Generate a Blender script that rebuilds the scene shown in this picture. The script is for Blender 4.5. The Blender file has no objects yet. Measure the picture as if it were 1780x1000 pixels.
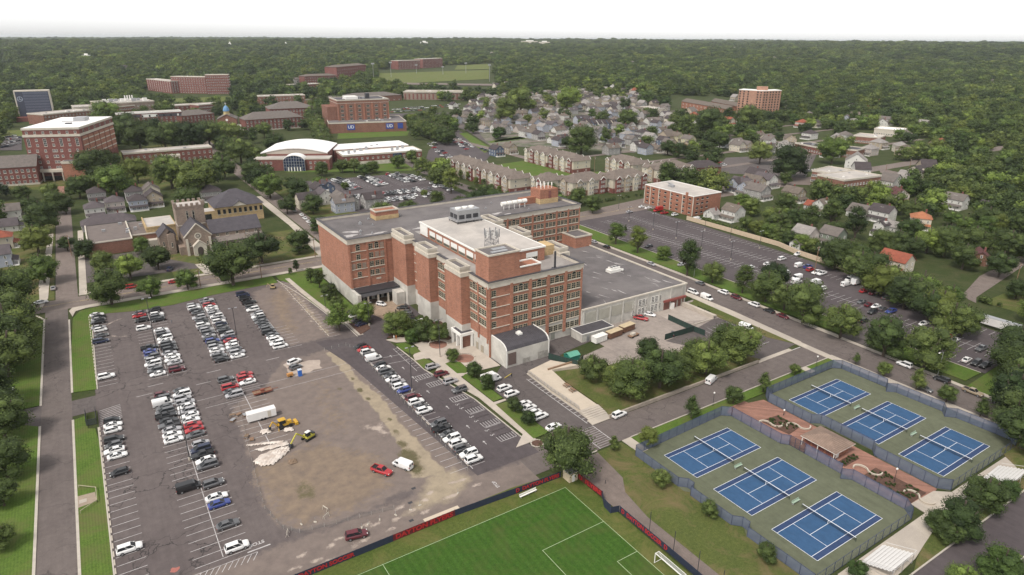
import bpy, math, random
import numpy as np
from mathutils import Matrix, Vector
R = math.radians
random.seed(7); rng = np.random.default_rng(7)
scn = bpy.context.scene
ORD = ['first', 'second', 'third', 'fourth', 'fifth', 'sixth', 'seventh', 'eighth', 'ninth', 'tenth', 'eleventh', 'twelfth', 'thirteenth', 'fourteenth', 'fifteenth', 'sixteenth', 'seventeenth', 'eighteenth', 'nineteenth', 'twentieth', 'twenty-first', 'twenty-second', 'twenty-third', 'twenty-fourth', 'twenty-fifth', 'twenty-sixth', 'twenty-seventh', 'twenty-eighth', 'twenty-ninth', 'thirtieth']; ORD += ['thirty-' + q for q in ORD[:9]] + ['fortieth'] + ['forty-' + q for q in ORD[:9]] + ['fiftieth']
# ------------------------------------------------------------------ camera
F_PX, PITCH, ROLL, CAM_H = 1150.35, 0.36, 0.0056, 99.24
HEAD = R(57.1144)            # heading of the view, measured from world +X
cam = bpy.data.cameras.new('camera'); cam.sensor_width = 36; cam.lens = F_PX / 1780 * 36
cam.clip_start = 1; cam.clip_end = 40000
co = bpy.data.objects.new('camera', cam); scn.collection.objects.link(co); scn.camera = co
FW = Vector((math.cos(HEAD) * math.cos(PITCH), math.sin(HEAD) * math.cos(PITCH), -math.sin(PITCH)))
RT0 = Vector((math.sin(HEAD), -math.cos(HEAD), 0)); UP0 = RT0.cross(FW)
RT = RT0 * math.cos(ROLL) + UP0 * math.sin(ROLL); UP = -RT0 * math.sin(ROLL) + UP0 * math.cos(ROLL)
co.matrix_world = Matrix(((RT.x, UP.x, -FW.x, 0), (RT.y, UP.y, -FW.y, 0), (RT.z, UP.z, -FW.z, CAM_H), (0, 0, 0, 1)))
# ------------------------------------------------------------------ sky, sun, exposure
SUN_EL, SUN_AZ = R(55), R(200)       # azimuth of the sun measured from +X
world = bpy.data.worlds.new('World'); scn.world = world; world.use_nodes = True
nt = world.node_tree; nt.nodes.clear()
wo = nt.nodes.new('ShaderNodeOutputWorld'); bg = nt.nodes.new('ShaderNodeBackground'); sky = nt.nodes.new('ShaderNodeTexSky')
sky.sky_type = 'NISHITA'; sky.sun_disc = False; sky.sun_elevation = SUN_EL; sky.sun_rotation = math.pi / 2 - SUN_AZ
sky.air_density = 1.0; sky.dust_density = 1.0; sky.ozone_density = 1.0
hs = nt.nodes.new('ShaderNodeHueSaturation'); hs.inputs['Saturation'].default_value = 0.05; hs.inputs['Value'].default_value = 1.42
nt.links.new(sky.outputs[0], hs.inputs['Color']); nt.links.new(hs.outputs[0], bg.inputs[0]); nt.links.new(bg.outputs[0], wo.inputs[0])
bg.inputs[1].default_value = 0.095
sl = bpy.data.lights.new('sun', 'SUN'); sl.energy = 1.5; sl.angle = R(10); sl.color = (1, .93, .84)
so = bpy.data.objects.new('sun', sl); scn.collection.objects.link(so)
sd = Vector((math.cos(SUN_EL) * math.cos(SUN_AZ), math.cos(SUN_EL) * math.sin(SUN_AZ), math.sin(SUN_EL)))
so.rotation_euler = sd.to_track_quat('Z', 'Y').to_euler(); so.location = (0, 0, 300)
scn.view_settings.view_transform = 'Standard'; scn.view_settings.look = 'None'
scn.view_settings.exposure = 0.93; scn.view_settings.gamma = 1
scn.cycles.max_bounces = 5; scn.cycles.diffuse_bounces = 2; scn.cycles.glossy_bounces = 2
scn.cycles.transmission_bounces = 2; scn.cycles.volume_bounces = 1; scn.cycles.transparent_max_bounces = 6
scn.cycles.use_denoising = True
# ------------------------------------------------------------------ geometry of the place
HX, HY = math.cos(HEAD), math.sin(HEAD)
def sstep(a, b, x):
 t = np.clip((x - a) / (b - a), 0, 1); return t * t * (3 - 2 * t)
def terrain(x, y):
 x = np.asarray(x, float); y = np.asarray(y, float)
 d = np.hypot(x, y) + 1e-6
 s = (x * HY - y * HX) / d                       # sine of the angle right of the view direction
 A = 63 - 4 * np.cos(s * 5) + 9 * np.sin(s * 3 + 1.6) - 12 * sstep(-0.1, -0.7, s)
 h = A * sstep(1100, 4200, d)
 n = np.sin(x * .0031 + 1) * np.cos(y * .0027) + .6 * np.sin(x * .0071 + y * .0052) + .4 * np.sin(x * .013 - y * .011)
 n2 = np.sin(x * .0011 + y * .0006 + .7) + .7 * np.sin(y * .0014 - x * .0005 + 2)
 return h + n * 5.5 * sstep(1300, 2600, d) + n2 * 6.5 * sstep(2000, 3600, d)
def ray(px, py):
 return FW + RT * ((px - 890) / F_PX) + UP * ((500 - py) / F_PX)
def at(px, py, z=None):
 """ground point (or point at height z above sea level) seen at a pixel of the 1780 px photograph"""
 d = ray(px, py); zz = 0.0 if z is None else z
 for i in range(1 if z is not None else 12):
  t = (zz - CAM_H) / min(d.z, -1e-3); x, y = d.x * t, d.y * t
  if z is None:
   zn = float(terrain(x, y))
   if abs(zn - zz) < .02: break
   zz = zz * .4 + zn * .6
 return Vector((x, y, zz))
def proj(x, y, z=0):
 v = Vector((x, y, z - CAM_H)); d = v.dot(FW)
 return 890 + F_PX * v.dot(RT) / d, 500 - F_PX * v.dot(UP) / d, d
def projn(x, y, z=0):
 z = z - CAM_H
 d = x * FW.x + y * FW.y + z * FW.z
 return 890 + F_PX * (x * RT.x + y * RT.y + z * RT.z) / d, 500 - F_PX * (x * UP.x + y * UP.y + z * UP.z) / d, d
# ------------------------------------------------------------------ materials
MATS = {}
def srgb(c):
 return tuple((v / 12.92 if v <= .04045 else ((v + .055) / 1.055) ** 2.4) for v in c)
def nodes(name):
 m = bpy.data.materials.new(name); m.use_nodes = True; t = m.node_tree
 b = t.nodes['Principled BSDF']; return m, t, b
def add(t, kind, **kw):
 n = t.nodes.new(kind)
 for k, v in kw.items():
  if k.startswith('i_'): n.inputs[k[2:].replace('_', ' ')].default_value = v
  else: setattr(n, k, v)
 return n
def mixc(t, fac, a, b, mode='MIX'):
 n = t.nodes.new('ShaderNodeMix'); n.data_type = 'RGBA'; n.blend_type = mode
 for s, v in ((0, fac), (6, a), (7, b)):
  if hasattr(v, 'is_output') or isinstance(v, bpy.types.NodeSocket): t.links.new(v, n.inputs[s])
  elif isinstance(v, (int, float)): n.inputs[s].default_value = v
  else: n.inputs[s].default_value = (*v[:3], 1)
 return n.outputs[2]
def noise(t, scale, detail=4, rough=.6, vec=None, dist=0):
 n = t.nodes.new('ShaderNodeTexNoise'); n.inputs['Scale'].default_value = scale
 n.inputs['Detail'].default_value = detail; n.inputs['Roughness'].default_value = rough; n.inputs['Distortion'].default_value = dist
 if vec is not None: t.links.new(vec, n.inputs['Vector'])
 return n.outputs[0]
def ramp(t, fac, a, b, ca=(0, 0, 0), cb=(1, 1, 1)):
 n = t.nodes.new('ShaderNodeValToRGB'); e = n.color_ramp.elements
 e[0].position = a; e[0].color = (*ca, 1); e[1].position = b; e[1].color = (*cb, 1)
 t.links.new(fac, n.inputs[0]); return n.outputs[0]
def math_(t, op, a, b=0.0):
 n = t.nodes.new('ShaderNodeMath'); n.operation = op
 for i, v in enumerate((a, b)):
  if isinstance(v, bpy.types.NodeSocket): t.links.new(v, n.inputs[i])
  else: n.inputs[i].default_value = v
 return n.outputs[0]
def mul(c, k): return tuple(min(1, v * k) for v in c)
def M(name, col, rough=.8, var=.18, scale=.6, fine=0, metal=0, col2=None, spec=.4, bump=0):
 """material with two octaves of colour variation in world metres"""
 if name in MATS: return MATS[name]
 m, t, b = nodes(name)
 tc = t.nodes.new('ShaderNodeTexCoord').outputs['Object']
 n1 = noise(t, scale, 5, .65, tc)
 a, bb = mul(col, 1 - var), mul(col, 1 + var)
 c = mixc(t, ramp(t, n1, .3, .7), a, bb)
 if col2: c = mixc(t, ramp(t, noise(t, scale * .35, 4, .6, tc, .6), .45, .62), c, col2)
 if fine: c = mixc(t, fine, c, ramp(t, noise(t, 6, 2, .5, tc), .3, .7, (.3, .3, .3), (1, 1, 1)), 'MULTIPLY')
 t.links.new(c, b.inputs['Base Color']); b.inputs['Roughness'].default_value = rough; b.inputs['Metallic'].default_value = metal
 b.inputs['Specular IOR Level'].default_value = spec
 if bump:
  bp = t.nodes.new('ShaderNodeBump'); bp.inputs['Strength'].default_value = bump; bp.inputs['Distance'].default_value = .1
  t.links.new(noise(t, 3, 4, .6, tc), bp.inputs['Height']); t.links.new(bp.outputs[0], b.inputs['Normal'])
 MATS[name] = m; return m
def brick(name, col, course=.0, dirt=.15):
 if name in MATS: return MATS[name]
 m, t, b = nodes(name)
 tc = t.nodes.new('ShaderNodeTexCoord').outputs['Object']
 geo = t.nodes.new('ShaderNodeNewGeometry')
 sep = t.nodes.new('ShaderNodeSeparateXYZ'); t.links.new(tc, sep.inputs[0])
 xy = math_(t, 'ADD', sep.outputs[0], sep.outputs[1])
 cmb = t.nodes.new('ShaderNodeCombineXYZ'); t.links.new(xy, cmb.inputs[0]); t.links.new(sep.outputs[2], cmb.inputs[1])
 bt = t.nodes.new('ShaderNodeTexBrick'); t.links.new(cmb.outputs[0], bt.inputs['Vector'])
 bt.inputs['Scale'].default_value = 1; bt.inputs['Brick Width'].default_value = .9; bt.inputs['Row Height'].default_value = .3
 bt.inputs['Mortar Size'].default_value = .022; bt.inputs['Color1'].default_value = (*mul(col, .82), 1)
 bt.inputs['Color2'].default_value = (*mul(col, 1.15), 1); bt.inputs['Mortar'].default_value = (*mul(tuple((v + .25) / 1.7 for v in col), .95), 1)
 c = mixc(t, .9, bt.outputs[0], ramp(t, noise(t, .22, 6, .7, tc), .25, .75, (1 - dirt * 1.6,) * 3, (1 + dirt, 1 + dirt * .9, 1 + dirt * .8)), 'MULTIPLY')
 sv = t.nodes.new('ShaderNodeMapping'); sv.inputs['Scale'].default_value = (1.2, 1.2, .09); t.links.new(tc, sv.inputs[0])
 c = mixc(t, .5, c, ramp(t, noise(t, .8, 3, .5, sv.outputs[0]), .35, .65, (.84, .84, .86), (1.05, 1.04, 1.03)), 'MULTIPLY')
 t.links.new(c, b.inputs['Base Color']); b.inputs['Roughness'].default_value = .88; b.inputs['Specular IOR Level'].default_value = .25
 MATS[name] = m; return m
def siding(name, col):
 if name in MATS: return MATS[name]
 m, t, b = nodes(name); tc = t.nodes.new('ShaderNodeTexCoord').outputs['Object']
 w = t.nodes.new('ShaderNodeTexWave'); w.bands_direction = 'Z'; w.inputs['Scale'].default_value = 1.6; w.inputs['Distortion'].default_value = .2
 t.links.new(tc, w.inputs[0])
 c = mixc(t, .25, (*col, 1), w.outputs[0], 'MULTIPLY')
 c = mixc(t, .6, c, ramp(t, noise(t, .4, 5, .7, tc), .3, .75, (.8, .8, .8), (1.05, 1.05, 1.05)), 'MULTIPLY')
 t.links.new(c, b.inputs['Base Color']); b.inputs['Roughness'].default_value = .75; MATS[name] = m; return m
def shingle(name, col):
 if name in MATS: return MATS[name]
 m, t, b = nodes(name); tc = t.nodes.new('ShaderNodeTexCoord').outputs['Object']
 w = t.nodes.new('ShaderNodeTexWave'); w.bands_direction = 'Z'; w.inputs['Scale'].default_value = 2.2; w.inputs['Distortion'].default_value = 1.5
 t.links.new(tc, w.inputs[0])
 c = mixc(t, .3, (*col, 1), w.outputs[0], 'MULTIPLY')
 c = mixc(t, .9, c, ramp(t, noise(t, .5, 6, .75, tc), .3, .7, (.72, .72, .74), (1.25, 1.22, 1.2)), 'MULTIPLY')
 t.links.new(c, b.inputs['Base Color']); b.inputs['Roughness'].default_value = .9; b.inputs['Specular IOR Level'].default_value = .2
 MATS[name] = m; return m
def paint(name, col, rough=.25, metal=0.0):
 if name in MATS: return MATS[name]
 m, t, b = nodes(name); tc = t.nodes.new('ShaderNodeTexCoord').outputs['Object']
 c = mixc(t, .5, (*col, 1), ramp(t, noise(t, 2, 3, .5, tc), .3, .7, (.85, .85, .85), (1, 1, 1)), 'MULTIPLY')
 t.links.new(c, b.inputs['Base Color']); b.inputs['Roughness'].default_value = rough; b.inputs['Metallic'].default_value = metal
 b.inputs['Coat Weight'].default_value = .35; b.inputs['Coat Roughness'].default_value = .12
 MATS[name] = m; return m
def glassm(name, col, rough=.12):
 if name in MATS: return MATS[name]
 m, t, b = nodes(name); tc = t.nodes.new('ShaderNodeTexCoord').outputs['Object']
 oi = t.nodes.new('ShaderNodeObjectInfo')
 r = ramp(t, oi.outputs['Random'], .1, .95, (.35, .35, .38), (1.7, 1.6, 1.45))
 c = mixc(t, 1.0, (*col, 1), r, 'MULTIPLY')
 c = mixc(t, ramp(t, noise(t, 1.4, 2, .5, tc), .5, .62), c, mul(col, 2.2))
 t.links.new(c, b.inputs['Base Color']); b.inputs['Roughness'].default_value = rough; b.inputs['Specular IOR Level'].default_value = .6
 MATS[name] = m; return m
def foliage(name, col, col2):
 if name in MATS: return MATS[name]
 m, t, b = nodes(name); tc = t.nodes.new('ShaderNodeTexCoord').outputs['Object']
 oi = t.nodes.new('ShaderNodeObjectInfo'); geo = t.nodes.new('ShaderNodeNewGeometry')
 c = mixc(t, ramp(t, oi.outputs['Random'], 0, 1), col, col2)
 c = mixc(t, 1.0, c, ramp(t, noise(t, .006, 3, .6, oi.outputs['Location']), .35, .65, (.66, .70, .72), (1.5, 1.36, 1.2)), 'MULTIPLY')
 r2 = math_(t, 'FRACT', math_(t, 'MULTIPLY', oi.outputs['Random'], 17.37))
 c = mixc(t, 1.0, c, ramp(t, r2, 0, 1, (.55, .62, .60), (1.5, 1.38, 1.2)), 'MULTIPLY')
 c = mixc(t, 1.0, c, ramp(t, geo.outputs['Random Per Island'], 0, 1, (.5, .54, .5), (1.6, 1.52, 1.35)), 'MULTIPLY')
 c = mixc(t, 1.0, c, ramp(t, noise(t, 3.2, 2, .6, tc), .35, .65, (.7, .72, .7), (1.28, 1.24, 1.15)), 'MULTIPLY')
 c = mixc(t, math_(t, 'MULTIPLY', math_(t, 'GREATER_THAN', math_(t, 'FRACT', math_(t, 'MULTIPLY', oi.outputs['Random'], 53.1)), .955), .6), c, (.11, .13, .025))
 t.links.new(c, b.inputs['Base Color']); b.inputs['Roughness'].default_value = .75; b.inputs['Specular IOR Level'].default_value = .25
 MATS[name] = m; return m
LEAF = foliage('leaf_green', (.047, .075, .026), (.063, .092, .033))
LEAF_L = foliage('leaf_light_green', (.060, .102, .030), (.074, .116, .034))
LEAF_D = foliage('leaf_dark_green', (.031, .053, .020), (.043, .066, .025))
BARK = M('bark', (.075, .058, .045), .95, .3, 4)
BRICK = brick('red_brick', (.335, .148, .092)); BRICKD = brick('dark_red_brick', (.175, .055, .043)); BRICKB = brick('brown_brick', (.20, .088, .058))
BRICKO = brick('orange_brick', (.30, .125, .075)); BRICKY = brick('yellow_brick', (.46, .33, .17)); BRICKT = brick('tan_stone', (.245, .185, .145)); BRICKP = brick('pale_tower_brick', (.36, .195, .13))
STONE = M('pale_stone', (.47, .425, .36), .85, .12, .5); WHITEW = M('white_painted_base', (.50, .475, .43), .85, .16, .35, .12, col2=(.40, .375, .34))
ROOFG = M('grey_roofing', (.130, .116, .116), .9, .28, .12, .35, col2=(.17, .153, .150)); ROOFL = M('light_grey_roofing', (.33, .305, .285), .85, .16, .16, .2, col2=(.25, .225, .21))
ROOFD = M('dark_roofing', (.06, .055, .062), .8, .2, .6); ROOFW = M('white_membrane', (.74, .72, .70), .6, .06, .2); ROOFC = M('cream_roofing', (.44, .40, .365), .75, .14, .2, .2, col2=(.36, .33, .305))
PUDDLE = M('pale_roof_patch', (.36, .335, .325), .6, .25, .8)
GLASS = glassm('window_glass', (.020, .022, .024)); GLASSB = glassm('blue_glass', (.03, .045, .085)); FRAME = M('tan_window_frame', (.36, .32, .24), .6, .1, 1)
WHITE = M('white_trim', (.70, .68, .64), .6, .06, 1); BLINDS = M('white_blinds', (.66, .65, .62), .7, .08, 2)
METAL = M('galvanised_metal', (.36, .36, .37), .45, .15, 2, metal=.5); DARKM = M('dark_metal', (.035, .035, .04), .5, .2, 2); BLACK = M('black_rubber', (.015, .015, .016), .7, .2, 3)
CONC = M('pale_concrete', (.44, .385, .325), .85, .14, .25, .2, col2=(.37, .325, .28)); CURB = M('kerb_concrete', (.40, .36, .31), .85, .12, .6)
MULCH = M('mulch', (.085, .045, .032), .95, .35, 1.5); SOIL = M('bare_soil', (.18, .125, .085), .95, .25, .6)
LINE = M('white_line_paint', (.40, .38, .375), .7, .35, .9); LINEY = M('yellow_line_paint', (.45, .33, .12), .7, .2, 1); COURTL = M('court_line_paint', (.72, .74, .78), .7, .05, 1)
TIMBER = M('timber', (.20, .12, .075), .85, .25, 1.5); TANW = M('tan_block_wall', (.46, .36, .26), .85, .12, .7)
def ground_mat(name, base, base2, crack=0, seam=0, speck=.25, tintc=None, rough=.92):
 """tarmac: mottled, patched, cracked; mask attribute 'soil' lays dust and dirt where it lies"""
 m, t, b = nodes(name); tc = t.nodes.new('ShaderNodeTexCoord').outputs['Object']
 c = mixc(t, ramp(t, noise(t, .045, 6, .7, tc, .5), .36, .64), base, base2)
 c = mixc(t, .85, c, ramp(t, noise(t, .5, 5, .7, tc), .3, .7, (.84,) * 3, (1.14,) * 3), 'MULTIPLY')
 c = mixc(t, speck, c, ramp(t, noise(t, 9, 2, .5, tc), .3, .7, (.45,) * 3, (1.5,) * 3), 'MULTIPLY')
 st = t.nodes.new('ShaderNodeMapping'); st.inputs['Scale'].default_value = (1, .07, 1); t.links.new(tc, st.inputs[0])
 c = mixc(t, .5, c, ramp(t, noise(t, .9, 4, .6, st.outputs[0]), .35, .65, (.88,) * 3, (1.1,) * 3), 'MULTIPLY')
 if crack:
  v = t.nodes.new('ShaderNodeTexVoronoi'); v.feature = 'DISTANCE_TO_EDGE'; v.inputs['Scale'].default_value = .13
  wv = t.nodes.new('ShaderNodeVectorMath'); wv.operation = 'ADD'; t.links.new(tc, wv.inputs[0])
  nn = t.nodes.new('ShaderNodeTexNoise'); nn.inputs['Scale'].default_value = .35; nn.inputs['Detail'].default_value = 5; t.links.new(tc, nn.inputs[0])
  sc = t.nodes.new('ShaderNodeVectorMath'); sc.operation = 'SCALE'; sc.inputs['Scale'].default_value = 5; t.links.new(nn.outputs[1], sc.inputs[0])
  t.links.new(sc.outputs[0], wv.inputs[1]); t.links.new(wv.outputs[0], v.inputs['Vector'])
  k = ramp(t, v.outputs[0], .006, .018, (1, 1, 1), (0, 0, 0))
  k = math_(t, 'MULTIPLY', k, ramp(t, noise(t, .03, 3, .5, tc), .42, .55))
  c = mixc(t, math_(t, 'MULTIPLY', k, crack), c, (.025, .023, .024))
 if tintc: c = mixc(t, ramp(t, noise(t, .02, 4, .6, tc, 1), .5, .7), c, tintc)
 return m, t, b, c, tc
def simple_ground(name, *a, **k):
 if name in MATS: return MATS[name]
 m, t, b, c, tc = ground_mat(name, *a, **k)
 t.links.new(c, b.inputs['Base Color']); b.inputs['Roughness'].default_value = .92; b.inputs['Specular IOR Level'].default_value = .2
 MATS[name] = m; return m
ASPH = simple_ground('tarmac', (.092, .078, .076), (.112, .096, .092), crack=.6)
ASPHD = simple_ground('dark_tarmac', (.072, .060, .063), (.090, .076, .078), crack=.3)
ROADM = simple_ground('road_surface', (.112, .093, .088), (.135, .113, .105), crack=.5)
PAVEM = simple_ground('worn_street', (.155, .125, .112), (.18, .147, .13), crack=.3)
def grass_mat(name, c1, c2, dry=None, stripe=0, bump=.5):
 m, t, b = nodes(name); tc = t.nodes.new('ShaderNodeTexCoord').outputs['Object']
 c = mixc(t, ramp(t, noise(t, .12, 6, .7, tc), .35, .65), c1, c2)
 c = mixc(t, .9, c, ramp(t, noise(t, 1.5, 5, .75, tc), .3, .7, (.7, .72, .68), (1.28, 1.24, 1.2)), 'MULTIPLY')
 c = mixc(t, .6, c, ramp(t, noise(t, 7, 2, .6, tc), .3, .7, (.6, .62, .6), (1.35, 1.3, 1.3)), 'MULTIPLY')
 if dry: c = mixc(t, ramp(t, noise(t, .09, 6, .75, tc, .8), .46, .66), c, dry)
 if stripe:
  w = t.nodes.new('ShaderNodeTexWave'); w.bands_direction = 'X'; w.inputs['Scale'].default_value = stripe; w.inputs['Distortion'].default_value = .6; w.inputs['Detail'].default_value = 2
  t.links.new(tc, w.inputs[0]); c = mixc(t, .55, c, ramp(t, w.outputs[0], .3, .7, (.86, .88, .86), (1.1, 1.1, 1.08)), 'MULTIPLY')
 t.links.new(c, b.inputs['Base Color']); b.inputs['Roughness'].default_value = .95; b.inputs['Specular IOR Level'].default_value = .1
 bp = t.nodes.new('ShaderNodeBump'); bp.inputs['Strength'].default_value = bump; bp.inputs['Distance'].default_value = .15
 t.links.new(noise(t, 5, 3, .7, tc), bp.inputs['Height']); t.links.new(bp.outputs[0], b.inputs['Normal'])
 MATS[name] = m; return m
GRASS = grass_mat('lawn_grass', (.070, .120, .024), (.090, .138, .030), dry=(.105, .110, .040), stripe=.55)
GRASSP = grass_mat('pitch_grass', (.036, .084, .014), (.046, .098, .018), dry=(.060, .085, .022), stripe=.18)
GRASSM = grass_mat('pitch_margin_grass', (.062, .092, .022), (.082, .104, .028), dry=(.125, .118, .042))
GRASSD = grass_mat('dry_grass', (.070, .090, .028), (.088, .105, .032), dry=(.15, .115, .060))
GRASSF = grass_mat('field_grass', (.085, .115, .032), (.11, .135, .038), dry=(.13, .12, .05))
EARTH = grass_mat('wooded_ground', (.035, .050, .018), (.050, .064, .024), dry=(.065, .068, .032))
lm, lt, lb, lc, ltc = ground_mat('worn_lot', (.098, .081, .079), (.120, .100, .096), crack=.8)
def attr(t, n):
 a = t.nodes.new('ShaderNodeAttribute'); a.attribute_name = n; return a.outputs['Fac']
def masked(t, c, name, col, col2, tc, spread=.5):
 n = noise(t, .55, 6, .75, tc)
 f = math_(t, 'ADD', attr(t, name), math_(t, 'MULTIPLY', math_(t, 'SUBTRACT', n, .5), spread * 2))
 f = ramp(t, f, .38, .66)
 cc = mixc(t, ramp(t, noise(t, .35, 6, .7, tc), .35, .65), col, col2)
 return mixc(t, f, c, cc)
lc = masked(lt, lc, 'worn', (.180, .145, .128), (.140, .113, .102), ltc, .45)
lc = masked(lt, lc, 'soil', (.215, .162, .118), (.145, .113, .092), ltc, .85)
lc = masked(lt, lc, 'sand', (.31, .255, .185), (.23, .19, .14), ltc, .3)
lc = masked(lt, lc, 'pale', (.40, .335, .285), (.31, .255, .22), ltc, .75)
lc = masked(lt, lc, 'weed', (.085, .080, .040), (.120, .098, .060), ltc, .6)
lt.links.new(lc, lb.inputs['Base Color']); lb.inputs['Roughness'].default_value = .93; lb.inputs['Specular IOR Level'].default_value = .2
LOTM = lm
# ------------------------------------------------------------------ building helpers
COL = scn.collection
class MB:
 def __init__(s): s.v = []; s.f = []; s.m = []; s.mi = 0
 def mat(s, i): s.mi = i; return s
 def poly(s, pts):
  n = len(s.v); s.v += [tuple(p) for p in pts]; s.f.append(tuple(range(n, n + len(pts)))); s.m.append(s.mi); return s
 def box(s, x0, x1, y0, y1, z0, z1):
  n = len(s.v); s.v += [(x0, y0, z0), (x1, y0, z0), (x1, y1, z0), (x0, y1, z0), (x0, y0, z1), (x1, y0, z1), (x1, y1, z1), (x0, y1, z1)]
  for q in ((0, 3, 2, 1), (4, 5, 6, 7), (0, 1, 5, 4), (1, 2, 6, 5), (2, 3, 7, 6), (3, 0, 4, 7)):
   s.f.append(tuple(n + i for i in q)); s.m.append(s.mi)
  return s
 def bar(s, a, b, w, h=None):
  """square bar between two points"""
  a = Vector(a); b = Vector(b); d = (b - a).normalized(); h = h or w
  u = d.cross(Vector((0, 0, 1)));  u = u.normalized() if u.length > 1e-3 else Vector((1, 0, 0)); w2 = u.cross(d)
  n = len(s.v)
  for p in (a, b):
   for i, j in ((-1, -1), (1, -1), (1, 1), (-1, 1)): s.v.append(tuple(p + u * (w / 2 * i) + w2 * (h / 2 * j)))
  for q in ((0, 1, 2, 3), (7, 6, 5, 4), (0, 4, 5, 1), (1, 5, 6, 2), (2, 6, 7, 3), (3, 7, 4, 0)):
   s.f.append(tuple(n + i for i in q)); s.m.append(s.mi)
  return s
 def prism(s, pts, z0, z1):
  n = len(s.v); k = len(pts); s.v += [(p[0], p[1], z0) for p in pts] + [(p[0], p[1], z1) for p in pts]
  s.f.append(tuple(n + k + i for i in range(k))); s.m.append(s.mi); s.f.append(tuple(n + k - 1 - i for i in range(k))); s.m.append(s.mi)
  for i in range(k): j = (i + 1) % k; s.f.append((n + i, n + j, n + k + j, n + k + i)); s.m.append(s.mi)
  return s
 def cyl(s, c, r0, z0, z1, r1=None, k=8, ax='z'):
  r1 = r0 if r1 is None else r1; n = len(s.v)
  for z, r in ((z0, r0), (z1, r1)):
   for i in range(k):
    a = 2 * math.pi * i / k; p, q = r * math.cos(a), r * math.sin(a)
    s.v.append({'z': (c[0] + p, c[1] + q, z), 'y': (c[0] + p, z, c[1] + q), 'x': (z, c[0] + p, c[1] + q)}[ax])
  for i in range(k):
   j = (i + 1) % k; s.f.append((n + i, n + j, n + k + j, n + k + i)); s.m.append(s.mi)
  s.f.append(tuple(n + k + i for i in range(k))); s.f.append(tuple(n + k - 1 - i for i in range(k))); s.m += [s.mi] * 2
  return s
 def mesh(s, name, mats):
  me = bpy.data.meshes.new(name); me.from_pydata(s.v, [], s.f)
  for m in (mats if isinstance(mats, (list, tuple)) else [mats]): me.materials.append(m)
  if len(me.materials) > 1: me.polygons.foreach_set('material_index', s.m)
  me.update(); return me
 def build(s, name, mats, parent=None, kind=None, loc=None, label=None):
  o = bpy.data.objects.new(name, s.mesh(name, mats)); COL.objects.link(o)
  if parent: o.parent = parent
  if kind: o['kind'] = kind
  if label: o['label'] = label
  if loc is not None: o.location = loc
  return o
def tag(o, label, cat, group=None):
 o['label'] = label; o['category'] = cat
 if group: o['group'] = group
 return o
def root(name, loc, rz, label, cat, group=None):
 o = bpy.data.objects.new(name, None); COL.objects.link(o); o.location = loc; o.rotation_euler = (0, 0, rz)
 o.empty_display_size = .5
 return tag(o, label, cat, group)
def inst(name, mesh, parent, loc, rz=0, scale=None):
 o = bpy.data.objects.new(name, mesh); COL.objects.link(o); o.parent = parent; o.location = loc
 if rz: o.rotation_euler = (0, 0, rz)
 if scale: o.scale = scale
 return o
def copy_thing(src, loc, rz, label, group=None, kids=None):
 r = src.copy(); COL.objects.link(r); r.location = loc; r.rotation_euler = (0, 0, rz); r['label'] = label
 if group: r['group'] = group
 for c in (kids if kids is not None else src.children):
  q = c.copy(); COL.objects.link(q); q.parent = r
 return r
# ------------------------------------------------------------------ ground
def make_ground():
 rs = [0, 60, 120, 200, 300, 420, 560, 720, 900] + list(np.geomspace(1050, 22000, 46)); na = 180
 v = []; f = []
 for r in rs:
  for i in range(na):
   a = 2 * math.pi * i / na; x, y = r * math.cos(a), r * math.sin(a); v.append((x, y, float(terrain(x, y)) - .12))
 for k in range(len(rs) - 1):
  for i in range(na):
   j = (i + 1) % na; f.append((k * na + i, (k + 1) * na + i, (k + 1) * na + j, k * na + j))
 me = bpy.data.meshes.new('ground'); me.from_pydata(v, [], f); me.materials.append(EARTH); me.shade_smooth()
 o = bpy.data.objects.new('ground', me); COL.objects.link(o); o['kind'] = 'structure'
make_ground()
def sheet(name, pts, mat, z=0.0, kind='structure', thick=0):
 b = MB()
 if thick: b.prism(ccw(pts), z - thick, z)
 else: b.poly([(p[0], p[1], z) for p in ccw(pts)])
 return b.build(name, mat, kind=kind)
def ccw(p):
 a = sum(p[i][0] * p[(i + 1) % len(p)][1] - p[(i + 1) % len(p)][0] * p[i][1] for i in range(len(p)))
 return list(p) if a > 0 else list(p)[::-1]
def rect(x0, x1, y0, y1): return [(x0, y0), (x1, y0), (x1, y1), (x0, y1)]
def arc(cx, cy, r, a0, a1, n=8): return [(cx + r * math.cos(R(a0 + (a1 - a0) * i / n)), cy + r * math.sin(R(a0 + (a1 - a0) * i / n))) for i in range(n + 1)]
def strip(name, pts, w, mat, z0, z1, kind='structure'):
 """ribbon of width w along a polyline, as a low solid"""
 b = MB()
 for p, q in zip(pts[:-1], pts[1:]):
  d = Vector((q[0] - p[0], q[1] - p[1])).normalized(); n = Vector((-d.y, d.x)) * (w / 2); e = d * (w / 2 * .5)
  b.prism([(p[0] - n.x - e.x, p[1] - n.y - e.y), (q[0] - n.x + e.x, q[1] - n.y + e.y), (q[0] + n.x + e.x, q[1] + n.y + e.y), (p[0] + n.x - e.x, p[1] + n.y - e.y)], z0, z1)
 return b.build(name, mat, kind=kind)
def seg_d(x, y, pts):
 best = np.full(x.shape, 1e9)
 for (ax, ay), (bx, by) in zip(pts[:-1], pts[1:]):
  dx, dy = bx - ax, by - ay; t = np.clip(((x - ax) * dx + (y - ay) * dy) / (dx * dx + dy * dy), 0, 1)
  best = np.minimum(best, np.hypot(x - ax - t * dx, y - ay - t * dy))
 return best
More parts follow.
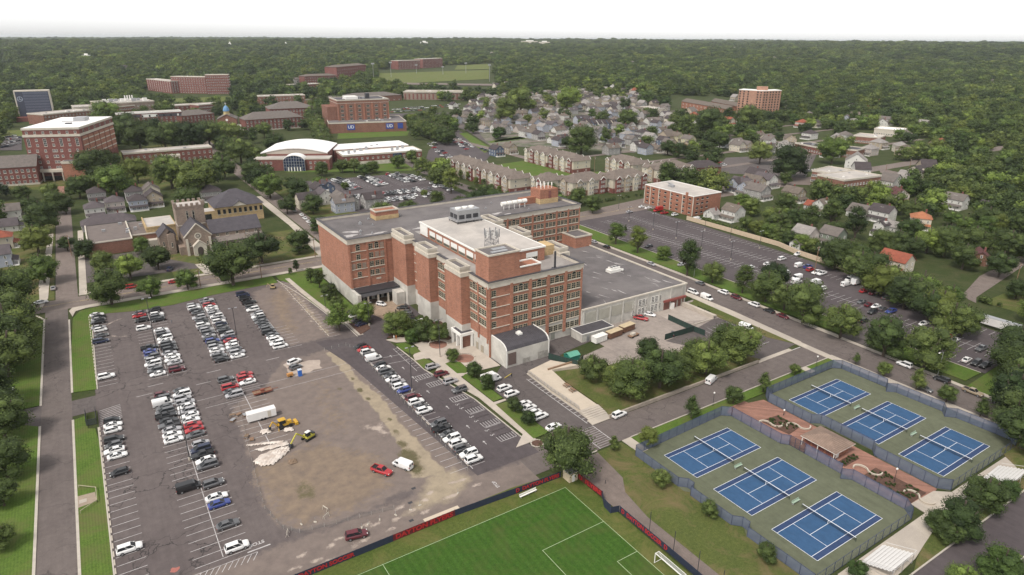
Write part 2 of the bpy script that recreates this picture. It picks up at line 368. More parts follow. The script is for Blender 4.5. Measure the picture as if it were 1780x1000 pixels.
def inside(x, y, poly):
 c = np.zeros(x.shape, bool); n = len(poly)
 for i in range(n):
  (ax, ay), (bx, by) = poly[i], poly[(i + 1) % n]
  if ay == by: continue
  c ^= ((ay > y) != (by > y)) & (x < (bx - ax) * (y - ay) / (by - ay) + ax)
 return c
def soft(x, y, poly, w):
 """signed soft mask of a polygon: 1 deep inside, 0 outside"""
 d = seg_d(x, y, list(poly) + [poly[0]]); s = np.where(inside(x, y, poly), d, -d)
 return np.clip(.5 + s / (2 * w), 0, 1)
def vn(x, y, s, seed=0):
 return (np.sin(x * s + 1.3 * seed) * np.cos(y * s * 1.13 + seed) + .6 * np.sin(x * s * 2.3 - y * s * 1.9 + seed * 2) + .4 * np.cos(x * s * 4.1 + y * s * 3.7 - seed)) / 2
def make_lot():
 st = .5; xs = np.arange(-10, 78.01, st); ys = np.arange(105.5, 281.01, st)
 X, Y = np.meshgrid(xs, ys); x, y = X.ravel(), Y.ravel(); nx, ny = len(xs), len(ys)
 ids = np.arange(nx * ny).reshape(ny, nx)
 lim = np.interp(x, [-10, -8.4, -3, 5, 19, 34, 48, 60, 66, 78], [281, 281, 280, 277.5, 276.5, 279, 280, 281, 280, 281])
 xw = x + vn(x, y, .35) * 1.0; yw = y + vn(y, x, .4, 2) * 1.0
 quads = []
 for j in range(ny - 1):
  a = ids[j, :-1]; b = ids[j, 1:]; c = ids[j + 1, 1:]; d = ids[j + 1, :-1]
  ok = (y[d] <= lim[d] + .6)
  quads.append(np.stack([a, b, c, d], 1)[ok])
 F = np.concatenate(quads)
 work = [(22, 182), (21.3, 157), (20, 142), (19.5, 132), (21.4, 124), (26, 119.5), (38, 119), (60, 123), (62, 150), (61, 203), (42, 204), (34, 190), (24, 184)]
 upper = [(47, 214), (46, 250), (48, 272), (60, 281), (67, 276), (65, 245), (66, 214)]
 worn = np.maximum(soft(xw, yw, work, 2.0), soft(xw, yw, upper, 2.5))
 worn = np.maximum(worn, soft(xw, yw, [(-10, 105), (-10, 117), (6, 120), (20, 119), (60, 119), (67, 118), (100, 113), (100, 105)], 2) * .8)
 worn = np.maximum(worn, soft(xw, yw, rect(50, 66, 112, 205), 2) * .75)
 soil = np.maximum(soft(xw, yw, [(21, 151), (20.3, 140), (20.5, 130), (24, 122), (36, 121), (47, 124), (50, 136), (44, 145), (38, 152), (28, 150)], 4.5) * .85, soft(xw, yw, [(48, 225), (52, 262), (60, 276), (63, 268), (56, 240), (54, 222)], 5) * .8)
 soil = np.maximum(soil, soft(xw, yw, [(36, 150), (50, 150), (54, 190), (44, 186)], 6) * .5)
 L = [(56.3, 202), (56.5, 180), (55.9, 170), (56.5, 159), (55.9, 151), (54.9, 136), (52, 125)]; Rr = [(60.6, 120), (60, 126.5), (60.2, 138), (59.7, 148.5), (60.9, 164), (59.1, 180), (60.8, 203)]
 sand = np.maximum(soft(x + vn(x, y, .8) * .6, yw, L + Rr, 1.0), soft(xw, yw, [(60.5, 215), (61, 240), (62, 268), (64, 268), (63.8, 240), (63, 215)], 1.2) * .6)
 sand = np.maximum(sand, soft(xw, yw, [(40, 113), (50, 117), (55, 124), (63, 124), (66, 116), (56, 111)], 3) * .72)
 weed = np.zeros_like(x)
 for (cx, cy, r, k) in ((55.3, 133, 3.0, .75), (54.6, 128, 2.6, .7), (57, 172, 1.2, .8), (57.2, 166, 1, .7), (57, 145, 1.2, .6), (56, 139, 1.6, .7), (52, 176, .9, .6), (62, 157, .7, .5), (29.1, 133.3, 3.4, .55), (57.6, 180, .8, .7), (58, 152, .8, .7)):
  weed = np.maximum(weed, k * np.clip(1.4 - np.hypot(x - cx, (y - cy) * .6) / r, 0, 1))
 pale = np.maximum(soft(xw, yw, [(42.1, 201.2), (53.1, 198.9), (51.7, 191.7), (41.1, 191.3)], .4), soft(xw, yw, [(49, 153), (56, 152), (56.3, 143), (53, 146)], 2) * .62)
 for k in range(22):
  cx, cy = 20 + 2.1 * k, 110.5 + .28 * k + 2.6 * math.sin(k * 1.7); pale = np.maximum(pale, .62 * np.clip(1.2 - np.hypot((x - cx) * .45, y - cy) / 1.1, 0, 1))
 for k in range(12):
  cx, cy = 61 + .2 * k + 1.5 * math.sin(k * 2.1), 222 + 4.4 * k; pale = np.maximum(pale, .6 * np.clip(1.2 - np.hypot(x - cx, (y - cy) * .5) / 1.0, 0, 1))
 pale = np.maximum(pale, .55 * np.clip(1.3 - np.abs(np.hypot((x - 6) * .9, y - 262) - 10.5) / .5, 0, 1) * (x < 2) * (y > 250))
 me = bpy.data.meshes.new('lot_surface')
 me.from_pydata(np.stack([x, y, np.zeros_like(x)], 1).tolist(), [], F.tolist()); me.materials.append(LOTM)
 for nm, a in (('worn', worn), ('soil', soil), ('sand', sand), ('pale', pale), ('weed', weed)):
  at_ = me.attributes.new(nm, 'FLOAT', 'POINT'); at_.data.foreach_set('value', a.astype(np.float32))
 o = bpy.data.objects.new('car_park_surface', me); COL.objects.link(o); o['kind'] = 'structure'
make_lot()
sheet('side_road', rect(-23.3, -16, 40, 296), ROADM, -.02)
sheet('driveway_to_lot', rect(-16, -10, 200.5, 210.5), ASPH, -.015)
sheet('far_left_driveway', [(-31, 201), (-23.3, 199), (-23.3, 212), (-28, 212), (-33, 216)], ASPH, -.015)
sheet('cross_street', [(-120, 293.5), (330, 292), (800, 288), (800, 301), (330, 305), (84, 305.5), (-120, 307)], PAVEM, -.012)
sheet('north_side_street', rect(-20, -12.3, 306, 520), PAVEM, -.018)
sheet('church_side_street', [(95, 304), (105.5, 304), (106, 560), (112, 760), (98, 760), (96, 560)], PAVEM, -.016)
sheet('campus_street', [(216, 303), (226, 303), (229, 380), (230, 480), (262, 640), (250, 640), (221, 480), (219, 380)], ROADM, -.014)
sheet('east_street', [(199.8, -60), (213, -60), (212.5, 60), (216.2, 200), (216.2, 294), (202.5, 294), (202.2, 176), (199, 110)], ROADM, -.01)
sheet('service_drive', rect(60, 199.6, 109.7, 119.3), ROADM, -.022)
sheet('loading_drive', [(92, 119), (106, 119), (104.7, 146), (108, 152), (125, 160), (139, 162), (139, 170), (101, 170), (101.5, 163), (96, 158), (91, 150)], ASPH, -.021)
sheet('row_car_park', [(66, 117), (84.2, 117), (84.2, 126), (83.5, 149), (79.1, 174), (78, 193), (77.2, 201.5), (70.8, 209), (64.8, 209.5), (60, 212), (56, 212), (60, 190)], ASPHD, .012)
sheet('entrance_forecourt', [(71, 208.8), (77.5, 201.5), (82.6, 206.4), (90, 214), (98, 207), (98, 240), (79, 240), (78.5, 217)], ASPHD, .006)
sheet('entrance_paving', [(80.5, 230.5), (84, 217.6), (92, 216), (96.5, 228), (96, 240), (80, 240)], M('blotched_paving', (.27, .20, .145), .9, .22, .5), .016)
sheet('delivery_yard', [(101, 150), (139, 156), (139, 170.5), (200, 170.5), (199, 150), (175, 143), (170, 130), (120, 147), (112, 152)], simple_ground('yard_concrete', (.24, .205, .185), (.30, .255, .225), crack=.4), -.008)
sheet('east_yard_car_park', [(174, 119.2), (196.7, 122), (192, 152), (189.7, 152.5), (174, 149), (160, 148)], ASPH, -.004)
sheet('dock_pit', [(174.4, 158), (189.7, 152.3), (189, 168.6), (175, 168.6)], M('dock_concrete', (.33, .285, .25), .9, .15, .4), -.002)
EL = [(229, 76), (268, 78), (270.5, 118), (281.5, 153), (284.5, 178), (290, 254), (288, 293), (231, 293), (229.5, 200), (228.5, 117)]
sheet('east_car_park', EL, ASPHD, -.006)
sheet('east_car_park_entry', rect(216.2, 230, 107.5, 118), ASPH, -.003)
sheet('far_car_park', [(130, 383), (148, 372), (212, 372), (214, 440), (209, 480), (132, 489)], ASPHD, -.006)
sheet('campus_row_car_park', [at(*q, 0)[:2] for q in ((735, 296), (745, 262), (762, 246), (797, 226), (856, 266), (842, 282), (790, 290))], ASPHD, .02); sheet('upper_side_road', [at(*q, 0)[:2] for q in ((812, 228), (770, 212), (785, 208), (826, 222), (878, 250), (866, 262))], ASPH, .02)
sheet('corner_car_park', [(100, 0), (200, 0), (200, 43.2), (122, 43.2), (100, 42.5)], ASPHD, -.004)
sheet('church_car_park', [(-11, 323), (40, 318), (23, 344), (23, 362), (-8, 362)], ASPH, -.006)
sheet('west_car_park_surface', [(-60, 60), (-32.5, 60), (-33, 219), (-37, 300), (-60, 300)], ASPHD, -.008)
sheet('neighbour_street', [(293, 107), (300, 110), (340, 115), (380, 120), (380, 126), (330, 122), (296, 114)], PAVEM, -.01)
sheet('far_avenue', [(410, 330), (440, 325), (640, 150), (800, 20), (790, 5), (600, 150), (420, 305), (216, 300), (216, 305)], PAVEM, -.013)
sheet('shop_car_park', [at(1240, 300)[:2], at(1400, 310)[:2], at(1420, 268)[:2], at(1262, 274)[:2]], ASPH, -.002)
sheet('church_side_car_park', [at(1528, 332)[:2], at(1578, 333)[:2], at(1576, 305)[:2], at(1532, 306)[:2]], simple_ground('speckled_tarmac', (.13, .105, .105), (.19, .155, .15)), -.002)
sheet('valley_road', [at(1530, 300)[:2], at(1600, 318)[:2], at(1660, 330)[:2], at(1665, 325)[:2], at(1600, 308)[:2], at(1528, 292)[:2]], PAVEM, -.002)
KZ = .11
sheet('verge_lawn', [(-15.6, 216), (-9.6, 214.5), (-9.2, 249), (-8.5, 281), (-3, 279.6), (5, 277), (19, 276), (34, 279), (48, 279.8), (60.5, 280), (60.5, 289.5), (-5, 289.5), (-12, 288), (-14.5, 281), (-15.5, 250)], GRASS, KZ, thick=.14)
sheet('lower_verge_lawn', [(-16, 40), (-10.4, 40), (-10.4, 128), (-10.2, 180), (-10.9, 190), (-12.6, 191), (-12.6, 199), (-15.6, 198)], GRASS, KZ, thick=.14)
sheet('west_lawn', [(-32.4, 60), (-24, 60), (-23.6, 199), (-28, 203), (-31.2, 205), (-32.8, 200)], GRASS, KZ, thick=.14)
sheet('upper_west_lawn', [(-33, 217.5), (-28, 212.6), (-23.6, 212.4), (-23.6, 284), (-36, 288), (-37, 262)], GRASS, KZ, thick=.14)
sheet('building_lawn', [(66, 250), (68.5, 232), (70.5, 222), (77.6, 216), (78.6, 236), (78.6, 288), (62, 288.5), (62, 283), (65, 276)], GRASS, .05, thick=.1)
sheet('street_lawn', [(62, 284.2), (196, 282), (198, 289), (62, 289.4)], GRASS, .04, thick=.1)
sheet('behind_building_lawn', [(79, 278), (199, 276), (199, 282), (79, 284)], GRASSD, .03, thick=.1)
sheet('east_verge', [(218.4, 77), (228.6, 77), (228, 107), (218, 107)], GRASS, KZ, thick=.14)
sheet('lower_east_verge', [(213, -60), (268, -60), (268, 77.8), (214, 75)], GRASS, KZ - .01, thick=.14)
sheet('upper_east_verge', [(218.3, 118.5), (228.2, 118.5), (229.2, 200), (230.5, 286), (219, 286)], GRASS, KZ, thick=.14)
sheet('yard_lawn', [(191.5, 168.6), (196.4, 169), (200.7, 172), (200, 156), (196.7, 122.4), (193, 131), (192.4, 152), (194, 160)], GRASSD, KZ, thick=.14)
sheet('terrace_lawn', [(112.4, 150), (121.5, 147.4), (172, 130), (176, 120.5), (140, 120.4), (110.8, 120.8), (112, 126)], GRASSD, .35, thick=.4)
sheet('tennis_verge', [(108.8, 105.7), (198, 105.7), (198.3, 109.2), (108.8, 109.2)], GRASS, KZ, thick=.14)
sheet('field_beside_courts', [(90.4, 0), (103, 0), (106, 53), (106, 103), (105, 109), (96.8, 109), (95, 98), (92, 93), (90.4, 84)], GRASSD, .03, thick=.1)
sheet('running_path', [(86.4, 0), (90.6, 0), (90.4, 84), (92, 93), (95.2, 97.5), (96.8, 108.8), (90, 108.9), (86.2, 103)], simple_ground('path_tarmac', (.15, .120, .108), (.18, .145, .128)), .045)
sheet('corner_lawn', [(123.5, 43.3), (190, 42.9), (197, 45), (197.4, 52), (186, 54), (183.4, 51.4), (180, 47.4), (170, 49), (148, 49), (134, 46.5), (128, 45)], GRASSD, KZ, thick=.14)
sheet('car_park_island', arc(139, 35.3, 1.8, 90, 270) + [(147.3, 33.6), (147.3, 37.4)], GRASS, KZ, thick=.14)
sheet('pitch_margin', [(-20, 40), (85.6, 40), (86, 106.8), (71, 108.6), (10, 108.8), (-20, 109)], GRASSM, .03, thick=.1)
sheet('soccer_pitch', [(-10, 0), (81.2, 0), (81.2, 101.9), (-10, 102.6)], GRASSP, .05, thick=.05)
sheet('far_pitch', [at(586, 242)[:2], at(708, 236)[:2], at(712, 227)[:2], at(588, 232)[:2]], GRASS, .05)
sheet('street_verge', [at(798, 232, 0)[:2], at(812, 231, 0)[:2], at(860, 262, 0)[:2], at(842, 266, 0)[:2]], GRASS, .06)
for k in range(7): sheet('front_lawn', [at(850 + 9 * k, 246 - k)[:2], at(880 + 8 * k, 240 - k)[:2], at(883 + 8 * k, 243 - k)[:2], at(853 + 9 * k, 249 - k)[:2]], GRASS, .05)
sheet('apartment_court_lawn', [(258, 470), (258, 376), (268, 362), (318, 362), (350, 372), (348, 405), (320, 410), (320, 478)], GRASS, .04)
sheet('neighbour_lawn', [(296, 84), (340, 84), (340, 106), (296, 106)], GRASSD, .0)
sheet('campus_lawn', [at(0, 330)[:2], at(330, 330)[:2], at(400, 300)[:2], at(380, 240)[:2], at(120, 270)[:2], at(-60, 300)[:2]], GRASSD, -.03)
sheet('gym_lawn', [at(500, 300)[:2], at(760, 296)[:2], at(745, 285)[:2], at(590, 280)[:2], at(470, 290)[:2]], GRASS, -.02)
sheet('house_lawns', [(106, 306), (132, 306), (145, 372), (130, 384), (128, 500), (107, 500)], GRASSD, -.02)
sheet('left_house_lots', [(-80, 307), (-20.4, 307), (-20.4, 520), (-80, 520)], GRASSD, -.03)
sheet('church_lawn', [(24, 306), (94, 306), (94, 362), (24, 362)], GRASSD, -.03)
sheet('brick_path_to_hall', [at(100, 324)[:2], at(112, 324)[:2], at(113, 354)[:2], at(98, 354)[:2]], M('brick_paving_path', (.25, .13, .10), .9, .15, 1), .03)
def clearing(name, pxs, mat, z=.25):
 b = MB(); P = [at(*p) for p in pxs]; b.poly([(p.x, p.y, p.z + z) for p in P]); return b.build(name, mat, kind='structure')
def clear_fan(name, pxs, mat, z=.6):
 """clearing draped on the ground: a grid of pixels between an upper and a lower edge"""
 (x0, y0), (x1, y1), (x2, y2), (x3, y3) = pxs; n, m = 10, 4; v = []; f = []
 for j in range(m + 1):
  for i in range(n + 1):
   s, t = i / n, j / m; a = at((x0 * (1 - s) + x1 * s) * (1 - t) + (x3 * (1 - s) + x2 * s) * t, (y0 * (1 - s) + y1 * s) * (1 - t) + (y3 * (1 - s) + y2 * s) * t)
   v.append((a.x, a.y, a.z + z))
 for j in range(m):
  for i in range(n): f.append((j * (n + 1) + i, j * (n + 1) + i + 1, (j + 1) * (n + 1) + i + 1, (j + 1) * (n + 1) + i))
 me = bpy.data.meshes.new(name); me.from_pydata(v, [], f); me.materials.append(mat); o = bpy.data.objects.new(name, me); COL.objects.link(o); o['kind'] = 'structure'
clear_fan('sports_field', [(655, 148), (850, 138), (850, 122), (660, 128)], GRASSF)
clear_fan('upper_sports_field', [(790, 122), (850, 121), (852, 112), (795, 114)], GRASSF, .8)
clear_fan('dormitory_lawn', [(300, 183), (410, 178), (400, 168), (300, 172)], GRASSF)
clear_fan('hillside_lawn', [(575, 160), (655, 155), (650, 143), (590, 146)], GRASSF)
clear_fan('campus_corner_lawn', [(0, 238), (40, 238), (38, 227), (0, 227)], GRASSF)
clear_fan('hall_side_car_park', [(565, 214), (700, 205), (800, 196), (560, 200)], ASPHD, .3)
clear_fan('west_campus_car_park', [(0, 262), (38, 262), (38, 236), (0, 236)], ASPHD, .3)
clear_fan('far_field_road', [(655, 147), (860, 150), (862, 147), (655, 144)], PAVEM, 1.0)
def walk(name, pts, z=KZ + .02, mat=CONC): return sheet(name, pts, mat, z, thick=.16)
walk('street_pavement', [(-14.6, 283), (-13.5, 288.5), (-10, 290.2), (62, 290), (199, 289.4), (199, 292), (62, 292.8), (-10, 293.4), (-14.5, 293.2), (-15.6, 290)])
walk('north_pavement', [(-12, 307), (95, 306), (95, 308.5), (-12, 309.5)]); walk('north_pavement_east', [(106, 305.8), (206, 305.2), (206, 307.6), (106, 308)])
walk('church_steps_walk', [(36, 308), (40.5, 308), (41.5, 324), (34.5, 325)])
walk('church_side_walk', [(87.5, 309), (93.5, 309), (94.8, 420), (94.8, 455), (90, 455), (90.5, 372)])
walk('house_side_walk', [(-11.8, 309.6), (-9, 309.6), (-7.5, 420), (-10, 420)]); walk('west_side_walk', [(-25, 296), (-22.5, 310), (-21, 420), (-23, 420), (-26, 330)])
walk('building_path', [(64.5, 283), (65.5, 262), (66.4, 250), (68, 232), (70.2, 222), (70.6, 209.5), (72.4, 209.4), (72, 224), (69.8, 234), (68.2, 251), (67.3, 264), (66.3, 283)])
walk('east_street_pavement', [(196.6, 40), (199.5, 40), (199, 110), (202, 176), (202.3, 288), (199.4, 288), (199.2, 176), (196.2, 110)])
walk('far_pavement', [(212.6, -60), (214.6, -60), (214.3, 60), (218, 200), (218.2, 290), (216.4, 290), (216.3, 200), (212.7, 60)])
walk('plaza_paving', [(77.4, 200.8), (79.5, 197), (84.2, 195), (84.4, 189), (80.2, 184.5), (79.2, 181), (84, 180), (84.2, 173.5), (81, 170), (84.9, 149), (85.2, 126), (80.3, 121.8), (86.8, 121.8), (87, 143), (91, 143.4), (91, 144.2), (87.1, 144.3), (86.5, 163), (90, 164), (101, 163), (101, 182), (97, 190), (92, 191), (86, 193), (84, 200)], .13, M('plaza_concrete', (.42, .365, .31), .85, .12, .3, .15))
sheet('planted_bed', [(78.3, 202), (82.6, 206.4), (91.5, 215), (94.5, 206.5), (101, 205), (101, 190), (95.8, 189), (93.5, 191.6), (89.5, 190.5), (87.5, 192.5), (85.4, 198.8)], MULCH, .2, thick=.2)
for k, P in enumerate(([(78.8, 195.8), (82, 195.4), (83.8, 189), (83.6, 185.8), (80.3, 185.2), (78.8, 190)], [(79.3, 180.4), (82.4, 180.6), (83.5, 177), (83.2, 174.2), (79, 174.2)], [(86.5, 173.5), (88.5, 174), (91.2, 172), (91, 165), (89, 164.4), (86.6, 165.6)],
      [(86.9, 162.6), (88.5, 163.8), (90, 162.6), (90.6, 145), (87.3, 144.6)], [(87, 142.8), (91, 142.4), (91.6, 123), (86.4, 122.6)])):
 sheet('plaza_lawn', P, GRASS, .17, thick=.1)
sheet('path_end_bed', [(71.2, 222), (76.8, 216.6), (76.4, 213), (71.4, 209.6)], MULCH, .16, thick=.1)
sheet('terrace_paving', [(105.5, 153.7), (116, 156), (121.8, 148.4), (112.4, 150.4), (111, 141), (110.9, 126.2), (105.2, 126.2), (104.8, 140)], M('terrace_concrete', (.47, .40, .32), .85, .1, .3, .1), .95, thick=1.0)
sheet('terrace_landing', [(103.8, 119.4), (111, 119.4), (111.3, 122), (104, 122)], CONC, .2, thick=.2)
bs = MB()
for k in range(5): bs.box(104.4, 111.2, 122 + k * .84, 126.2, .18 + .15 * k, .18 + .15 * (k + 1) - .004)
tag(bs.build('terrace_steps', CONC), 'wide flight of pale concrete steps at the low end of the terrace', 'steps')
walk('dock_pavement', [(191.5, 168.7), (199, 176), (201, 172), (196.4, 168.9), (199.8, 156), (197, 122.5), (200, 122), (202.3, 154), (202.5, 176), (193, 176)], .1)
walk('court_side_walk', rect(181.6, 184.4, 105.8, 109.4)); walk('court_entry_walk', rect(105.6, 108.6, 102.8, 109.5))
walk('bleacher_walk', [(110.4, 51.2), (144, 51.4), (144.4, 54.8), (153.6, 54.4), (156.8, 51.9), (183.4, 51.6), (180.1, 47.3), (170, 49.2), (148, 49), (134, 46.4), (128, 45.2), (110, 44)], .12)
walk('stand_pad', [(165, 43.4), (180, 43.4), (180, 47.2), (168, 49)], .09)
sheet('beige_mat', [(48, 109.8), (56.6, 109.8), (56.6, 107.5), (48.1, 107.7)], M('beige_mat', (.50, .42, .33), .8, .08, .5), .14, thick=.1)
sheet('hydrant_pad', [(-16.2, 159.4), (-12.2, 159.1), (-12, 155.2), (-15.9, 154.6)], M('worn_pad', (.27, .215, .165), .9, .15, .8), .14, thick=.1)
sheet('pale_slab', rect(-15.4, -13.9, 156.1, 157.5), CONC, .17, thick=.03)
sheet('drive_strip', rect(174, 191.5, 119.3, 120.9), CONC, .12, thick=.12)
for pts in ([(-23.5, 40), (-23.5, 199)], [(-23.5, 212), (-23.5, 285), (-26, 291)], [(-15.9, 40), (-15.9, 198)], [(-15.8, 216), (-15.7, 280)]): strip('kerb', pts, .55, CURB, -.02, .15)
for pts in ([(196, 109.5), (108.8, 109.5)], [(97, 109.4), (85, 109.3)], [(199.6, 40), (199.2, 110)], [(212.6, -60), (212.5, 60), (214.5, 107)], [(216.2, 118.4), (216.3, 290)], [(228.3, 77), (228.1, 107)], [(228.3, 119), (229.4, 200), (230.7, 286)],
   [(78.3, 193.5), (79, 181), (79, 173.6), (83.4, 149), (84.1, 126), (84.4, 122)], [(101.4, 43.2), (122.6, 43.3), (200, 42.8)], [(-10.2, 60), (-10.2, 190)], [(-9.4, 214.4), (-8.6, 281)], [(105.3, 153.8), (104.7, 140), (105.0, 122), (103.8, 119.5)]): strip('kerb', pts, .3, CURB, -.02, .17)
strip('kerb', arc(139, 35.3, 1.9, 90, 270) + [(147.4, 33.4)], .25, CURB, 0, .17)
strip('kerb', arc(86, 120.4, 1.7, 30, 330), .25, CURB, 0, .17)
sheet('small_island', arc(86, 120.4, 1.6, 0, 360), MULCH, .12, thick=.1)
strip('kerb', [(61, 283), (64.4, 262), (66, 249), (67.6, 231), (69.8, 221), (70, 209)], .25, CURB, -.02, .15)
b = MB()
for p, q in (((-15.3, 163.0), (-11.9, 160)), ((-11.9, 160), (-11.9, 154.7)), ((-11.9, 154.7), (-15.2, 152.3))): b.bar((*p, .75), (*q, .75), .14); b.bar((*p, .1), (*p, .8), .12); b.bar((*q, .1), (*q, .8), .12)
tag(b.build('timber_rail', M('weathered_rail', (.30, .27, .18), .8, .2, 1)), 'low timber rail around the small worn pad beside the side road', 'rail')
# ------------------------------------------------------------------ painted markings
def flat(b, x0, x1, y0, y1, z): b.poly([(x0, y0, z), (x1, y0, z), (x1, y1, z), (x0, y1, z)])
P = 2.75
def stalls(b, x0, x1, y0, n, z=.006, w=.13):
 for k in range(n + 1):
  y = y0 - k * P; flat(b, x0, x1, y - w / 2, y + w / 2, z)
b = MB()
stalls(b, -9.1, -4.0, 248.8, 12); stalls(b, -9.2, -4, 280, 11); stalls(b, -9.6, -4.4, 190.5, 27)
for x in (9.6, 28.4, 46.9): flat(b, x - .08, x + .08, 212.5, 276, .006)
for x in (8.8,): flat(b, x - .08, x + .08, 121.5, 200, .006)
stalls(b, 4.2, 9.6, 273.5, 22); stalls(b, 9.6, 15, 273.5, 22); stalls(b, 22.9, 28.4, 270.5, 21); stalls(b, 28.4, 33.8, 273.5, 22); stalls(b, 41.5, 46.9, 273.5, 22); stalls(b, 46.9, 51.4, 232, 7)
stalls(b, 3.4, 8.8, 200.8, 29); stalls(b, 8.8, 14.2, 200.8, 29); stalls(b, 21.8, 27, 200.8, 16); stalls(b, 27, 32.2, 200.8, 16); stalls(b, 60.8, 66.2, 201, 29)
flat(b, 26.9, 27.1, 157, 200, .006); flat(b, 66.3, 66.5, 120, 200.5, .014)
stalls(b, 66.5, 70.5, 200.8, 29, .018); stalls(b, 60.6, 65, 280, 24)
for (x, y) in ((3.5, 208), (20, 208), (38, 207), (16, 201.5), (0, 203)): flat(b, x, x + 4.2, y, y + .18, .007)
flat(b, 14, 62, 191, 191.12, .007); flat(b, 16, 62, 185.5, 185.62, .007)
b.build('parking_line', LINE, kind='structure')
wsm = MB().box(-.12, .12, -.9, .9, 0, .14).mesh('wheel_stop', CONC)
for x, y0, n, wn_ in ((-9.45, 279, 23, 'verge row'), (-9.9, 189.2, 29, 'low verge row'), (66.0, 279 - 79.6, 29, 'long row below the entrance'), (61.5, 279, 24, 'bays by the building path')):
 for k in range(n):
  o = bpy.data.objects.new('wheel_stop', wsm); COL.objects.link(o); o.location = (x, y0 - 2.75 * k, .0); tag(o, f'concrete wheel stop, {ORD[k]} from the street, {wn_}', 'wheel stop', 'wheel stops at the parking bays')
b = MB()
for k in range(9): y = 199.6 - k; b.poly([(-9.6, y, .007), (-4.3, y + 1.2, .007), (-4.3, y + 1.38, .007), (-9.6, y + .18, .007)])
for k in range(12): x = 0.5 + 1.2 * k; b.poly([(x, 117.2, .007), (x + 1.3, 119.2, .007), (x + 1.45, 119.2, .007), (x + .15, 117.2, .007)])
flat(b, 0, 15, 119.2, 119.32, .008)
zz = .02
ks = [(153.2, 'h'), (150.4, 's'), (147.8, 's'), (145.2, 'h'), (142.2, 's'), (139.6, 's'), (137.0, 'h'), (134.0, 's'), (131.4, 's'), (128.8, 'h')]
for yy, kd in ks + [(170.8, 'h'), (164.8, 'h')]:
 sh = np.interp(yy, [126, 149, 174], [83.6, 83.1, 79.0]); x0, x1 = sh - 5.1, sh - .2
 flat(b, x0, x1, yy - .07, yy + .07, zz); flat(b, x0, x1, yy - 2.6 - .07, yy - 2.6 + .07, zz)
 if kd == 'h':
  for q in range(7): xx = x0 + q * (x1 - x0) / 6; flat(b, xx - .07, xx + .07, yy - 2.5, yy - .08, zz + .002)
for q in range(10):
 yy = 192.5 - 1.85 * q; sh = np.interp(yy, [174, 193], [79, 78.1]); flat(b, sh - 1.5, sh - .3, yy - .07, yy + .07, zz)
flat(b, 76.6, 76.75, 174, 193, zz)
b.build('hatched_marking', LINE, kind='structure')
b = MB()      # crosswalk stripes and loading drive
for k in range(11): flat(b, 98.6 , 103.6, 119 - .9 * k - .1, 119 - .9 * k, -.012)
flat(b, 98.4, 98.6, 109.8, 119.2, -.012); flat(b, 103.6, 103.8, 109.8, 119.2, -.012)
for y in (188.4, 183.4): b.poly([(71, y, zz), (78.6, y - 1, zz), (78.6, y - .85, zz), (71, y + .15, zz)])
for k in range(16): flat(b, 103.2, 105, 150 - 1.9 * k, 150.2 - 1.9 * k, -.01)
flat(b, 103.1, 103.3, 121, 151, -.01)
b.build('crosswalk_marking', LINE, kind='structure')
b = MB()      # arrows along the aisle
for yy in (188, 178, 170.5, 168, 160, 149, 137, 128):
 x = 73.8 + (yy < 150) * .8; flat(b, x - .1, x + .1, yy - .8, yy + .5, zz); b.poly([(x - .4, yy + .4, zz), (x + .4, yy + .4, zz), (x, yy + 1.1, zz)])
b.build('arrow_marking', LINE, kind='structure')
b = MB()      # far and east car park lines
for (x0, x1, y0, y1) in ((279, 289.4, 262, 282), ):
 pass
def rowsx(b, x0, x1, y, n, z, pitch=P):   # stall lines running along X at successive y
 for k in range(n + 1): flat(b, x0, x1, y - k * pitch - .07, y - k * pitch + .07, z)
zl = .006
rowsx(b, 283.5, 288.3, 288, 12, zl); rowsx(b, 280, 285, 252, 26, zl)
rowsx(b, 262, 267, 285, 36, zl); rowsx(b, 267, 272, 285, 36, zl); flat(b, 266.9, 267.1, 186, 285, zl)
rowsx(b, 245, 250, 285, 40, zl); rowsx(b, 250, 255, 285, 40, zl); flat(b, 249.9, 250.1, 175, 285, zl)
rowsx(b, 230.2, 235, 285, 28, zl); rowsx(b, 270, 275, 170, 12, zl); rowsx(b, 246, 251, 168, 14, zl); rowsx(b, 251, 256, 168, 14, zl); rowsx(b, 263, 268, 128, 16, zl); rowsx(b, 243, 248, 118, 13, zl); rowsx(b, 248, 253, 118, 13, zl); rowsx(b, 230.2, 235, 104, 8, zl)
flat(b, 250.9, 251.1, 130, 168, zl); flat(b, 247.9, 248.1, 82, 118, zl)
b.build('east_parking_line', LINE, kind='structure')
b = MB()
for x in (150, 164, 178, 192, 206): rowsx(b, x - 5, x + 5, 484 - (x - 150) * .1, 15, zl)
for y in (402, 420):
 for k in range(22): flat(b, 146 + k * 2.8, 146.14 + k * 2.8, y - 5, y + 5, zl)
b.build('far_parking_line', LINE, kind='structure')
b = MB()
for k in range(7): flat(b, 176 + 2.6 * k, 176.15 + 2.6 * k, 143.6, 148, .004)
for (x0, y0) in ((186.5, 128), (190, 132.5)): flat(b, x0, x0 + 4, y0, y0 + .16, .004)
flat(b, 178, 196, 119.4, 119.8, .004)
b.build('yard_parking_line', LINE, kind='structure')
b = MB()
for k in range(34): flat(b, -100 + 12.6 * k, -94 + 12.6 * k, 299.8, 299.95, .0)
for y in (300.4,): flat(b, -120, 330, y, y + .12, .0)
b.build('street_centre_line', LINEY, kind='structure')
